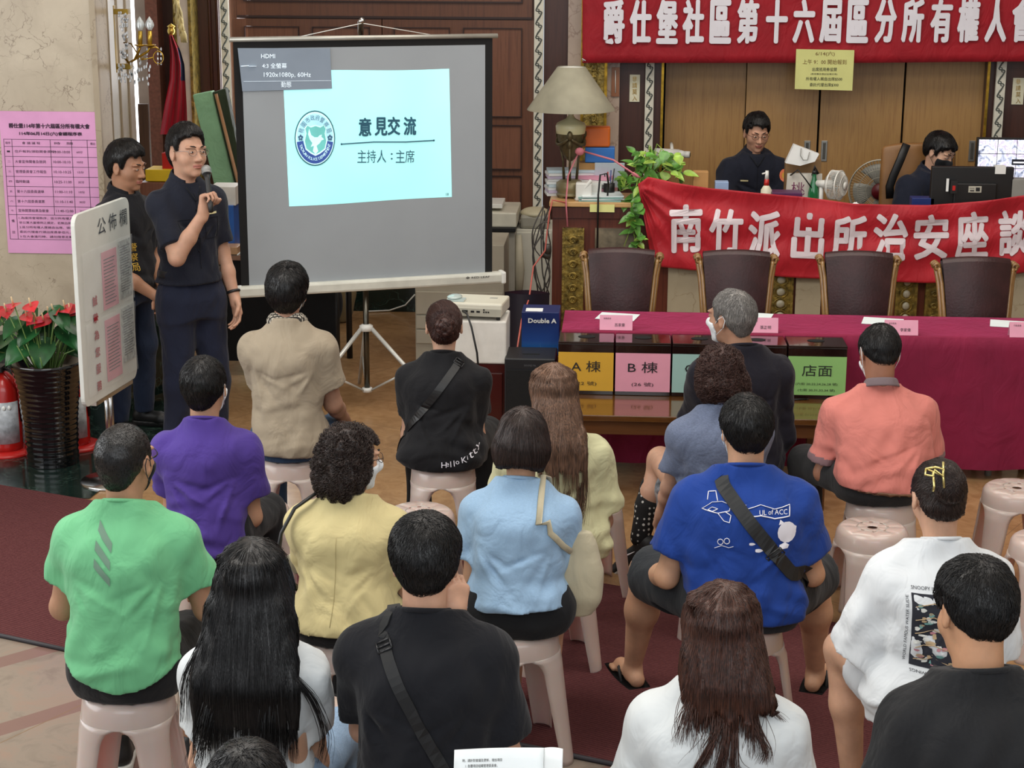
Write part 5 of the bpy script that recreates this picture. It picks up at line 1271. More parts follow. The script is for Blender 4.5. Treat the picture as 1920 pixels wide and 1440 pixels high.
sb = empty('spray_bottle', (W(1436, 345, YC+.2).x, YC+.15, ZC-.05), 0, 'cream hand sanitiser bottle with red and white pump', 'bottle'); h = W(1436, 320, YC+.15).z-ZC+.05
mb = MB(); mb.lathe([(0, -.0), (.034, 0), (.036, .02), (.034, h*.5), (.016, h*.62)], n=24); mb.build('bottle_body', M('cream_plastic', 'd8d3bc', .35), sb)
mb = MB(); mb.cyl((0, 0, h*.6), (0, 0, h*.78), .017, .014); mb.build('collar', RED, sb); mb = MB(); mb.cyl((0, 0, h*.78), (0, 0, h), .013, .010); mb.cyl((0, 0, h*.95), (-.03, -.01, h*.92), .005); mb.build('pump', WHT, sb)
thingbox('purple_folder', 1448, 361, 1504, 374, YC+.08, .14, M('purple_plastic', '4d1f4c', .4), 'dark purple folder lying right of the sanitiser bottle', 'folder', z=ZC-.05)
thingbox('card_reader', 1341, 341, 1366, 356, YC+.12, .08, M('blue_grey_plastic', '8fa6c8', .4), 'small pale blue device in front of the seated officer', 'device', z=ZC-.05)
thingbox('brown_desk_box', 1300, 322, 1328, 345, YC+.12, .08, M('cardboard', 'b88b55', .8), 'small tan box at the end of the trailing plant', 'box', z=ZC-.05)
thingbox('blue_tray', 1710, 371, 1752, 384, YC+.45, .1, M('blue_dark_plastic', '1b2d6b', .4), 'dark blue plastic tray beside the black monitor', 'tray', z=1.0)
mb = MB(); c = W(1600, 378, YC+.2); mb.grid(lambda u, v: ((u-.5)*.16, (v-.5)*.08, .04*math.sin(PI*u)*math.sin(PI*v)+.01*math.sin(u*19+v*7)*math.sin(PI*u)), 14, 8); o = mb.build('crumpled_tissue', PAPER, None, loc=Vector((c.x, YC+.14, ZC-.047)), solid=.003); tag(o, 'crumpled white plastic packet on the counter before the large fan', 'packet')
# ---------- projection screen
ang = rad(21.5); pc = atz(689, 760, 0); xd = Vector((math.cos(ang), math.sin(ang), 0)); Y0 = pc.y
sc = empty('projection_screen', (pc.x, pc.y, 0), ang, 'tripod projection screen with black border showing a pale cyan slide', 'screen')
nrm = Vector((math.sin(ang), -math.cos(ang), 0))
def onscr(px, py, off=.04):
    r = ray(px, py); o_ = Vector((0, 0, CZ)); p0 = pc+nrm*off; t_ = (p0-o_).dot(nrm)/r.dot(nrm); p = o_+r*t_; d = p-pc; return Vector((d.dot(xd), -off, p.z))
q = [onscr(438, 79), onscr(918, 66), onscr(928, 516), onscr(452, 545)]
xL = (q[0].x+q[3].x)/2; xR = (q[1].x+q[2].x)/2; zT = (q[0].z+q[1].z)/2; zB = (q[2].z+q[3].z)/2
SCRM = M('screen_fabric', '989ea3', .9, var=.02, nscale=2); yS = -.04
mb = MB(); mb.box((xL, yS, zB), (xR, yS+.004, zT)); mb.build('screen_border', M('screen_black', '0c0c0d', .9, var=0), sc)
mb = MB(); mb.box((xL+.045, yS-.002, zB), (xR-.045, yS, zT-.045)); mb.build('screen_fabric', SCRM, sc)
mb = MB(); mb.tube([(xL-.02, yS, zT+.005), (xR+.03, yS, zT+.005)], .014, 10); mb.build('top_bar', M('alu', 'b5b3aa', .35, metal=.5), sc)
mb = MB(); mb.box((xL-.03, yS-.045, zB-.04), (xR+.055, yS+.03, zB+.025)); mb.build('housing', M('housing_cream', 'cfcfc4', .4), sc, bev=.014)
for x in (xL-.035, xR+.06): mb = MB(); mb.box((x-.015, yS-.05, zB-.045), (x+.015, yS+.035, zB+.03)); mb.build('end_cap', WHT, sc, bev=.01)
mb = MB(); c = onscr(893, 520); put_text(mb, '❖ RED LEAF', c.x-.005, zB+.006, .15, .016, .015, lambda x, z: Vector((x, yS-.048, z))); mb.build('lettering', INK, sc)
mb = MB(); mb.cyl((0, 0, .10), (0, 0, zB), .017, n=12); mb.cyl((0, .012, zB), (0, .012, zT+.06), .012); mb.build('pole', M('steel_dark', '55524a', .25, metal=.9), sc)
mb = MB(); mb.tube([(0, .01, zT+.02), (0, .01, zT+.09), (0, -.03, zT+.10)], .018, 8); mb.build('hook', CHROME, sc)
mb = MB(); mb.tube([(-.38, yS, zT+.012), (0, yS+.01, zT+.085), (.42, yS, zT+.012)], .0025, 5); mb.build('hanging_cord', WHT, sc)
mb = MB(); mb.lathe([(.018, .455), (.04, .46), (.04, .49), (.02, .50)]); mb.build('leg_collar', WHT, sc); mb = MB(); mb.lathe([(0, .085), (.03, .085), (.03, .11), (0, .112)]); mb.build('foot_collar', WHT, sc)
f1 = atz(607, 770, 0); feet = [math.atan2((f1-pc).y, (f1-pc).x)-ang]; rl = (f1-pc).length
rl = .52
for k, a_ in enumerate((rad(200), rad(320), rad(82))):
    d = Vector((math.cos(a_), math.sin(a_), 0)); mb = MB(); mb.tube([d*.035+Vector((0, 0, .475)), d*rl+Vector((0, 0, .012))], .013, 8); l_ = mb.build('leg', M('leg_white', 'c6c6c0', .3, metal=.3), sc)
    mb = MB(); m_ = d*(rl*.52)+Vector((0, 0, .475-.46*.52+.0)); mb.tube([m_, d*.028+Vector((0, 0, .097))], .008, 6); mb.build('brace', MATS['leg_white'], l_)
# projected slide: the projector's light put into glowing colour over the fabric
def slide_mat():
    m, nt, b = newmat('slide_light'); co = coords(nt); c_ = ramp(nt, noise_tex(nt, co, 1.2, 2), [(.35, '9fe0e2'), (.65, 'aeeeee')]); L(nt, c_, b.inputs['Emission Color']); L(nt, c_, b.inputs['Base Color']); b.inputs['Emission Strength'].default_value = .5; b.inputs['Roughness'].default_value = .9; return m
g4 = [onscr(530, 134), onscr(842, 129), onscr(847, 369), onscr(542, 387)]
def slide_pt(u, v, off=.0): 
    a_ = g4[0].lerp(g4[1], u); b_ = g4[3].lerp(g4[2], u); p = a_.lerp(b_, v); p.y = yS-.003-off; p.z += .006*math.sin(u*6.5)*(.6-v); return p
mb = MB(); mb.grid(lambda u, v: slide_pt(u, v), 30, 20); sl = mb.build('projected_slide', slide_mat(), sc)
def sfn(x, y_): # slide px space
    p = onscr(x, y_); p.y = yS-.006; return p
TXS = M('slide_text', '2f5f74', .9, emit=.05); mb = MB()
S_ = lambda x, y: sfn(x, -y)
for ch_, px, py in zip('意見交流', (684, 714, 738, 768), (238, 237, 236, 236)): put_text(mb, ch_, px, -py, 24, 35, .026, S_)
for ch_, px in zip('主持人:主席', (678, 696, 715, 734, 750, 768)): put_text(mb, ch_, px, -293, 4 if ch_ == ':' else 17, 12 if ch_ == ':' else 24, .0, S_)
mb.tube([sfn(640, 270), sfn(700, 266), sfn(760, 266), sfn(814, 263)], .0035, 6); mb.ell(sfn(640, 270), (.006, .001, .006), 0, 8); mb.ell(sfn(813, 263), (.006, .001, .006), 0, 8); put_text(mb, '18', 838, -364, 5, 5, 0, S_)
mb.build('slide_lettering', TXS, sc)
# emblem
def disc(mb, cx, cy, rx, ry, off, m, n=40, r0=0., a0=0, a1=2*PI):
    P = []
    for k in range(n+1):
        a_ = a0+(a1-a0)*k/n; 
        for rr_ in (r0, 1): p = onscr(cx+rx*rr_*math.cos(a_), cy-ry*rr_*math.sin(a_)); p.y = yS-off; P.append(p)
    mb.add(P, [(2*i, 2*i+1, 2*i+3, 2*i+2) for i in range(n)], m)
mb = MB(); ex_, ey = 590, 259
disc(mb, ex_, ey, 38, 52, .0060, 0); disc(mb, ex_, ey, 36, 49.5, .0066, 1); disc(mb, ex_, ey, 34, 47, .0072, 2); disc(mb, ex_, ey, 34.5, 47.5, .0078, 3, r0=.64, a0=PI+.15, a1=2*PI-.15)
shd = [(0, 22), (9, 19), (15, 23), (19, 17), (17, 8), (20, -6), (17, -20), (8, -27), (0, -31), (-8, -27), (-17, -20), (-20, -6), (-17, 8), (-19, 17), (-15, 23), (-9, 19)]
for sc2, off, m in ((1.1, .0084, 1), (1., .009, 4)):
    P = [onscr(ex_+1+x*sc2, ey-y*sc2-1) for x, y in shd]
    for p in P: p.y = yS-off
    mb.add(P, [tuple(range(len(P)-1, -1, -1))], m)
dv = [(-12, 18), (-8, 6), (-2, 2), (4, 2), (8, 6), (12, 7), (11, 3), (16, -2), (11, -4), (8, -9), (2, -14), (5, -24), (0, -30), (-5, -24), (-3, -14), (-9, -16), (-6, -9), (-11, -2), (-14, 8)]
P = [onscr(ex_+1+x, ey-y) for x, y in dv]
for p in P: p.y = yS-.0098
mb.add(P, [tuple(range(len(P)-1, -1, -1))], 1)
for k, ch_ in enumerate('桃園市政府警察局'):
    a_ = rad(158-k*19.4); put_text(mb, ch_, ex_+28*math.cos(a_), -(ey-39*math.sin(a_)), 8, 10, .02, lambda x, y: (lambda p: Vector((p.x, yS-.0095, p.z)))(sfn(x, -y)), 5, a_-PI/2)
for k, ch_ in enumerate('TAOYUAN POLICE DEPARTMENT'):
    if ch_ == ' ': continue
    a_ = rad(200+k*5.9); put_text(mb, ch_, ex_+28*math.cos(a_), -(ey-39*math.sin(a_)), None, 5, .02, lambda x, y: (lambda p: Vector((p.x, yS-.0095, p.z)))(sfn(x, -y)), 1, a_+PI/2)
for px in (563, 618):
    for k in range(5): disc(mb, px+3*math.cos(k*1.257+PI/2), 258-3.6*math.sin(k*1.257+PI/2), 2, 2.6, .0095, 5, 8)
E_ = .25
mb.build('slide_emblem', [M('sl_dark', '3a7480', .9, emit=.1), M('sl_white', 'c8f4f4', .9, emit=.5), M('sl_pale', 'a9e0ec', .9, emit=.45), M('sl_blue', '3a55a0', .9, emit=.25), M('sl_teal', '6cc0bc', .9, emit=.35), M('sl_slate', '4a7090', .9, emit=.1)], sc)
# on-screen HDMI box
mb = MB(); q = [onscr(445, 90), onscr(618, 90), onscr(622, 166), onscr(454, 171)]
for p in q: p.y = yS-.009
mb.add(q, [(3, 2, 1, 0)], 0)
q = [onscr(447, 96), onscr(617, 94), onscr(620, 166), onscr(456, 171)]
hb = mb.build('menu_overlay', M('menu_grey', '7a8592', .9, emit=.18, var=.02), sc)
mb = MB(); f2 = lambda x, y: (lambda p: Vector((p.x, yS-.011, p.z)))(sfn(x, -y))
put_text(mb, 'HDMI', 502, -105, 26, 8, .015, f2); put_text(mb, '4:3 全螢幕', 514, -123, 46, 10, .01, f2); put_text(mb, '1920x1080p, 60Hz', 538, -141, 88, 11, .01, f2); put_text(mb, '動態', 536, -158, 19, 11, .01, f2)
mb.tube([f2(451, -124), f2(466, -123)], .0022, 5); mb.tube([f2(466, -124), f2(480, -124)], .010, 6, flat=.1); mb.tube([f2(456, -152.5), f2(620, -151)], .0008, 4)
mb.build('menu_lettering', M('menu_white', 'd9e6ee', .9, emit=.45), hb)
# ------------------------------------------------------------------ left side and things round the screen
# pink schedule poster
y = YM-.006; a = W(0, 208, y); b = W(186, 213, y); c = W(191, 476, y); d = W(12, 474, y)
PK = M('poster_pink', 'd79ac4', .75, var=.03)
mb = MB(); xa = W(-2, 208, y).x; xb = W(188, 208, y).x; za = a.z; zb = W(90, 475, y).z
mb.box((xa, y-.003, zb), (xb, y, za)); po = mb.build('schedule_poster', PK); tag(po, 'pink meeting schedule poster with ruled table taped to the marble wall', 'poster')
mb = MB(); P2 = lambda u, v: Vector((xa+(xb-xa)*u, y-.0045, za-(za-zb)*v)); wd, hg = xb-xa, za-zb
def ln(u0, v0, u1, v1, t=.0022):
    p, q = P2(u0, v0), P2(u1, v1); mb.box((min(p.x, q.x)-t/2, y-.0045, min(p.z, q.z)-t/2), (max(p.x, q.x)+t/2, y-.003, max(p.z, q.z)+t/2))
def tx_(t, u, v, w=None, h=None, b=0): put_text(mb, t, u*wd, -v*hg, w*wd if w else None, h*hg if h else None, b, lambda x, z: Vector((xa+x, y-.005, za+z)))
tx_('爵仕堡114年第十六屆區分所有權大會', .49, .10, .80, .034, .03); tx_('114年06月14日(六)會議程序表', .50, .155, .62, .030, .03)
rows = [.195, .245, .315, .385, .455, .525, .595, .665, .725, .90]
for v in rows: ln(.03, v, .97, v)
for u, v1 in ((.03, .9), (.97, .9), (.11, .9), (.49, .725), (.70, .725), (.855, .725)): ln(u, .195, u, v1)
for t, u in (('程序', .07), ('會 議 議 程', .30), ('時   間', .62), ('備註', .91)): tx_(t, u, .22, .05 if len(t) == 2 else .18, .018)
for k, (n_, t, tm, m_) in enumerate([('一', '住戶報到(領取開會資料)', '09:00-10:00', '60分'), ('二', '大會宣佈開會及致詞', '10:00-10:10', '10分'), ('三', '管理委員會工作報告', '10:10-10:25', '15分'), ('四', '臨時動議', '10:25-11:00', '35分'), ('五', '第十六屆委員選舉', '11:00-11:10', '10分'), ('六', '第十六屆委員選票', '11:10-11:40', '30分'), ('七', '宣佈開票結果及散會', '11:40-12:00', '20分')]):
    v = (rows[k+1]+rows[k+2])/2; tx_(n_, .07, v, .03, .012); tx_(t, .12+.018*len(t), v, .034*len(t), .022); tx_(tm, .595, v, .17, .018); tx_(m_, .775, v, .06, .018)
tx_('備', .07, .77, .03, .02); tx_('註', .07, .85, .03, .02)
for k, t in enumerate(['1.為維持會場秩序，區分所有權人會議應準時出席', '依公寓大廈條例之規定，若無出席委託出席，由管理', '2.區分所有權人應親自出席，領取出席費伍佰元整', '委託代理者代領出席費參佰元，代理人限一人會', '3.在大會進行時，請勿隨意走動，保持會場秩序']): tx_(t, .53, .748+.033*k, .80, .018)
mb.build('lettering', M('ink_purple_black', '3a2438', .8), po)
# crystal wall sconce
y = W(222, 100, YM+.35).y; so = empty('wall_sconce', W(222, 75, YM+.35), 0, 'gilt crystal candle sconce on the marble pillar beside the window', 'wall lamp')
o0 = Vector(so.location); Q = lambda px, py, dy=0.: W(px, py, y+dy)-o0
GY = M('gilt_yellow', 'a98c3a', .3, metal=.7, var=.15)
mb = MB(); a = Q(213, 10, .02); b = Q(221, 136, .02); mb.box((a.x, -.0, b.z), (b.x, .04, a.z)); mb.box((a.x, .0, a.z-.05), (a.x+.085, .05, a.z-.02)); mb.box((a.x, .0, b.z+.02), (a.x+.085, .05, b.z+.05)); mb.build('backplate', GY, so, bev=.003)
CR = M('crystal', 'e8eef4', .03, trans=.6, var=0, spec=.8)
mb = MB(); rr = random.Random(2)
for k in range(46):
    p = Q(rr.uniform(222, 240), rr.uniform(22, 108), -.03); mb.ell(p, (.007, .006, .010), 0, 6)
for k in range(50):
    p = Q(rr.uniform(222, 282), rr.uniform(122, 158)-abs(rr.gauss(0, 3)), -.05); mb.ell(p, (.006, .005, .013), 0, 6)
for px in (262, 276, 296, 302):
    for k in range(4): mb.ell(Q(px, 92+k*9, -.08), (.005, .005, .011), 0, 6)
mb.build('crystal_drops', CR, so)
for k, px in enumerate((263, 281)):
    e = Q(px, 88, -.10); mb = MB(); mb.tube([Q(232, 106, 0), Q(242, 118, -.03), Q(252, 112, -.07), Q(px-3, 96, -.1), e], .007, 6); mb.tube([Q(232, 80, 0), Q(246, 82, -.03), Q(256, 98, -.07), Q(266, 112, -.08), Q(px+6, 108, -.1)], .004, 6)
    arm = mb.build('arm', GOLD, so)
    mb = MB(); mb.lathe([(.008, 0), (.032, .008), (.034, .014), (.010, .012)], e, 16); mb.build('candle_cup', GOLD, so)
    mb = MB(); mb.cyl(e+Vector((0, 0, .01)), Q(px, 58, -.10), .014, .013, 12); mb.build('candle', GY, so)
    q = Q(px, 56, -.1); mb = MB(); mb.lathe([(.010, 0), (.024, .018), (.026, .03), (.018, .05), (.006, .068), (0, .076)], q, 14); mb.build('bulb', M('bulb_glass', 'dfe6e8', .05, trans=.5, var=0, spec=.7), so)
for px, r in ((297, .036),): mb = MB(); mb.tube([Q(px, 108, -.1)+Vector((r*.8*math.cos(a_), 0, r*math.sin(a_))) for a_ in [k*2*PI/20 for k in range(20)]], .003, 5, closed=True); mb.tube([Q(281, 90, -.1), Q(292, 88, -.1), Q(299, 94, -.1)], .006, 6); mb.build('loop_arm', GOLD, so)
# flag with pole, gold tassel curtain
yf = YW-.45; fo = empty('flag', (W(325, 70, yf).x, yf, 0), 0, 'furled red flag with a blue corner standing in the window recess', 'flag'); o0 = Vector(fo.location)
Q = lambda px, py, dy=0.: W(px, py, yf+dy)-o0
mb = MB(); mb.cyl((0, 0, .0), Q(321, 60), .012, n=10); mb.build('pole', GOLD, fo); mb = MB(); mb.ell(Q(321, 58), (.028, .028, .032)); mb.lathe([(.02, 0), (.03, .01), (.0, .03)], Q(321, 52)); mb.build('finial', M('gold_bright', 'd8b45a', .25, metal=.8), fo)
def fl_(u, v):
    xl_ = np.interp(v, [0, .2, .45, .7, 1], [316, 319, 318, 309, 300]); xr_ = np.interp(v, [0, .15, .3, .7, 1], [324, 338, 346, 350, 352]); p = Q(xl_+(xr_-xl_)*u, 66+(252-66)*v, -.05+.035*math.sin(u*15+v*2)); return p
mb = MB(); mb.grid(fl_, 40, 24)
for i_, f_ in enumerate(mb.f):
    iu = i_ % 40; iv = i_//40
    if iu > 26 and 3 <= iv < 11 and iu > 30-(iv-3)*.3: mb.m[i_] = 1
mb.build('flag_cloth', [cloth('flag_red', 'c0142a', .05), cloth('flag_blue', '1b2250', .05)], fo)
mb = MB(); mb.lathe([(0, 0), (.16, 0), (.15, .03), (.03, .05), (.02, .3), (0, .3)]); mb.build('base', GOLD, fo)
mb = MB(); rr = random.Random(8)
for k in range(7):
    px, py = [(329, -8), (331, 10), (336, 24), (338, 40), (341, 54), (344, 66), (334, 32)][k]; p = W(px, py, yf-.1)
    for j in range(9): a_ = rr.uniform(0, 6.28); mb.tube([p+Vector((0, 0, .05)), p+Vector((.018*math.cos(a_), .018*math.sin(a_), .0)), p+Vector((.012*math.cos(a_)*1.5, .012, -.05))], .006, 5)
mb.tube([W(327, -60, yf-.1), W(330, 0, yf-.1), W(336, 30, yf-.1), W(343, 66, yf-.1)], .012, 6); tg = mb.build('tassel_rope', M('gold_tassel', 'd9c48a', .6, var=.2)); tag(tg, 'cream and gold tassel rope hanging beside the red flag', 'tassel')
mb = MB(); a = W(258, 195, YW-.6); b = W(278, 330, YW-.6); mb.box((a.x, a.y, .0), (b.x+.02, a.y+.03, a.z)); o = mb.build('folded_board', wood('board_brown', '3a2415', '4a3020', 1)); tag(o, 'dark brown folded wooden board standing behind the left policeman', 'board')
# green folded cot
y = YW-.75
def quad_slab(name, pts, y, dth, mat, lab, cat, dy=(0, 0, 0, 0)):
    q = [W(px, py, y+e) for (px, py), e in zip(pts, dy)]; n = len(q); mb = MB(); mb.add(q+[p+Vector((0, dth, 0)) for p in q], [tuple(range(n-1, -1, -1)), tuple(range(n, 2*n))]+[(i, (i+1) % n, (i+1) % n+n, i+n) for i in range(n)]); o = mb.build(name, mat, bev=.006); return tag(o, lab, cat)
quad_slab('canvas_roll', [(361, 178), (396, 171), (500, 592), (460, 592)], y, .10, cloth('canvas_mint', '7fb285', .05, .4, .6), 'pale green canvas sheet folded and leaning beside the screen', 'canvas')
quad_slab('canvas_roll', [(398, 173), (422, 166), (508, 592), (478, 592)], y+.02, .10, cloth('canvas_olive', '2e3a26', .1, .4), 'dark olive canvas sheet leaning behind the pale green one', 'canvas')
mb = MB(); mb.tube([W(405, 176, y-.02), W(508, 590, y-.02)], .012, 6); o = mb.build('wooden_pole', wood('pole_wood', '8b6038', 'a0744a', 2)); tag(o, 'thin wooden pole between the pale green and olive canvases', 'pole')
# table behind the policeman with clutter
yt = 10.75; zt3 = .78
a = W(262, 480, yt); b = W(478, 480, yt)
t = empty('side_table', ((a.x+b.x)/2, yt, 0), 0, 'cluttered side table behind the speaking policeman', 'table'); w_ = (b.x-a.x)/2
mb = MB(); mb.box((-w_, 0, zt3-.03), (w_+.55, .6, zt3)); mb.build('tabletop', wood('side_wood', '7a5a48', '8e6c58', 1, .4, 0), t)
mb = MB(); mb.box((w_*.45, .005, .10), (w_+.5, .02, zt3-.03)); mb.build('black_cloth', cloth('cloth_black_plain', '0f1012'), t)
for sx in (-w_+.04, w_+.5):
    for sy in (.04, .55): mb = MB(); mb.cyl((sx, sy, 0), (sx, sy, zt3-.03), .02); mb.build('leg', BLK, t)
def clut(name, px0, py0, px1, py1, dy, d, mat, lab, cat, z=None, rzd=0):
    y = yt+dy; a = W(px0, py0, y); b = W(px1, py1, y); z0 = zt3 if z is None else z; mb = MB(); mb.box((-(b.x-a.x)/2, 0, 0), ((b.x-a.x)/2, d, max(.01, a.z-z0))); o = mb.build(name, mat, None, bev=.003, loc=Vector(((a.x+b.x)/2, y, z0))); o.rotation_euler.z = rad(rzd); return tag(o, lab, cat)
clut('blue_crate', 397, 385, 440, 462, .15, .25, M('crate_blue', '2b5fae', .4), 'bright blue crate of papers behind the policeman with the microphone', 'crate', zt3)
clut('white_bag', 392, 350, 442, 388, .17, .2, M('plastic_white_bag', 'd9d8d2', .5), 'white plastic bags piled on the blue crate', 'bag', W(400, 386, yt+.15).z)
clut('wooden_case', 404, 463, 446, 495, .0, .14, wood('case_wood', 'a87f5c', 'bd9670', 1.5), 'light wooden case on the side table by the screen edge', 'case')
clut('paper_heap', 400, 497, 448, 506, -.0, .1, LB, 'sheets of paper on the table edge below the wooden case', 'papers')
ye = clut('yellow_box', 272, 318, 322, 337, .35, .2, M('box_yellow', 'd8b61f', .5), 'yellow box between the two standing policemen', 'box', W(272, 340, yt+.35).z)
clut('storage_chest', 262, 342, 330, 470, .33, .25, wood('chest_wood', '6b4335', '7d5242', 1), 'red-brown wooden chest behind the two standing policemen', 'chest')
clut('red_canister', 303, 287, 326, 318, .40, .1, RED, 'small red canister on the yellow box', 'canister', W(303, 317.5, yt+.40).z)
rf = clut('red_folder', 280, 450, 308, 500, .05, .02, M('folder_red', 'b31b26', .4), 'red festive envelope folder with gold print between the two policemen', 'folder', zt3-.05)
mb = MB(); ff = XZ(-.004); put_text(mb, '三二', 0, .1, .05, .03, .02, ff)
for k in range(6): mb.ell((-.02+.012*k, -.003, .02+.01*(k % 2)), (.012, .002, .010), 0, 8)
mb.build('gold_print', M('print_gold', 'e0a72c', .5), rf)
clut('magazine_file', 266, 425, 280, 470, .03, .12, LAV, 'lavender magazine file left of the red folder', 'file')
# cabinets, copier, shredder, bin behind the screen
yc_ = 11.15
a = W(778, 505, yc_); b = W(945, 505, yc_); o = empty('drawer_cabinet', ((a.x+b.x)/2, yc_, 0), 0, 'beige drawer cabinet below the right end of the screen', 'cabinet'); w_ = (b.x-a.x)/2; zt4 = .80
BG = M('cabinet_beige', 'b5ae9c', .5, var=.03); mb = MB(); mb.box((-w_, 0, .02), (w_, .5, zt4)); mb.build('body', BG, o, bev=.004)
zz = [W(790, p, yc_).z for p in (645, 617, 590, 545)]
for k in range(3): mb = MB(); mb.box((-w_+.006, -.012, zz[k]+.006), (w_-.006, 0, zz[k+1]-.004)); mb.build('drawer', BG, o, bev=.003)
yc2 = 11.9; a = W(895, 398, yc2); b = W(966, 398, yc2); o = empty('photocopier', ((a.x+b.x)/2, yc2, 0), 0, 'white and grey photocopier half hidden behind the screen', 'copier'); w_ = (b.x-a.x)/2; h = a.z
mb = MB(); mb.box((-w_, 0, 0), (w_, .5, h-.13)); mb.build('body', M('copier_grey', 'a8a498', .5), o, bev=.006)
mb = MB(); mb.box((-w_-.005, -.03, h-.13), (w_+.005, .5, h-.10)); mb.build('control_panel', BLK, o, bev=.004); mb = MB(); mb.box((-w_, -.01, h-.10), (w_+.01, .5, h)); mb.build('scanner_lid', M('copier_lid', 'd2cfbe', .4), o, bev=.008)
mb = MB(); mb.box((-w_, .05, h+.02), (w_*.3, .35, h+.05)); mb.build('paper_tray', WHT, o, bev=.004)
mb = MB(); mb.tube([(w_+.02, .05, h-.16), (w_+.03, .03, h*.55), (w_+.02, .05, h*.2)], [.02, .035, .015], 8, flat=.6); mb.build('side_flap', M('flap_beige', 'b9b29c', .6), o)
yc3 = 12.1; a = W(966, 430, yc3); b = W(1036, 430, yc3); h = a.z; o = empty('white_cabinet', ((a.x+b.x)/2, yc3, 0), 0, 'plain white cabinet standing between the copier and the counter', 'cabinet'); w_ = (b.x-a.x)/2
mb = MB(); mb.box((-w_, 0, 0), (w_, .45, h)); mb.build('body', M('cabinet_white', 'd6d4c6', .5, var=.02), o, bev=.004); mb = MB(); mb.box((-w_+.01, -.012, .03), (w_-.01, 0, h-.02)); mb.build('door', MATS['cabinet_white'], o, bev=.003)
o2 = empty('paper_shredder', ((a.x+b.x)/2+.0, yc3+.1, h), 0, 'grey and cream rounded machine on top of the white cabinet', 'machine'); h2 = W(990, 392, yc3+.1).z-h
mb = MB(); mb.box((-w_*.75, -.08, 0), (w_*.8, .2, h2*.75)); mb.build('body', M('machine_grey', '9d9b8f', .5), o2, bev=.02); mb = MB(); mb.ell((0, .05, h2*.75), (w_*.8, .14, h2*.3)); mb.build('lid', M('machine_cream', 'c6bfa2', .5), o2)
# tangled cables on counter side
mb = MB(); rr = random.Random(4)
for k in range(7):
    x0 = rr.uniform(1015, 1034); P = [W(x0, 385+k*2, YC+.02)]
    for q in (430, 470, 520, 560): P.append(W(x0+rr.uniform(-26, 8), q, YC-.04-rr.uniform(0, .05)))
    P2_ = []
    for i in range(len(P)-1):
        for s_ in range(5): P2_.append(P[i].lerp(P[i+1], s_/5))
    for _ in range(3): P2_ = [P2_[0]]+[(P2_[i-1]+P2_[i]*2+P2_[i+1])/4 for i in range(1, len(P2_)-1)]+[P2_[-1]]
    mb.tube(P2_, .0045, 6)
mb.tube([W(1026, 458, YC-.07), W(1026, 475, YC-.07)], .022, 8); mb.tube([W(1018, 474, YC-.07), W(1030, 482, YC-.07)], .02, 8)
mb.tube([W(1024+40*0+24*math.cos(a_)*1.0, 450+34*math.sin(a_), YC-.06) for a_ in [k*.42 for k in range(3, 13)]], .004, 6)
o = mb.build('cable_bundle', M('cable_grey', '3a3632', .5)); tag(o, 'tangle of dark power cables hanging beside the counter', 'cables')
mb = MB(); P = [W(1060, 380, YC-.02), W(1036, 375, YC-.02), W(1030, 400, YC-.05), W(1022, 470, YC-.1), W(1000, 500, YC-.15), W(992, 560, YC-.3), W(978, 600, YC-.5), W(970, 652, 9.4)]
mb.tube(P, .005, 6); o = mb.build('red_cable', M('cable_red', 'b4584c', .5)); tag(o, 'thin red cable running from the counter down behind the blue paper box', 'cable')
mb = MB(); y = YC-.25; c = W(988, 575, y); bg = empty('shopping_bag', (c.x, y, 0), 0, 'dark shopping bag with red lining behind the blue paper box', 'bag'); h = W(988, 548, y).z
mb.grid(lambda u, v: ((u-.5)*.26*(1+.05*v), -.07*math.sin(PI*u), h*v), 14, 8); mb.grid(lambda u, v: ((u-.5)*.26*(1+.05*v), .07*math.sin(PI*u), h*v), 14, 8); mb.build('bag_body', M('bag_dark', '191522', .4, bmp=.3, bscale=12), bg); mb = MB(); mb.lathe([(0, 0), (.1, 0)], (0, 0, h-.03), 20, sy=.5); mb.build('lining', RED, bg)
# paper boxes + black speaker
ys = 9.15; a = W(946, 658, ys); b = W(1046, 658, ys); zt5 = atz(990, 668, .66).z; a = atz(946, 672, .62); b = atz(1042, 672, .62); ys = a.y
sp = empty('loudspeaker', ((a.x+b.x)/2, ys, 0), 0, 'black loudspeaker cabinet beside the yellow ballot box', 'speaker'); w_ = (b.x-a.x)/2
mb = MB(); mb.box((-w_, 0, .02), (w_, .27, .62)); mb.build('body', M('speaker_black', '141518', .45), sp, bev=.006); mb = MB(); mb.box((-w_+.012, -.008, .04), (w_-.012, 0, .56)); mb.build('grille', M('grille_black', '070708', .9, bmp=.6, bscale=300), sp)
mb = MB(); mb.box((-.045, .10, .62), (.045, .13, .624)); mb.build('handle', BLK, sp); mb = MB(); put_text(mb, 'SOUND PA', 0, .585, .06, .010, .02, XZ(-.002)); mb.build('lettering', M('ink_greydark', '55565a', .6), sp)
yb = ys+.30; a = W(978, 585, yb); b = W(1049, 585, yb); h = a.z; pxb = .235
mb = MB(); mb.box((a.x, yb, .0), (b.x, yb+.2, h-pxb-.002)); o = mb.build('cardboard_box', M('cardboard', 'b88b55', .8), bev=.003); tag(o, 'cardboard box carrying the blue paper box behind the loudspeaker', 'box')
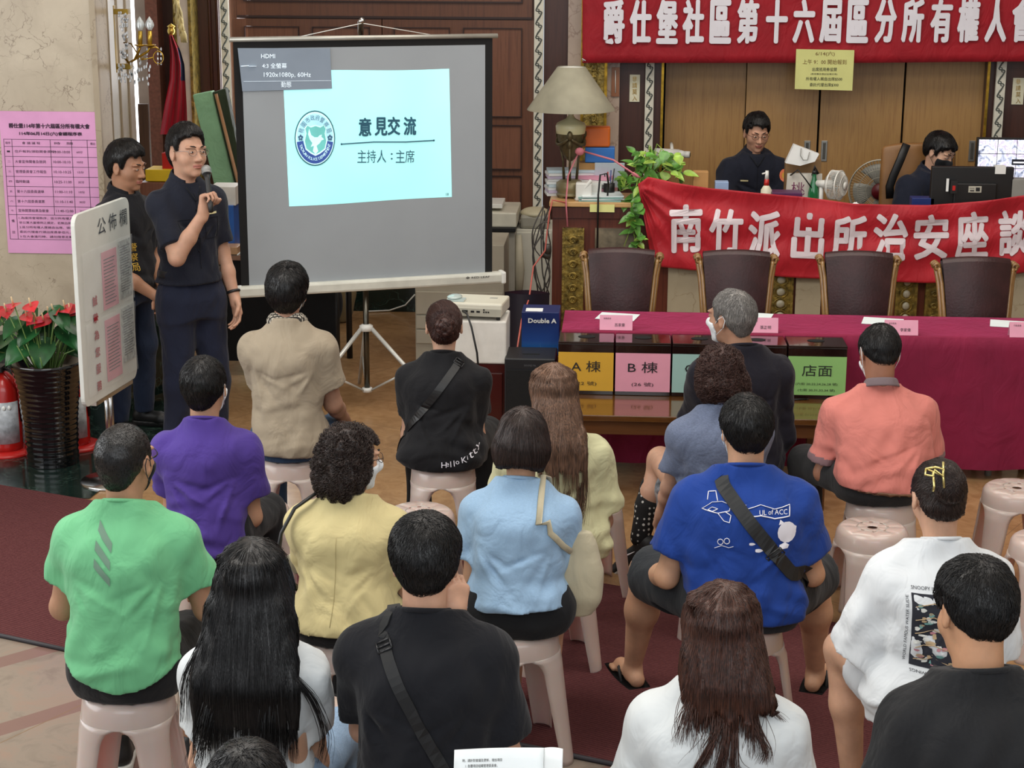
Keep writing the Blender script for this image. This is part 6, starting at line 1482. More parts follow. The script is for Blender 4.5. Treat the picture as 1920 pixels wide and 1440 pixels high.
def bluebox():
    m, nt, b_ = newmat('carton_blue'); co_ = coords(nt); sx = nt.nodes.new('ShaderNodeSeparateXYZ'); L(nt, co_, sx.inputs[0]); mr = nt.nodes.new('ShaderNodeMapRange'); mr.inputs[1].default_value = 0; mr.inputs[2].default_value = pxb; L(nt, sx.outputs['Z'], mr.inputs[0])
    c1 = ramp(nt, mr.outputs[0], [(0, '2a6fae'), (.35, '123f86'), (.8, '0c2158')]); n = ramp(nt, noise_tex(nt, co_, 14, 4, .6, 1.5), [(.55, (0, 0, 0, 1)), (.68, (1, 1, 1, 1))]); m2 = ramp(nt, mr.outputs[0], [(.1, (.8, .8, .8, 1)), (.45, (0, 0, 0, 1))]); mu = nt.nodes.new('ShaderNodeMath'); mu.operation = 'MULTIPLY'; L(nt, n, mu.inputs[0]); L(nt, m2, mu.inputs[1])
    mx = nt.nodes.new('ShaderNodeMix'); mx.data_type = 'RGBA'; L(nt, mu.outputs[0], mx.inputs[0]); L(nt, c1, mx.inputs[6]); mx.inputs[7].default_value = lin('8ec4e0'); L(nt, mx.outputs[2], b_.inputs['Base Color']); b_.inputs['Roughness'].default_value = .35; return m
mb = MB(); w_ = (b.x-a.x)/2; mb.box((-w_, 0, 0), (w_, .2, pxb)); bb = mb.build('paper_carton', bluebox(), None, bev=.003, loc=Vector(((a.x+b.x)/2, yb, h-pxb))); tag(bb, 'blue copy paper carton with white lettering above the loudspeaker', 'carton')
mb = MB(); put_text(mb, 'Double A', .01, pxb-.045, .15, .026, .03, XZ(-.003)); mb.build('lettering', WHT, bb)
mb = MB(); mb.box((-w_+.02, .02, pxb), (w_*.1, .10, pxb+.0015)); mb.build('tape_label', PAPER, bb)
# projector, white box on dark red stand
zp = .80; a = atz(872, 602, zp); b = atz(950, 602, zp); yp = a.y; zb5 = W(900, 682, yp).z
w_ = (b.x-a.x)/2+.03; xm = b.x-w_
st = empty('red_stand', (xm, yp, 0), 0, 'dark red lacquered stand under the white box beside the projector', 'stand'); mb = MB(); mb.box((-w_, .01, 0), (w_, .30, zb5)); mb.build('body', M('stand_red', '3d1210', .25, coat=.3), st, bev=.004); mb = MB(); mb.box((-w_+.02, 0, .05), (w_-.02, .012, zb5-.05)); mb.build('door', MATS['stand_red'], st, bev=.003)
mb = MB(); mb.box((-w_, 0, 0), (w_, .30, zp-zb5)); o = mb.build('white_box', M('box_white', 'd4d0c8', .6, var=.03, nscale=14), None, bev=.008, loc=Vector((xm, yp, zb5))); tag(o, 'plain white box supporting the projector behind the woman in black', 'box')
pj = empty('projector', (xm-.03, yp+.02, zp), rad(-6), 'cream projector with rear ports and cables on the white box', 'projector'); PJ = M('projector_cream', 'cdc9b8', .4, var=.02)
mb = MB(); mb.box((-.17, 0, .022), (.145, .24, .09)); mb.build('body', PJ, pj, bev=.010); mb = MB(); mb.box((-.165, -.003, .022), (.14, .0, .062)); mb.build('rear_panel', M('projector_panel', 'a5a192', .5), pj)
mb = MB()
for k, (x, w2, h2_) in enumerate([(-.05, .03, .012), (-.01, .018, .01), (.02, .018, .01), (.05, .008, .008), (.062, .008, .008), (.074, .008, .008), (.05, .008, .008)]): mb.box((x-w2/2, -.005, .042+.012*(k == 6)), (x+w2/2, -.003, .042+h2_+.012*(k == 6)))
mb.build('ports', BLK, pj); mb = MB(); mb.box((.055, .14, .090), (.095, .16, .0915)); mb.build('button_pad', GREY, pj)
mb = MB(); mb.tube([(-.06, -.004, .048), (-.03, -.05, .045), (.0, -.08, -.02), (.03, -.09, -.15), (.045, -.08, -.35)], .006, 6); mb.build('cable', BLK, pj)
for x in (-.13, .12): mb = MB(); mb.cyl((x, .03, 0), (x, .03, .022), .010); mb.build('foot', BLK, pj)
mb = MB(); mb.box((-.15, .02, .091), (-.06, .09, .10)); mb.ell((-.12, .08, .105), (.04, .06, .012)); o = mb.build('plastic_pouch', M('pouch_clear', 'b9c8c4', .15, coat=.4), None, loc=Vector(pj.location)); o.rotation_euler.z = rad(-6); tag(o, 'clear plastic pouch lying on the projector', 'pouch')
# bags under the screen
def blob(name, prims, mat, lab, cat, h=.012, post=None, loc=(0, 0, 0)):
    V, Q_ = iso(prims, h, post); o = mesh_obj(name, V, Q_, [mat]); o.location = loc; return tag(o, lab, cat)
yb6 = 12.0; c = W(600, 580, yb6); x = c.x
blob('backpack', [ell((0, 0, .17), (.12, .10, .19)), ell((0, -.09, .12), (.09, .05, .10)), cone((-.05, 0, .33), (.05, 0, .33), .02)], cloth('pack_dark', '12141c'), 'dark backpack on the floor behind the beige-shirted man', 'backpack', loc=(x, atz(600, 611, 0).y, 0), post=lambda X, Y, Z, F: np.maximum(F, .002-Z))
fb = atz(637, 604, 0); blob('canvas_bag', [ell((0, 0, .15), (.11, .07, .18)), ell((.03, 0, .22), (.10, .05, .12))], cloth('bag_khaki', '7b6a49', .08), 'khaki canvas bag standing behind the screen tripod', 'bag', loc=(fb.x, fb.y, 0), post=lambda X, Y, Z, F: np.maximum(F+.006*vnoise(X, Y, Z, 25, 25, 8, 4), .002-Z))
# green marble skirting at the back seen below the screen
mb = MB(); a = W(455, 560, YW-.06); b = W(1005, 560, YW-.06); mb.box((a.x, YW-.06, 0), (b.x, YW-.03, .22)); struct('baseboard_back', mb, MARBG)
mb = MB(); P = [W(905-40, 575, YW-.1), W(800, 577, YW-.12)]; p0 = atz(690, 583, .01); mb.tube([atz(685, 584, .01), atz(730, 582, .01), W(760, 572, YW-.1), W(778, 552, YW-.1)], .006, 6); o = mb.build('floor_cable', WHT); tag(o, 'white cable lying along the green skirting behind the tripod', 'cable')
# ---- planter with anthuriums
pf = atz(84, 882, 0); pf.y += .14; pl = empty('potted_anthurium', (pf.x, pf.y, 0), 0, 'red anthuriums in a tall glossy black ribbed pot by the marble wall', 'plant')
s = (W(85, 700, pf.y)-W(84, 700, pf.y)).length; ph = W(84, 690, pf.y-.15).z
prof = []
for k in range(60):
    v = k/59; r = np.interp(v, [0, .06, .4, .75, 1], [.135, .138, .142, .160, .190]); prof.append((r+.0022*math.sin(k*2.1), ph*v))
mb = MB(); mb.lathe([(0, 0)]+prof+[(.185, ph+.004), (.172, ph), (.16, ph-.05), (0, ph-.05)], n=48); mb.build('pot', M('pot_black_gloss', '09090b', .12, coat=.6, var=0), pl)
AL = M('anthurium_leaf', '1e4a26', .3, var=.3, nscale=10); AR = M('anthurium_red', 'c23038', .28, var=.15, coat=.2); AST = M('stem_green', '5d7a3c', .5, var=.2); SPX = M('spadix', 'e0c59a', .5)
mb = MB(); ms = MB(); mf = MB(); msx = MB(); rr = random.Random(3); o0 = Vector(pl.location)
lp = [(60, 620, 1), (25, 610, 1), (95, 605, 0), (118, 625, 1), (140, 608, 1), (150, 628, 0), (10, 640, 0), (75, 650, 1), (40, 655, 1), (125, 650, 0), (155, 650, 1), (88, 632, 0), (-5, 600, 0), (105, 590, 1), (0, 660, 0), (55, 590, 0)]
for k, (px, py, fr) in enumerate(lp):
    q = W(px, py, pf.y-.12*fr+.08)-o0; d = Vector((q.x, q.y-.12, -.12)); leaf(mb, q-d.normalized()*.05, d+Vector((rr.uniform(-.1, .1), 0, 0)), (rr.uniform(-.3, .3), -.55, 1), rr.uniform(.14, .2), rr.uniform(.05, .075))
    ms.tube([(q.x*.25, q.y*.25, ph-.05), (q.x*.5, q.y*.5, (ph+q.z)/2), q], .004, 5)
for k in range(26): a_ = rr.uniform(0, 6.28); r = rr.uniform(.04, .15); ms.tube([(r*.6*math.cos(a_), r*.6*math.sin(a_), ph-.05), (r*1.1*math.cos(a_), r*1.1*math.sin(a_), ph+rr.uniform(.05, .16))], .0035, 5)
for k, (px, py) in enumerate([(25, 572), (58, 574), (12, 584), (50, 592), (68, 600), (82, 602), (100, 585), (122, 578), (132, 584), (145, 578), (-8, 586), (92, 590)]):
    q = W(px, py, pf.y-.10+.015*k)-o0; d = Vector((rr.uniform(-.8, .8), -1, rr.uniform(-.2, .25)))
    leaf(mf, q-d.normalized()*.03, d, (0, -.75, .8), rr.uniform(.09, .115), rr.uniform(.042, .052)); msx.tube([q, q+Vector((.004, -.035, .05))], [.006, .0035], 6); ms.tube([(q.x*.3, q.y*.3, ph-.04), (q.x*.7, q.y*.7, (ph+q.z)/2), q+Vector((0, .01, 0))], .0038, 5)
mb.build('leaves', AL, pl); ms.build('stems', AST, pl); mf.build('flowers', AR, pl); msx.build('spadices', SPX, pl)
mb = MB(); mb.lathe([(0, ph-.055), (.165, ph-.05)], n=24); mb.build('soil', M('soil', '2a1e16', .9, bmp=.6), pl)
# fire extinguishers
for px, lab in ((14, 'red fire extinguisher on a red foot left of the black pot'), (140, 'red fire extinguisher mostly hidden right of the black pot')):
    q = atz(px, 848 if px < 100 else 838, 0); ex = empty('fire_extinguisher', (q.x, q.y, 0), 0, lab, 'fire extinguisher', 'fire extinguishers by the planter'); h = .46
    mb = MB(); mb.lathe([(0, .02), (.085, .02), (.088, .05), (.088, h-.10), (.06, h-.04), (.03, h-.01), (0, h)], n=28); mb.build('cylinder', M('extinguisher_red', 'a81c18', .25, coat=.4), ex)
    mb = MB(); mb.lathe([(.0885, .07), (.0895, .07), (.0895, .30), (.0885, .30)], n=28, a0=PI*1.1, a1=PI*1.9); lb_ = mb.build('label', M('label_silver', 'b0b4b8', .4, var=.15, nscale=25), ex)
    mb = MB()
    for k in range(5): a_ = PI*(1.3+.1*k); mb.ell((.09*math.cos(a_), .09*math.sin(a_), .27), (.012, .006, .014), 0, 8)
    mb.build('label_badges', WHT, lb_); mb = MB(); mb.box((-.02, -.06, h), (.02, .03, h+.03)); mb.tube([(0, -.02, h+.02), (.08, -.03, h), (.10, -.02, h-.15), (.09, 0, h-.28)], .009, 6); mb.build('valve_and_hose', BLK, ex)
    mb = MB(); mb.lathe([(0, 0), (.15, 0), (.14, .02), (.1, .025), (0, .025)], n=28); mb.build('foot', RED, ex)
# ---- notice board stand
A0 = Vector((ray(158, 405).x, ray(158, 405).y, 0)); pA = atz(160, 767, .485); pB = atz(258, 706, .485)
dv_ = (pB-pA); dv_.z = 0; Lb = dv_.length; angb = math.atan2(dv_.y, dv_.x); bz0 = .485; bz1 = W(158, 405, pA.y).z
nb_ = empty('notice_board_stand', (pA.x, pA.y, 0), angb, 'white rounded notice board with plastic pockets on a chrome pole stand', 'notice board')
Hh = bz1-bz0; mb = MB(); r_ = .05; P = []
for cx_, cz_, a0 in ((Lb-r_, bz0+r_, -PI/2), (Lb-r_, bz1-r_, 0), (r_, bz1-r_, PI/2), (r_, bz0+r_, PI)):
    for k in range(6): a_ = a0+k*PI/10; P.append((cx_+r_*math.cos(a_), cz_+r_*math.sin(a_)))
mb.prism(P, .022); mb.build('panel', M('board_white', 'd2d3cc', .4, var=.02), nb_, bev=.003)
mb = MB()
def pn(u0, v0, u1, v1, off=.003, m=0): mb.box((Lb*u0, -off, bz1-Hh*v1), (Lb*u1, -off+.002, bz1-Hh*v0), m)
pn(.42, .24, .70, .545, .004, 0); pn(.42, .60, .70, .93, .004, 0); mb.build('pink_sheet', M('sheet_rose', 'cf8f9c', .7), nb_)
mb = MB(); pn(.74, .22, .97, .53, .004); pn(.74, .58, .97, .88, .004); mb.build('grey_sheet', M('sheet_grey', 'a6aaa6', .7, var=.2, nscale=40, ), nb_)
mb = MB(); put_text(mb, '公 佈 欄', Lb*.66, bz1-Hh*.10, Lb*.55, .085, .02, XZ(-.004)); 
for k in range(14): pn(.45, .28+k*.018, .66-.02*(k % 3), .284+k*.018, .0055); pn(.45, .64+k*.018, .67-.02*(k % 2), .644+k*.018, .0055)
for k in range(18): pn(.76, .25+k*.014, .95-.02*(k % 3), .253+k*.014, .0055); pn(.76, .60+k*.014, .95-.02*(k % 3), .603+k*.014, .0055)
mb.build('lettering', M('ink_slate', '3c4048', .7), nb_)
mb = MB()
for k, ch_ in enumerate('誠摯為您服務'): put_text(mb, ch_, Lb*.26, bz1-Hh*(.47+k*.09), .055, .05, .03, XZ(-.004))
mb.build('red_lettering', M('ink_red', '9e2430', .6), nb_)
for (u0, v0, u1, v1) in ((.06, .2, .98, .55), (.06, .57, .98, .95)):
    mb = MB(); mb.grid(lambda u, v: (Lb*(u0+(u1-u0)*u), -.010-.006*math.sin(PI*u)*math.sin(PI*v)-.003*math.sin(u*14+v*6), bz1-Hh*(v0+(v1-v0)*v)), 20, 14); mb.build('clear_pocket', M('clear_plastic', 'f0f2f2', .08, var=0, alpha=.22, coat=.6), nb_)
for u in (.5, .58): mb = MB(); mb.cyl((Lb*u, .035, .02), (Lb*u, .035, bz0+.15), .012); mb.build('pole', CHROME, nb_)
mb = MB(); mb.box((Lb*.2, .0, bz0-.02), (Lb*.9, .03, bz0-.0)); mb.build('lower_rail', CHROME, nb_); mb = MB(); mb.lathe([(0, 0), (.17, 0), (.16, .015), (.03, .03), (0, .03)], (Lb*.54, .035, 0)); mb.build('base', CHROME, nb_)
# ------------------------------------------------------------------ stools
def stool_mat():
    m, nt, b = newmat('stool_plastic'); co = coords(nt); L(nt, ramp(nt, noise_tex(nt, co, 4, 2), [(.3, 'b9a69e'), (.7, 'c6b4ab')]), b.inputs['Base Color'])
    b.inputs['Roughness'].default_value = .28; b.inputs['Coat Weight'].default_value = .25; b.inputs['Subsurface Weight'].default_value = .25; b.inputs['Subsurface Scale'].default_value = .04; return m
STM = stool_mat()
def make_stool():
    o = empty('plastic_stool'); H = .46
    def R(z, th=0, q=0):
        base = np.interp(z, [0, .30, .40, .44, .46], [.195, .158, .146, .141, .132]); k = 1+.07*(1-z/H)*math.cos(4*(th-PI/4)); return base*k
    mb = MB(); n = 64
    rad_ = [(.0, .452), (.020, .452), (.023, .456), (.03, .4575), (.05, .459), (.09, .4605), (.12, .460), (.130, .457), (.136, .450), (.141, .436), (.146, .400), (.147, .385)]
    vs = []; fs = []
    for r, z in rad_:
        for k in range(n):
            th = 2*PI*k/n; dz = 0
            if .03 < r < .125:
                for j in range(8):
                    a_ = j*PI/4+PI/8; d = abs((th-a_+PI) % (2*PI)-PI)*r
                    if d < .007: dz = -.0045
            if abs(r-.09) < .001: dz -= .0
            rr_ = r if r < .13 else R(z, th)*(r/.146 if False else 1)*(1 if z < .45 else r/.136*.98)
            vs.append((rr_*math.cos(th), rr_*math.sin(th), z+dz))
    for i in range(1, len(rad_)-1):
        for k in range(n): k2 = (k+1) % n; fs.append((i*n+k, i*n+k2, (i+1)*n+k2, (i+1)*n+k))
    mb.add(vs, fs, 0, True)
    # octagonal inner ring groove
    mb.tube([(.062*math.cos(2*PI*k/8+PI/8), .062*math.sin(2*PI*k/8+PI/8), .4585) for k in range(8)], .0028, 5, closed=True)
    mb.build('seat', STM, o)
    for q in range(4):
        th0 = PI/4+q*PI/2; mb = MB(); nz = 22; nt_ = 10; vs = []
        for i in range(nz+1):
            z = .388*(1-i/nz); 
            if z > .315: f = (z-.315)/(.388-.315); hw = .062+(.118-.062)*(1-math.sqrt(max(0, 1-f**2)))
            else: hw = .036+.026*(z/.315)
            for j in range(nt_+1):
                t = j/nt_*2-1; r0 = R(z, th0); a_ = min(PI/4, hw/r0)*t; th = th0+a_
                r = R(z, th)+.006*math.cos(t*PI/2)*(1 if z < .37 else 0)-.006*(abs(t) > .98)
                vs.append((r*math.cos(th), r*math.sin(th), z))
        w_ = nt_+1; mb.add(vs, [(i*w_+j, (i+1)*w_+j, (i+1)*w_+j+1, i*w_+j+1) for i in range(nz) for j in range(nt_)], 0, True)
        mb.build('leg', STM, o, solid=.005)
    return o
ST0 = make_stool(); ST0.location = (0, 0, -5); nst = [0]
def stool(x, y, rzd, label, group='pale pink plastic stools'):
    o = ST0 if nst[0] == 0 else copy_tree(ST0); nst[0] += 1; o.location = (x, y, 0); o.rotation_euler.z = rad(rzd); return tag(o, label, 'stool', group)
def stool_px(px, py, rzd, label): p = atz(px, py, .46); return stool(p.x, p.y, rzd, label)
# ------------------------------------------------------------------ people
NAVY = cloth('police_navy', '171b2a', .05, .3); JEAN = cloth('denim', '2d4767', .12, .3, heather=.12); JEANL = cloth('denim_light', '7f9cbc', .1, .3, heather=.1)
CBLK = cloth('cloth_black', '17181b'); CTR = cloth('trousers_charcoal', '2b2b2c')
def deco(surfn, items, mat, name):
    """items: list of fn(mb, F) drawing on the back surface"""
    def ex(o, so, surf, c):
        mb = MB(); F = lambda x, z: surf.back(x, z, .0025)
        items(mb, F, c); mb.build(name, mat, so)
    return ex
def poly_on(mb, F, pts, m=0, sub=3):
    """filled polygon projected on a shirt: fan of subdivided strips"""
    P = []
    n = len(pts)
    for i in range(n):
        a, b = pts[i], pts[(i+1) % n]
        for k in range(sub): P.append((a[0]+(b[0]-a[0])*k/sub, a[1]+(b[1]-a[1])*k/sub))
    c = (sum(p[0] for p in P)/len(P), sum(p[1] for p in P)/len(P)); vs = [F(*c)]; rings = 3
    for r in range(1, rings+1):
        for p in P: vs.append(F(c[0]+(p[0]-c[0])*r/rings, c[1]+(p[1]-c[1])*r/rings))
    n = len(P); fs = [(0, 1+k, 1+(k+1) % n) for k in range(n)]
    for r in range(1, rings):
        for k in range(n): a = 1+(r-1)*n+k; b = 1+(r-1)*n+(k+1) % n; fs.append((a, a+n, b+n, b))
    mb.add(vs, fs, m, True)
def line_on(mb, F, pts, r=.0018, m=0, sub=4):
    P = []
    for a, b in zip(pts[:-1], pts[1:]):
        for k in range(sub): P.append(F(a[0]+(b[0]-a[0])*k/sub, a[1]+(b[1]-a[1])*k/sub))
    P.append(F(*pts[-1])); mb.tube(P, r, 5, m, flat=.6)
def seat_for(c, lab, rzd=0): b = c['base']; return stool(b.x, b.y+.02, rzd, lab)
def sling(o, so, surf, c, up, dn, w=.03, mat=BLK, name='bag_strap', buckle=.25, over=True):
    """crossbody strap over the back; up/dn = (x, z) in person coords"""
    mb = MB(); n = 14; P = []
    for k in range(n+1):
        f = k/n; P.append(surf.back(up[0]+(dn[0]-up[0])*f, up[1]+(dn[1]-up[1])*f, .004))
    if over: P = [surf.near((up[0]*.95, c['lean']+.16, c['zs']+.02), .005)[0], surf.near((up[0]*.97, c['lean']+.10, c['zs']+.12), .005)[0], surf.near((up[0]*.98, c['lean']-.02, c['zs']+.16), .005)[0]]+P
    P = P+[surf.near((dn[0]*1.6, P[-1].y+.02, dn[1]-.02), .005)[0], surf.near((dn[0]*1.8, c['lean']*.5+.03, dn[1]-.05), .005)[0]]
    ribbon(mb, surf, P, w, .005, .0018, sub=2); st = mb.build(name, mat, o)
    if buckle:
        q = P[3+int(buckle*n)]; q2 = P[min(len(P)-1, 3+int(buckle*n)+1)]; d = (q2-q).normalized(); sd = d.cross(Vector((0, -1, 0))).normalized(); mb = MB()
        for s_ in (-1, 1): mb.tube([q+sd*w*.6*s_-d*.014+Vector((0, -.006, 0)), q+sd*w*.6*s_+d*.014+Vector((0, -.006, 0))], .0028, 6)
        for s_ in (-1, 0, 1): mb.tube([q+sd*w*.6+d*.014*s_+Vector((0, -.006, 0)), q-sd*w*.6+d*.014*s_+Vector((0, -.006, 0))], .0028, 6)
        mb.build('buckle', M('buckle_black', '202022', .3), st)
    return st
# 1 green shirt
def gr(mb, F, c):
    for k in range(3):
        z0 = c['zs']+.012-k*.048; x0 = -.055
        poly_on(mb, F, [(x0, z0), (x0+.052, z0-.055), (x0+.052, z0-.08), (x0, z0-.026)])
g1 = person('man in a bright green t-shirt with three grey stripes seen from behind', 229, 793, 1.295, 0, shirt=dict(mat=cloth('tee_green', '62b57c', .04, .35), hem=.055, ex=.018, extra=deco(None, gr, M('print_grey', '5f7d6a', .6), 'printed_stripes'), hemc=.6), hair=('buzz', HAIRK, dict(t=.007, whorl=(-.015, -.05, .105), mat2=None)), nh=5000, lean=.09, wid=.98, bend=.02,
            head=(-14, 2, 0), glasses=BLACKF, mask=MASKK, skin='b08468', L=dict(e=(.065, .03, -.24), w=(-.02, .26, -.28)), R=dict(e=(.075, .05, -.24), w=(.0, .28, -.27)), bottom=dict(kind='shorts', mat=cloth('shorts_black', '1b1b1d'), f=.9), bare=True, legs=dict(R=dict(kx=.12, ax=.10)), feet=dict(kind='shoe', mat=BLK, sole=WHT), seed=3)
seat_for(g1, 'pale pink stool under the man in the green t-shirt', 0)
# 2 purple shirt
p2 = person('man in a plain purple t-shirt with short greying black hair from behind', 379, 668, 1.215, 2, shirt=dict(mat=cloth('tee_purple', '49328e', .05, .35), hem=.04, fold=1.1), hair=('short', HAIRK, dict(t=.013)), nh=3500, lean=.05, wid=.86, hs=.97, tilt=.0, head=(-6, 4, -2), mask=MASKM, skin='b58a70', L=dict(e=(.01, .10, -.26)), R=dict(e=(.02, .03, -.27), w=(-.05, .22, -.36)), seed=5)
seat_for(p2, 'pale pink stool under the man in the purple t-shirt', 10)
# 3 beige shirt
def scarf(o, so, surf, c):
    V, Q = iso([cone((-.05, c['lean']-.01, c['zs']+.048), (.05, c['lean']-.01, c['zs']+.048), .036), cone((-.05, c['lean']+.04, c['zs']+.03), (.05, c['lean']+.04, c['zs']+.03), .04)], .007, lambda X, Y, Z, F: F+.005*vnoise(X, Y, Z, 40, 40, 60, 3))
    m, nt, b = newmat('scarf_check'); co_ = coords(nt); ck = nt.nodes.new('ShaderNodeTexBrick'); ck.inputs['Scale'].default_value = 28; ck.inputs['Color1'].default_value = lin('cfc8ba'); ck.inputs['Color2'].default_value = lin('b0a796'); ck.inputs['Mortar'].default_value = lin('2a2622'); ck.inputs['Mortar Size'].default_value = .06; L(nt, co_, ck.inputs[0]); L(nt, ck.outputs[0], b.inputs['Base Color']); b.inputs['Roughness'].default_value = .9
    mesh_obj('scarf', V, Q, [m], o)
def spike(hc, HP): return [([HP((.012, -.05, .10)), HP((.010, -.055, .135)), HP((.018, -.05, .155))], .0016, 26, .010), ([HP((.03, -.03, .10)), HP((.04, -.04, .13)), HP((.052, -.04, .14))], .0014, 12, .008)]
b3 = person('tall man in a beige t-shirt and checked scarf near the screen', 537, 499, 1.325, 1, shirt=dict(mat=cloth('tee_beige', '9c8d76', .04, .35), hem=.035, ex=.015, collar='none', extra=scarf), hair=('short', HAIRK, dict(t=.018, top=.02, lockfn=spike)), nh=3500, lean=.03, head=(0, -6, 2), wid=.90, L=dict(e=(-.02, .14, -.25), hide=False), R=dict(e=(.045, .06, -.27), w=(.06, .22, -.37), d=(0, .6, -.5)), legs=dict(R=dict(kx=.16, ky=.36)), bottom=dict(kind='jeans', mat=JEAN), feet=dict(kind='shoe', mat=BLK, sole=BLK), mask=MASKM, skin='a8806a', seed=9)
seat_for(b3, 'pale pink stool under the man in the beige t-shirt', 5)
# 4 black shirt bun
def kt(mb, F, c):
    for k, ch_ in enumerate('Hello Kitty'):
        if ch_ != ' ': put_text(mb, ch_, .02+k*.0145, c['seat']+.042+.0018*k*k*.35, None, .026 if ch_ in 'HKltty' else .016, .01, F, 0, .03*k)
b4 = person('woman in black with reddish brown hair in a bun and crossbody strap', 832, 560, 1.19, 0, fem=True, shirt=dict(mat=cloth('tee_black', '131317', .05, .3), hem=.015, ex=.016, extra=deco(None, kt, WHF, 'lettering')), hair=('bun', HAIRR, dict(bz=-.005)), nh=3000, lean=.06, wid=.97, hs=.97, head=(8, 12, 0), L=dict(e=(.02, .04, -.27), w=(.0, .2, -.22)), R=dict(e=(.0, .08, -.27)), bottom=dict(kind='trousers', mat=CBLK), feet=dict(kind='shoe', mat=BLK, sole=WHT), skin='c79e86', seed=11)
sling(b4['o'], None, b4['surf'], b4, (.075, b4['zs']+.02), (-.17, b4['zs']-.30), .034, buckle=.06)
seat_for(b4, 'pale pink stool under the woman in black with a bun', 3)
# 5 yellow top curly woman
def seam(mb, F, c): line_on(mb, F, [(0.0, c['zs']-.06), (.0, c['seat']+.10)], .0012, sub=12)
y5 = person('woman in a straw yellow top with short dark curly hair and glasses', 655, 797, 1.17, -8, fem=True, shirt=dict(mat=cloth('top_straw', 'c6b57c', .03, .35), hem=.06, ex=.024, sl=.7, extra=deco(None, seam, cloth('top_straw_seam', 'ad9d68'), 'seam')), hair=('curly', HAIRD, dict(low=1)), nh=2600, lean=.08, wid=.98, hs=.95, head=(-48, 4, 0), glasses=M('glasses_tortoise', '3b2a22', .3), mask=MASKM, L=dict(e=(-.01, .10, -.24)), R=dict(e=(.03, .06, -.25)), skin='c09478', seed=13, feet=dict(kind='shoe', mat=BLK, sole=BLK))
seat_for(y5, 'pale pink stool under the woman in the straw yellow top', 0)
mb = MB(); S5 = y5; l5, z5 = S5['lean'], S5['zs']
q5 = [S5['surf'].near(p, .006)[0] for p in ((-.10, l5+.15, z5-.02), (-.11, l5+.06, z5+.08), (-.125, l5-.03, z5+.08))]+[Vector((-.165, l5-.07, z5+.005)), Vector((-.20, l5-.11, z5-.07)), Vector((-.215, l5-.12, z5-.15)), Vector((-.205, l5-.10, z5-.23)), Vector((-.18, l5-.03, z5-.29))]
mb.tube(q5, .014, 8, flat=.45); st = mb.build('bag_strap', BLK, S5['o'])
mb = MB(); mb.tube([(0, 0, 0)]*2, .001, 3)
hatp = atz(545, 1066, .60); hat = empty('cloth_hat', (hatp.x, hatp.y, .60), 0, 'folded khaki cloth hat held beside the yellow top', 'hat')
mb = MB(); mb.add([(-.06, 0, .03), (.05, -.02, .075), (.06, 0, -.01), (.02, .01, -.06), (-.06, .02, .055), (.05, .0, .09), (.06, .02, .0), (.02, .03, -.05)], [(0, 3, 2, 1), (4, 5, 6, 7), (0, 1, 5, 4), (1, 2, 6, 5), (2, 3, 7, 6), (3, 0, 4, 7)], 0, True); mb.build('brim', cloth('hat_khaki', '9d947a'), hat, sub=1)
# 6 long black hair, white crop top
def lk6(hc, HP):
    x, y, z = hc; b = -.115
    return [([(x-.085, y-.03, z), (x-.12, y-.11, z-.14), (x-.16, y-.12, z-.22), (x-.175, y-.09, z-.36)], .0014, 46, .012), ([(x+.07, y-.05, z-.05), (x+.11, y-.13, z-.2), (x+.165, y-.12, z-.26), (x+.20, y-.10, z-.38), (x+.18, y-.10, z-.46)], .0014, 40, .010),
            ([(x+.05, y-.09, z-.1), (x+.07, y-.19, z-.3), (x+.06, y-.21, z-.48)], .0014, 60, .02), ([(x-.06, y-.09, z-.1), (x-.09, y-.19, z-.3), (x-.12, y-.2, z-.44)], .0014, 70, .016)]
g6 = person('woman with very long straight black hair and a white cropped t-shirt', 472, 1010, 1.225, 0, fem=True, shirt=dict(mat=cloth('tee_white', 'd3d8d9', .02, .3), hem=.15, ex=.014, collar='none'), hair=('long', HAIRK, dict(len=.385, w=.140, sl=.36, dx=-.0, tip=.2, qk=.66, bk=-.012, lockfn=lk6)), nh=6000, lean=.02, wid=.92, head=(0, 0, 0), bare=False, L=dict(e=(.02, .02, -.27), w=(-.02, .16, -.40)), R=dict(e=(.01, .06, -.28), w=(-.02, .2, -.38)), bottom=dict(kind='jeans', mat=JEANL, top=.16), skin='c79a7e', seed=15, feet=dict(kind='shoe', mat=WHT, sole=WHT))
sk6 = g6; V, Q = iso([loft([(sk6['seat']+.04, .165, .115, 0, -.0), (sk6['seat']+.14, .150, .108, 0, 0), (sk6['seat']+.26, .138, .100, 0, 0)], 2.3, .02)], .009); mesh_obj('waist', V, Q, [skin('c79a7e')], sk6['body'])
mb = MB()
for sg in (1,): mb.tube([(-.125, -.07, sk6['seat']+.155), (-.10, -.115, sk6['seat']+.12), (-.04, -.135, sk6['seat']+.095), (.04, -.135, sk6['seat']+.095), (.10, -.115, sk6['seat']+.12), (.125, -.07, sk6['seat']+.155)], .010, 8, flat=.5)
mb.build('waist_tie', MATS['tee_white'], sk6['o'])
seat_for(g6, 'pale pink stool under the woman with very long black hair', 8)
mb = MB(); q = atz(560, 1412, .55); mb.box((-.03, 0, 0), (.03, .002, .06), 0, Matrix.Rotation(.5, 4, 'Y')); o = mb.build('paper_slip', M('slip_blue', 'a5c8d8', .7), None, loc=q); tag(o, 'small pale blue slip held by the long-haired woman', 'paper')
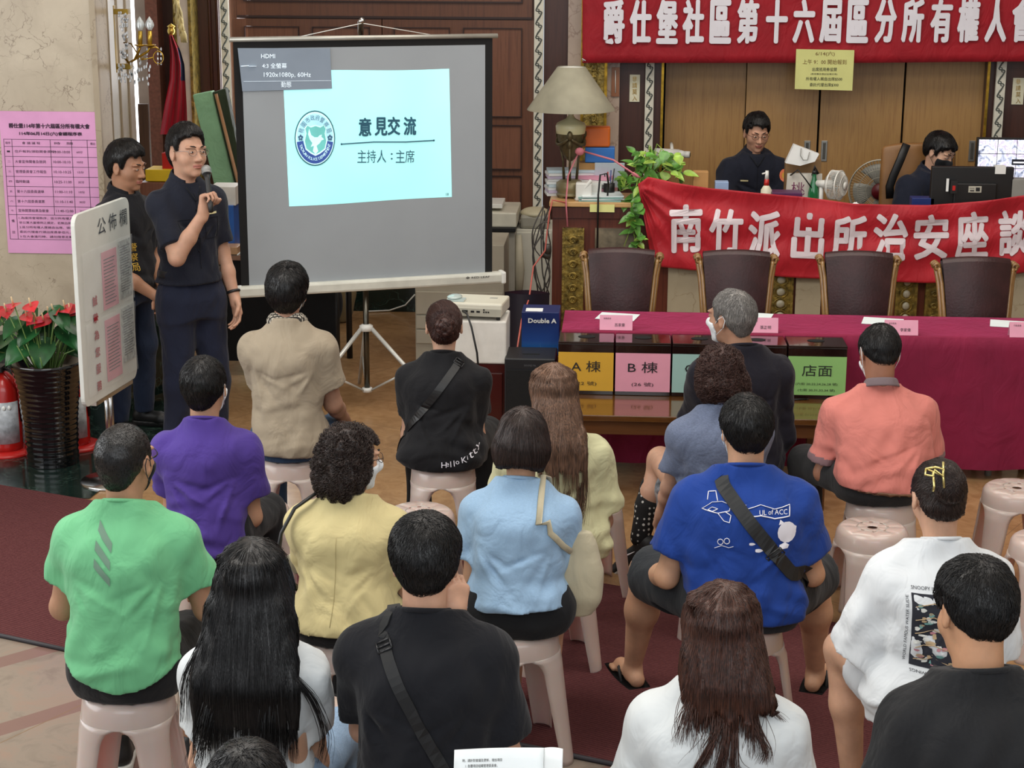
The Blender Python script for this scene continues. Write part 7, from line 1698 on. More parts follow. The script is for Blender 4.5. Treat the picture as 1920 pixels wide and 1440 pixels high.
# 7 black tee with strap
b7 = person('broad man in a black t-shirt with a diagonal bag strap, centre front', 798, 968, 1.31, -2, shirt=dict(mat=cloth('tee_black7', '14151b', .05, .3), hem=.02, ex=.020, sl=.72), hair=('short', HAIRK, dict(t=.017, top=.018)), nh=5000, lean=.10, wid=.97, hs=.97, head=(4, 14, 0), L=dict(e=(.02, .10, -.26), w=(-.10, .28, -.30)), R=dict(e=(.06, .0, -.29), w=(.0, .25, -.25)), nk=1.08, skin='c79a80', seed=17, bottom=dict(kind='trousers', mat=CBLK))
sling(b7['o'], None, b7['surf'], b7, (-.105, b7['zs']+.015), (.135, b7['zs']-.42), .032, M('strap_black', '0b0b0d', .6), buckle=.12)
P = hand_prims(b7['HP']((.075, .03, -.15)), (.1, .1, 1), (-.6, .6, .0), 1, (45, 60, 40), 1.0, .5); 
V, Q = iso(P, .005); mesh_obj('hand', V, Q, [skin('c79a80')], b7['body'])
seat_for(b7, 'pale pink stool under the man in black, centre front', 0)
# 8 light blue bob
b8 = person('woman with a dark bob in a pale blue t-shirt and black shorts', 984, 765, 1.205, -6, fem=True, shirt=dict(mat=cloth('tee_sky', '8fb2d3', .03, .4, heather=.05), hem=.10, ex=.020, sl=.55, flare=.018, hemt=.0), hair=('bob', HAIRD, {}), nh=4500, lean=.07, wid=.95, hs=.97, head=(4, 12, 3), L=dict(e=(.03, .0, -.28), w=(.0, .16, -.44)), R=dict(e=(.0, .10, -.28)), bottom=dict(kind='shorts', mat=CBLK, ex=.022, f=.9, loose=True), skin='c79a7c', seed=19, bare=True, legs=dict(R=dict(kx=.06, ax=.06), L=dict(kx=.08, ax=.08)))
mb = MB(); sf = b8; put_text(mb, 'adidas', .155, sf['seat']+.075, .04, .008, .01, lambda x, z: Vector((x, -.118, z))); 
seat_for(b8, 'pale pink stool under the woman in the pale blue t-shirt', 20)
tb8 = empty('shoulder_bag', (b8['base'].x+.20, b8['base'].y+.04, 0), rad(-6), 'cream canvas shoulder bag hanging at the right side of the pale blue t-shirt', 'bag')
zt8 = b8['zs']; V, Q = iso([loft([(.50, .055, .022, 0, 0), (.56, .085, .04, 0, 0), (.66, .095, .045, 0, .01), (.76, .07, .03, 0, .01), (.80, .05, .02, 0, .01)], 2.5, .02)], .007, lambda X, Y, Z, F: F+.005*vnoise(X, Y, Z, 16, 16, 8, 3)); mesh_obj('bag_body', V, Q, [cloth('canvas_cream', 'b9ad8e', .04)], tb8)
M_ = (Matrix.Translation(tb8.location) @ rz(rad(-6))).inverted() @ (Matrix.Translation(Vector((b8['base'].x, b8['base'].y, 0))) @ rz(rad(-6))); sf8 = b8['surf']; lz8 = b8['zs']
hp8 = [sf8.near(p, .010)[0] for p in ((.115, b8['lean']+.16, lz8-.06), (.11, b8['lean']+.08, lz8+.08), (.105, b8['lean']-.02, lz8+.12), (.11, b8['lean']-.2, lz8-.04))]+[sf8.back(x, lz8-q, .010) for x, q in ((.114, .06), (.122, .095))]
mb = MB(); mb.tube([M_ @ p for p in hp8]+[Vector((-.055, -.105, .805)), Vector((-.035, -.075, .77)), Vector((-.015, -.04, .74))], .011, 8, flat=.5); mb.build('handle', MATS['canvas_cream'], tb8)
# 9 cream shirt long brown hair
def lk9(hc, HP):
    x, y, z = hc
    return [([(x+.06, y-.06, z-.08), (x+.09, y-.15, z-.22), (x+.10, y-.19, z-.36), (x+.08, y-.2, z-.46)], .0016, 90, .016), ([(x+.01, y-.09, z-.1), (x+.03, y-.18, z-.3), (x+.03, y-.2, z-.48)], .0016, 70, .022)]
c9 = person('woman with long brown hair in a loose cream short-sleeved shirt', 1036, 680, 1.185, 6, fem=True, shirt=dict(mat=cloth('shirt_cream', 'c9c697', .03, .4), hem=.0, ex=.030, sl=.85, flare=.02, collar='none'), hair=('long', HAIRPL, dict(len=.32, w=.098, sl=.3, dx=.03, qk=.6, bk=-.03, lockfn=lk9, mat2=None)), nh=4500, lean=.04, wid=1.0, hs=.96, head=(6, 4, -3), L=dict(e=(.03, .08, -.24)), R=dict(e=(.05, .02, -.27), w=(-.02, .2, -.32)), skin='b88a72', seed=21, bottom=dict(kind='shorts', mat=cloth('shorts_grey', '4a4f55'), f=.9))
seat_for(c9, 'pale pink stool under the woman in the cream shirt', 15)
# 10 blue tee man
def bl(mb, F0, c):
    z = c['zs']; F = lambda x, q: F0(x*.94-.006, z+(q-z)*.88+.006)
    jet = [(-.155, .0+z-.085), (-.12, z-.06), (-.085, z-.055), (-.055, z-.065), (-.06, z-.085), (-.10, z-.095), (-.155, z-.085)]
    line_on(mb, F, jet, .0018); line_on(mb, F, [(-.135, z-.055), (-.13, z-.03), (-.105, z-.025), (-.10, z-.055)], .0018); line_on(mb, F, [(-.10, z-.095), (-.08, z-.12), (-.06, z-.125), (-.055, z-.10), (-.075, z-.088)], .0018)
    line_on(mb, F, [(-.135, z-.085), (-.12, z-.075), (-.10, z-.08), (-.12, z-.09), (-.135, z-.085)], .0016); line_on(mb, F, [(-.055, z-.07), (-.03, z-.06), (.0, z-.064)], .0014)
    line_on(mb, F, [(.0, z-.078), (.05, z-.062), (.10, z-.078), (.155, z-.066), (.153, z-.104), (.10, z-.112), (.05, z-.098), (.0, z-.105), (.0, z-.078)], .0022)
    put_text(mb, 'UL of ACC', .095, z-.088, .10, .018, .01, F)
    poly_on(mb, F, [(.145+.034*math.cos(a_), z-.165+.042*math.sin(a_)) for a_ in [k*PI/7 for k in range(14)]]); poly_on(mb, F, [(.115, z-.135), (.12, z-.115), (.135, z-.128)]); poly_on(mb, F, [(.165, z-.135), (.18, z-.145), (.178, z-.165)])
    poly_on(mb, F, [(.12, z-.215), (.14, z-.205), (.155, z-.215), (.15, z-.228), (.12, z-.23)])
    for (x, y_) in ((.01, -.135), (.03, -.15)): line_on(mb, F, [(x, z+y_), (x+.02, z+y_-.006), (x+.012, z+y_-.02), (x+.035, z+y_-.024)], .0022)
    for (x, y_, s_) in ((.02, -.205, 1), (.055, -.19, 1.2), (.045, -.23, 1.3), (.08, -.215, .5)): poly_on(mb, F, [(x+.011*s_*math.cos(a_)*(1+.2*math.cos(3*a_)), z+y_+.0055*s_*math.sin(a_)) for a_ in [k*PI/6 for k in range(12)]])
    for (x, y_) in ((-.09, -.20), (-.068, -.195)): line_on(mb, F, [(x+.010*math.cos(a_), z+y_+.012*math.sin(a_)) for a_ in [k*PI/4 for k in range(9)]], .0014)
    line_on(mb, F, [(-.11, z-.225), (-.085, z-.215), (-.06, z-.222), (-.045, z-.215)], .0016)
K_ = lambda px, py, z: atz(px, py, z)
b10 = person('broad man in a royal blue t-shirt with white doodle print and black strap', 1399, 740, 1.245, 2, shirt=dict(mat=cloth('tee_royal', '153c96', .04, .35), hem=.055, ex=.022, sl=.68, flare=.014, extra=deco(None, bl, WHF, 'printed_doodles')), hair=('short', HAIRK, dict(t=.016)), nh=4500, lean=.06, wid=1.10, fat=.012, nk=1.12, hs=.98, head=(8, 10, 0), glasses=BLACKF, mask=MASKB, L=dict(e=(.08, -.02, -.27), w=(.11, .20, -.34), d=(.05, 1, -.1), n=(0, 0, -1)), R=dict(e=(.07, .02, -.27), w=(.09, .26, -.35)),
             bottom=dict(kind='shorts', mat=cloth('shorts_slate', '25292e'), f=.95, ex=.02), bare=True, thigh=1.18, legs=dict(L=dict(kx=.30, ky=.40, kz=.50, ax=.34, ay=.52, barefoot=True, yaw=20), R=dict(kx=.30, ky=.40, kz=.50, ax=.34, ay=.50, barefoot=True, yaw=-20)), feet=dict(kind='flip', mat=M('rubber_black', '101011', .7)), skin='c39678', seed=23)
sling(b10['o'], None, b10['surf'], b10, (-.09, b10['zs']+.012), (.165, b10['zs']-.30), .048, M('strap_black2', '16181a', .6), buckle=.72)
seat_for(b10, 'pale pink stool under the man in the royal blue t-shirt', 40)
# 11 perm woman
w11 = person('woman with short permed brown hair in a heather blue t-shirt, legs crossed', 1350, 647, 1.175, 16, fem=True, shirt=dict(mat=cloth('tee_heather', '626d88', .05, .4, heather=.16), hem=.05, ex=.018, sl=.66), hair=('curly', hairmat('hair_perm', '3a2520', .45), {}), nh=3000, lean=.05, wid=.98, hs=.96, head=(0, 10, 0), L=dict(e=(.03, .10, -.24), w=(.03, .18, -.36), d=(0, .3, -1)), R=dict(e=(.0, .08, -.27)), bare=True, bottom=dict(kind='shorts', mat=CBLK, f=.42), skin='b88f78', seed=25,
             legs=dict(L=dict(K=atz(1238, 862, .50), A=atz(1200, 1008, .17), yaw=60), R=dict(kx=.04)))
seat_for(w11, 'pale pink stool hidden under the woman with permed hair', 0)
kn, an = atz(1238, 862, .50), atz(1200, 1008, .17); rzi = Matrix.Rotation(-rad(16), 3, 'Z'); bs = w11['base']
lk = rzi @ (kn-bs); la_ = rzi @ (an-bs); pts = [lk.lerp(la_, f) for f in (.35, .6, .8, 1)]
V, Q = iso([cone(pts[0], pts[1], .058, .056, k=.02), cone(pts[1], pts[3], .056, .043, k=.02)], .008)
def dots():
    m, nt, b = newmat('dotted_knit'); co_ = coords(nt, (38, 38, 38)); v = nt.nodes.new('ShaderNodeTexVoronoi'); v.inputs['Scale'].default_value = 1.1; v.inputs['Randomness'].default_value = .15; L(nt, co_, v.inputs[0]); L(nt, ramp(nt, v.outputs[0], [(.0, 'b9b9b4'), (.22, 'b9b9b4'), (.28, '0e0e10')]), b.inputs['Base Color']); b.inputs['Roughness'].default_value = .9; return m
mesh_obj('dotted_sock', V, Q, [dots()], w11['o'])
sh = shoe_parts(w11['o'], la_+Vector((0, 0, -.02)), 62-16+10, M('shoe_black', '151517', .6), M('sole_white', 'c9c6c0', .5), tilt=38)
mb = MB(); cc = la_+Vector((-.07, -.045, -.055)); mb.tube([cc+Vector((-.03, 0, .022)), cc+Vector((-.015, -.012, -.006)), cc+Vector((.03, -.01, .012))], [.006, .006, .001], 6); mb.build('shoe_mark', WHF, sh)
sb = atz(1246, 915, .40); V, Q = iso([loft([(0, .045, .03, 0, 0), (.1, .065, .045, 0, 0), (.2, .05, .04, 0, 0), (.28, .018, .018, 0, 0)], 2, .02)], .006, lambda X, Y, Z, F: F+.010*vnoise(X, Y, Z, 30, 30, 22, 3)); bg = mesh_obj('plastic_bag', V, Q, [M('bag_silver', '9a9fa6', .2, metal=.5, var=.3, nscale=40, bmp=.6, bscale=40)]); bg.location = (sb.x, sb.y-.05, .32); bg.rotation_euler = (0, rad(12), 0); tag(bg, 'crinkled silver plastic bag held at the knee of the permed woman', 'bag')
# 12 grey haired man
d12 = person('grey-haired man with a face mask in a dark navy long-sleeved sweater', 1375, 543, 1.275, 8, shirt=dict(mat=cloth('sweater_navy', '15131f', .05, .3), hem=-.01, ex=.022, sl=1.75, extra=None), hair=('short', HAIRG, dict(t=.012)), nh=3500, lean=.03, wid=.95, hx=-.05, head=(44, 2, 0), mask=MASKM, skin='a87e66', nk=1.05, L=dict(e=(.03, .12, -.22)), R=dict(e=(.03, .02, -.28), w=(-.02, .2, -.34)), bottom=dict(kind='trousers', mat=CBLK), seed=27)
seat_for(d12, 'pale pink stool hidden under the grey-haired man', 0)
# 13 salmon polo
p13 = person('man in a salmon polo shirt with grey collar bending his head down', 1647, 603, 1.165, 4, shirt=dict(mat=cloth('polo_salmon', 'd27468', .04, .4), trim=cloth('polo_trim', '86666a'), hem=.075, ex=.018, sl=.78, collar='polo', cmat=cloth('polo_collar', '77666a')), hair=('short', HAIRK, dict(t=.010, whorl=(0, -.03, .105))), nh=3500, lean=.14, wid=1.04, fat=.015, bend=.03, hfwd=.06, head=(6, 34, 4), mask=MASKM, skin='9a6c55', nk=1.05, L=dict(e=(.05, .02, -.27), w=(-.04, .2, -.30)), R=dict(e=(.06, .03, -.26), w=(-.02, .22, -.33)),
             bottom=dict(kind='trousers', mat=CTR), thigh=1.12, legs=dict(L=dict(kx=.26, ky=.34, kz=.52, ax=.24, ay=.28)), feet=dict(kind='shoe', mat=BLK, sole=BLK), seed=29)
mb = MB(); f13 = lambda u, v: (lambda x: p13['surf'].near((x, p13['lean']*.1-.2, p13['seat']+.075-.035*v), .006)[0])(-.14+.28*u)
mb.grid(f13, 20, 2); mb.build('belt', M('belt_brown', '6b4a33', .5), p13['o'], solid=.004)
seat_for(p13, 'pale pink stool under the man in the salmon polo', 0)
# 14 white tee claw clip
def art(mb, F, c):
    z = c['zs']; x0, x1, z0, z1 = -.118, .085, z-.285, z-.07; rr = random.Random(6)
    for k in range(10): 
        for j in range(10): pass
    poly_on(mb, F, [(x0, z0), (x1, z0), (x1, z1), (x0, z1)], 0, 8)
    F2 = lambda x, zz: F(x, zz)-Vector((0, .0015, 0))
    cols = 4
    for k in range(90):
        cx, cz = rr.uniform(x0+.012, x1-.012), rr.uniform(z0+.012, z1-.012); r1, r2, a0 = rr.uniform(.005, .014), rr.uniform(.003, .007), rr.uniform(-.5, .5)
        poly_on(mb, F2, [(cx+r1*math.cos(t)*(1+.25*math.cos(3*t+a0)), cz+r2*math.sin(t)) for t in [q*PI/5 for q in range(10)]], 1+rr.randrange(4), 1)
    for k in range(5): zz = z0+.02+.04*k; line_on(mb, F2, [(x0+.01, zz), (x0+.06, zz+.012), (x0+.11, zz-.008), (x1-.01, zz+.008)], .0022, 2)
    put_text(mb, 'SNOOPY IS THE WORLD FAMOUS', -.017, z1+.014, .20, .009, .01, F, 0); put_text(mb, 'HERE I AM WINNING MY WINGS', -.017, z0-.014, .20, .008, .01, F, 0, PI); put_text(mb, 'WORLD FAMOUS WATER SLIDE', x0-.012, (z0+z1)/2, .20, .007, .01, F, 0, PI/2)
def artx(o, so, surf, c):
    mb = MB(); F = lambda x, z: surf.back(x, z, .0025); art(mb, F, c)
    mb.build('printed_artwork', [M('art_navy', '23252f', .8, var=0), M('art_teal', '6e9c98', .8), M('art_tan', 'b39a78', .8), M('art_pink', 'b07880', .8), M('art_white', 'd2d2cc', .8)], so)
w14 = person('woman with dark brown hair in a gold claw clip and oversized white t-shirt', 1757, 853, 1.235, 6, fem=True, shirt=dict(mat=cloth('tee_white14', 'd6dadd', .02, .35), hem=-.02, ex=.034, sl=.95, flare=.03, extra=artx), hair=('claw', HAIRD, dict(bz=.02, by=0)), nh=4200, lean=.09, wid=.98, hs=.97, head=(0, 26, 0), hfwd=.05, skin='c79b80', L=dict(e=(.07, .04, -.26), w=(.02, .20, -.36)), R=dict(e=(.05, .06, -.26)), bare=True, thigh=1.05, bottom=dict(kind='shorts', mat=cloth('shorts_white', 'c5c9cd', .02), f=.55, ex=.02), legs=dict(L=dict(kx=.20, ky=.40, kz=.52, ax=.16, ay=.34)), seed=31)
mb = MB(); HP = w14['HP']; y_ = -.158
def zz(px): return px
mb.tube([HP((-0.077, -0.154, 0.065)), HP((-0.083, -0.162, 0.045)), HP((-0.059, -0.167, 0.040)), HP((-0.055, -0.164, 0.060)), HP((-0.029, -0.164, 0.038)), HP((-0.025, -0.162, 0.062)), HP((-0.051, -0.164, 0.068)), HP((-0.077, -0.154, 0.065))], .0036, 6)
mb.tube([HP((-0.023, -0.154, 0.085)), HP((-0.029, -0.164, 0.040)), HP((-0.027, -0.159, 0.005))], .0036, 6); mb.tube([HP((-0.059, -0.164, 0.055)), HP((-0.059, -0.167, 0.010)), HP((-0.061, -0.159, -0.005))], .0036, 6); mb.tube([HP((-0.077, -0.154, 0.065)), HP((-0.027, -0.164, 0.040))], .0030, 6)
mb.build('hair_clip', M('clip_gold', 'd8c680', .25, metal=.8), w14['o'])
a14 = w14['arms'][-1]; wr = a14[0]*.25+a14[1]*.75; mb = MB(); ax = Vector(a14[1]-a14[0]).normalized(); u1 = ax.cross(Vector((0, 0, 1))).normalized(); u2 = ax.cross(u1); mb.tube([Vector(wr)+(u1*math.cos(t)+u2*math.sin(t))*.031 for t in [k*PI/9 for k in range(18)]], .009, 6, closed=True); mb.build('wristwatch', BLK, w14['o'])
seat_for(w14, 'pale pink stool under the woman with the gold hair clip', 0)
# 15 dark grey tee bottom right
d15 = person('man in a dark charcoal t-shirt at the bottom right corner', 1828, 1050, 1.31, 12, shirt=dict(mat=cloth('tee_charcoal', '212123', .05, .35, heather=.1), hem=.04, ex=.020, sl=.72), hair=('short', HAIRK, dict(t=.020, top=.02, hl=.022)), nh=5500, lean=.12, wid=1.0, hs=.98, head=(6, 22, 6), skin='c0906f', hfwd=.06, nk=1.1, L=dict(e=(.07, -.0, -.27), w=(.0, .2, -.30)), R=dict(e=(.05, .06, -.27)), seed=33)
seat_for(d15, 'pale pink stool under the man in the charcoal t-shirt', 0)
# 16 white tee brown hair bottom centre
def lk16(hc, HP):
    x, y, z = hc
    return [([(x-.05, y-.09, z-.08), (x-.07, y-.16, z-.18), (x-.08, y-.17, z-.235)], .0014, 60, .02), ([(x+.0, y-.09, z-.10), (x+.0, y-.17, z-.20), (x-.01, y-.19, z-.28)], .0014, 60, .022), ([(x+.07, y-.08, z-.08), (x+.08, y-.15, z-.18), (x+.085, y-.17, z-.25)], .0014, 60, .02), ([(x+.03, y-.09, z-.10), (x+.0, y-.17, z-.20), (x-.05, y-.19, z-.29), (x-.045, y-.19, z-.315), (x-.028, y-.19, z-.30)], .0016, 34, .012), ([(x+.04, y-.09, z-.10), (x+.04, y-.17, z-.22), (x+.04, y-.19, z-.28), (x+.07, y-.19, z-.30)], .0016, 40, .012),
            ([(x+.06, y-.06, z-.10), (x+.09, y-.15, z-.19), (x+.12, y-.17, z-.24), (x+.11, y-.17, z-.27)], .0016, 40, .012), ([(x+.02, y-.1, z-.10), (x+.02, y-.18, z-.22), (x+.0, y-.2, z-.31), (x+.02, y-.2, z-.33)], .0016, 40, .01), ([(x+.08, y-.03, z-.05), (x+.11, y-.1, z-.15), (x+.155, y-.10, z-.19)], .0014, 24, .008)]
w16 = person('woman with shoulder-length reddish brown hair in a white t-shirt, front row', 1365, 1088, 1.225, -4, fem=True, shirt=dict(mat=cloth('tee_white16', 'd3d7d7', .02, .35), hem=.04, ex=.020, sl=.7, collar='none'), hair=('long', hairmat('hair_chestnut', '35201a', .4, c2='5a3527'), dict(len=.215, w=.112, sl=.26, dx=.03, lockfn=lk16, tip=.5)), nh=6000, lean=.07, wid=1.04, head=(4, 8, 6), skin='c79b80', L=dict(e=(.07, .02, -.26), w=(0, .2, -.3)), R=dict(e=(.06, .04, -.26)), seed=35)
seat_for(w16, 'pale pink stool under the front-row woman with reddish brown hair', 0)
# 17 head at the very bottom
h17 = person('person at the bottom edge of whom only short black hair shows', 462, 1390, 1.17, 0, shirt=dict(mat=cloth('tee_grey17', '55585c'), ex=.016), hair=('short', HAIRK, dict(t=.015)), nh=2500, lean=.06, wid=.85, hs=.95, seed=37, res=.012)
seat_for(h17, 'pale pink stool under the person at the bottom edge', 0)
mb = MB(); hp = h17['HP']; mb.tube([hp((-.07+.01*math.cos(t*3), -.06+.035*math.cos(t), .06+.035*math.sin(t))) for t in [k*PI/8 for k in range(16)]], .012, 6, closed=True)
# ---------------- standing police with microphone
def badge(o, so, surf, c):
    mb = MB(); F = lambda x, z: surf.back(x, z, .003, -1); poly_on(mb, F, [(-.115, c['zs']-.13), (-.065, c['zs']-.13), (-.065, c['zs']-.12), (-.115, c['zs']-.12)]); mb.build('name_tag', M('tag_gold', 'd8cfa0', .5), so)
    mb = MB(); line_on(mb, F, [(0, c['zs']-.02), (0, c['zs']-.40)], .0018, sub=12); line_on(mb, F, [(-.04, c['zs']+.01), (.0, c['zs']-.06), (.04, c['zs']+.01)], .005)
    for k in range(4): mb.ell(F(.006, c['zs']-.10-.07*k), (.005, .003, .005), 0, 8)
    for sx in (-1, 1): line_on(mb, F, [(sx*.04, c['zs']-.145), (sx*.12, c['zs']-.145), (sx*.12, c['zs']-.25), (sx*.04, c['zs']-.25), (sx*.04, c['zs']-.145)], .0016)
    mb.build('placket', cloth('navy_seam', '0e111c'), so)
p18 = person('standing police officer in navy uniform speaking into a microphone', 346, 237, 1.80, -138, stand=True, shirt=dict(mat=NAVY, hem=.13, tuck=True, ex=.012, sl=.80, collar='polo', extra=badge, fold=.9), hair=('short', HAIRK, dict(t=.010, top=.032, fringe=.0, hl=.022)), nh=4200, lean=-.01, wid=.90, head=(6, -4, -3), glasses=GLASSF, skin='bd927a', hres=.0045, hs=1.06,
             R=dict(e=(.02, .19, -.24), w=(-.10, .26, -.02), d=(-.15, -.05, 1), n=(-.5, .8, .1), curl=(70, 80, 60), thumb=1.6, ), L=dict(e=(.05, .0, -.27), w=(.06, .10, -.50), d=(0, .3, -1), n=(-1, 0, 0), curl=(20, 30, 20)), bottom=dict(kind='trousers', mat=cloth('police_trousers', '1a2036', .06, .35), ex=.016), feet=dict(kind='shoe', mat=BLK, sole=BLK), legs=dict(L=dict(kx=.11, ky=.03)), seed=39)
E18, W18, d18, a18 = p18['arms'][1]; hc = p18['HP']; m0 = Vector(hc((.01, .175, -.085))); hand = Vector(W18)+Vector((-.01, .01, .10))
mz = Matrix.Rotation(rad(-138), 4, 'Z'); bse = p18['base']
def micp(v): return (mz @ Vector(v))+Vector((bse.x, bse.y, 0))
hd = Vector(W18)+Vector(d18)*.085+Vector((-.012, .026, 0)); tip = Vector(hc((.0, .155, -.07))); dr = (hd-tip).normalized(); tail = tip+dr*.24
mic = empty('microphone', (0, 0, 0), 0, 'black handheld microphone with silver mesh head held by the officer', 'microphone')
mb = MB(); mb.tube([micp(tip+dr*.03), micp(tip+dr*.06), micp(tip+dr*.2), micp(tail)], [.020, .013, .014, .012], 14); mb.build('handle', BLK, mic); mb = MB(); q_ = micp(tip+dr*.01); mb.ell(q_, (.025, .025, .027), 0, 18); mb.tube([micp(tip+dr*.022), micp(tip+dr*.03)], .0255, 16); mb.build('grille', M('mic_mesh', '9a9a98', .35, metal=.8, bmp=.8, bscale=400), mic)
el, wl, _, _ = p18['arms'][-1]; mb = MB(); wq = Vector(el*.12+wl*.88); ax = Vector(wl-el).normalized(); u1 = ax.cross(Vector((1, 0, 0))).normalized(); u2 = ax.cross(u1); mb.tube([wq+(u1*math.cos(t)+u2*math.sin(t))*.032 for t in [k*PI/9 for k in range(18)]], .008, 6, closed=True); mb.build('wristwatch', BLK, p18['o'])
mb = MB(); zb_ = p18['seat']+.165; mb.grid(lambda u, v: ((.165)*math.cos(2*PI*u), .118*math.sin(2*PI*u), zb_+.035*v), 40, 2, closed_u=True); mb.build('belt', BLK, p18['o'], solid=.006)
# ---------------- second policeman behind the board
def vest(o, so, surf, c):
    mb = MB(); F = lambda x, z: surf.back(x, z, .003, -1)
    for k, ch_ in enumerate('警察局'): put_text(mb, ch_, -.08, c['zs']-.25-.055*k, .045, .045, .02, lambda x, z: F(-x, z))
    mb.build('lettering', M('print_yellow', 'c9a23a', .6), so)
p19 = person('second man in dark uniform standing behind the notice board', 236, 268, 1.63, -112, stand=True, shirt=dict(mat=cloth('vest_black', '15161c', .05, .3), hem=.02, ex=.020, sl=.75, collar='polo', extra=vest), hair=('short', HAIRK, dict(t=.014, top=.03, hl=.012)), nh=4000, lean=0, wid=.9, head=(4, 8, 0), skin='a5795f', hres=.0045, hs=1.06, R=dict(e=(.04, .06, -.28), w=(-.10, .24, -.45), d=(-.6, .4, -.6), n=(0, -.5, -.6), curl=(40, 50, 30)), L=dict(e=(.03, .06, -.28), w=(-.12, .23, -.43), d=(-.5, .5, -.6), n=(0, -.5, -.6), curl=(40, 50, 30)), bottom=dict(kind='jeans', mat=cloth('denim_dark', '1f2c46', .1, .3, heather=.1)), feet=dict(kind='shoe', mat=BLK, sole=BLK), seed=41)
# ---------------- two at the desk
def patch(o, so, surf, c):
    q, n = surf.near((-.30, .04, c['zs']-.12), .003); mb = MB()
    F = lambda x, z: surf.near((-.28+x*.4, .10+x, c['zs']-.12+z), .004)[0]
    F = lambda x, z: surf.back(-.185+x, c['zs']-.11+z, .003, -1)
    poly_on(mb, F, [(.034*math.cos(t), .042*math.sin(t)) for t in [k*PI/8 for k in range(16)]], 0); F2 = lambda x, z: F(x, z)+Vector((0, .0015, 0)); poly_on(mb, F2, [(.018*math.cos(t), .022*math.sin(t)) for t in [k*PI/8 for k in range(16)]], 1)
    mb.build('shoulder_patch', [M('patch_orange', 'd4714a', .6), M('patch_gold', 'c99a3a', .6)], so)
    mb = MB(); F = lambda x, z: surf.back(x, z, .003, -1); poly_on(mb, F, [(.06, c['zs']-.15), (.11, c['zs']-.15), (.11, c['zs']-.14), (.06, c['zs']-.14)]); mb.build('name_tag', MATS['tag_gold'], so)
    mb = MB(); line_on(mb, F, [(0, c['zs']-.02), (0, c['zs']-.36)], .0018, sub=12); line_on(mb, F, [(-.05, c['zs']+.02), (.0, c['zs']-.05), (.05, c['zs']+.02)], .006); mb.build('placket', MATS['navy_seam'], so)
p20 = person('seated police officer with glasses and orange shoulder patch behind the counter', 1421, 215, 1.58, -172, z0=.25, shirt=dict(mat=NAVY, hem=.02, ex=.018, sl=.9, collar='polo', extra=patch), hair=('short', HAIRK, dict(t=.011, top=.030, fringe=.002, hl=.014, hn=.035)), nh=3200, lean=.06, wid=1.06, head=(4, 14, 0), glasses=M('glasses_brown', '5c3c34', .3), skin='c0937a', hres=.005, L=dict(e=(.05, .12, -.26), w=(-.14, .26, -.28)), R=dict(e=(.05, .10, -.26), w=(-.10, .27, -.28)), seed=43)
p21 = person('desk worker in navy with a black face mask behind the monitor', 1775, 250, 1.48, -148, z0=.25, shirt=dict(mat=cloth('polo_navy21', '181e30', .05, .3), hem=.02, ex=.024, sl=.8, collar='polo'), hair=('bob' if False else 'short', HAIRK, dict(t=.020, fringe=.012, hn=.03)), nh=3200, lean=.10, wid=1.15, head=(14, 26, 0), mask=MASKK, skin='c99f86', hres=.005, hfwd=.07, L=dict(e=(.05, .12, -.26), w=(-.12, .26, -.3)), R=dict(e=(.12, .10, -.24), w=(.02, .26, -.36)), seed=45)
for c_, lab in ((p20, 'desk chair hidden under the seated police officer'),):
    b = c_['base']; o = empty('desk_chair', (b.x, b.y, .25), 0, lab, 'chair'); mb = MB(); mb.cbox((0, 0, .435), (.42, .40, .05)); mb.build('seat', BLK, o, bev=.01); mb = MB(); mb.cyl((0, 0, 0.02), (0, 0, .41), .025); mb.build('column', BLK, o); mb = MB(); mb.lathe([(0, 0), (.22, 0), (.2, .03), (0, .05)]); mb.build('base', BLK, o)
# ---------------- free stools
stool_px(478, 947, 10, 'empty pale pink stool between the purple and beige t-shirts')
stool_px(1100, 915, 20, 'pale pink stool hidden behind the woman in cream, only its legs showing')
stool_px(787, 957, 30, 'empty pale pink stool right of the woman in straw yellow')
stool_px(583, 1332, 5, 'empty pale pink stool right of the long-haired woman, showing its round seat')
stool_px(1636, 986, 20, 'empty pale pink stool between the blue t-shirt and the gold hair clip')
stool_px(1907, 912, 0, 'empty pale pink stool at the right edge by the magenta cloth')
stool_px(1965, 1008, 15, 'empty pale pink stool cut by the right edge, behind the charcoal t-shirt')
# ---------------- booklet at the bottom
yb_ = 2.9; q0, q1, q2 = W(852, 1406, yb_), W(1020, 1402, yb_), W(1055, 1404, yb_-.03)
bk = empty('booklet', q0, 0, 'open printed white booklet held up at the bottom edge', 'booklet'); q0v = Vector(q0)
mb = MB(); dz = Vector((0, -.05, -.13)); th = Vector((0, .004, 0))
def page(a, b, nm):
    mb = MB(); mb.grid(lambda u, v: (a.lerp(b, u)-q0v)+dz*v+Vector((0, 0, .002*math.sin(u*PI))), 10, 6); return mb.build(nm, PAPER, bk, solid=.002)
pg = page(q0, q1, 'left_page'); pg2 = page(q1+Vector((.001, 0, 0)), q2, 'right_page')
mb = MB(); U = (q1-q0).normalized(); Dv = dz.normalized(); sc_p = (q1-q0).length/168
def PF(x, y): return (U*(x*sc_p))-Dv*(y*sc_p)+Vector((0, -.003, .0))
put_text(mb, '時，請針對會議及更新，增加項目', 53, -19, 74, 6, .01, PF); put_text(mb, '1. 各攤項目組織管理委員會。', 52, -29, 60, 6, .01, PF); put_text(mb, '2. (2)各攤費用及組成要管公寓條例。', 63, -38, 82, 6, .01, PF)
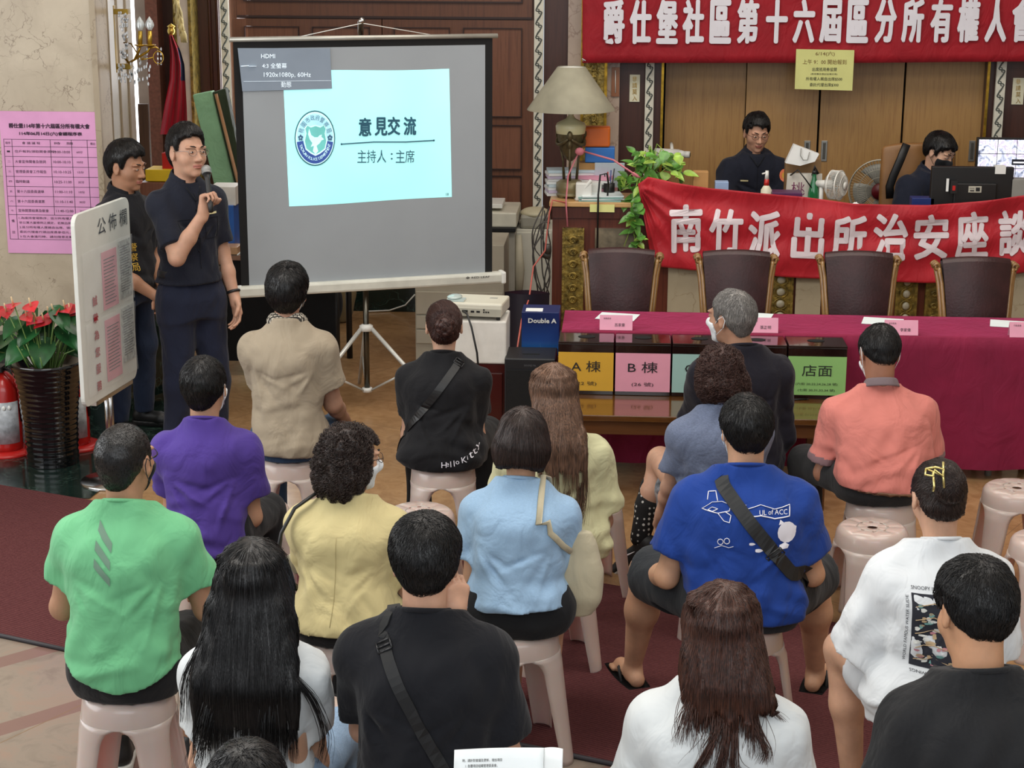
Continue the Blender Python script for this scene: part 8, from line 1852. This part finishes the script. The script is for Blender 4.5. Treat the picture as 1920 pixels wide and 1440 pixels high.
mb.build('lettering', INK, pg); mb = MB(); PF2 = lambda x, y: PF(x, y)+(q2-q1).normalized()*0; put_text(mb, '前呼號與合', 188, -19, 26, 6, .01, PF); put_text(mb, '項目直轉公告', 190, -37, 26, 6, .01, PF); mb.build('lettering', INK, pg2)
# ------------------------------------------------------------------ camera, light
cam = bpy.data.cameras.new('camera'); co = bpy.data.objects.new('camera', cam); COL.objects.link(co); SC.camera = co
cam.sensor_width = 36; cam.lens = F_PX/1920*36; co.matrix_world = Matrix.Translation((0, 0, CZ)) @ CAMR.to_4x4(); cam.clip_end = 60
w = bpy.data.worlds.new('world'); SC.world = w; w.use_nodes = True; bg = w.node_tree.nodes['Background']
bg.inputs[0].default_value = (.86, .93, 1, 1); bg.inputs[1].default_value = .6
def area(name, loc, rot, sx, sy, e, c):
    la = bpy.data.lights.new(name, 'AREA'); la.energy = e; la.shape = 'RECTANGLE'; la.size = sx; la.size_y = sy; la.color = c
    o = bpy.data.objects.new(name, la); COL.objects.link(o); o.location = loc; o.rotation_euler = tuple(rad(a) for a in rot); return o
# ceiling panels of the hall
area('ceiling_light', (-1.6, 5.2, 4.5), (0, 0, 0), 2.6, 2.6, 95, (1, .97, .92))
area('ceiling_light', (2.2, 5.6, 4.5), (0, 0, 0), 2.6, 2.6, 75, (1, .97, .92))
area('ceiling_light', (.5, 9.6, 4.5), (0, 0, 0), 5.0, 1.8, 105, (1, .94, .86))
# tall windows at the left, and an added fill lamp near the camera
area('window_or_fill_light', (-5.6, 5.5, 2.6), (0, -90, 0), 3.0, 5.0, 170, (.93, .97, 1))
area('window_or_fill_light', (0, .6, 3.3), (66, 0, 0), 6.0, 2.2, 85, (.95, .98, 1))  # added fill that brightens the faces at the desk, no window here
area('window_or_fill_light', (-2.9, 12.9, 2.4), (-90, 0, -25), .9, 2.8, 60, (.95, .98, 1))
VS = SC.view_settings; VS.view_transform = 'Standard'; VS.look = 'None'; VS.exposure = 0.18; VS.gamma = 1; VS.use_curve_mapping = False
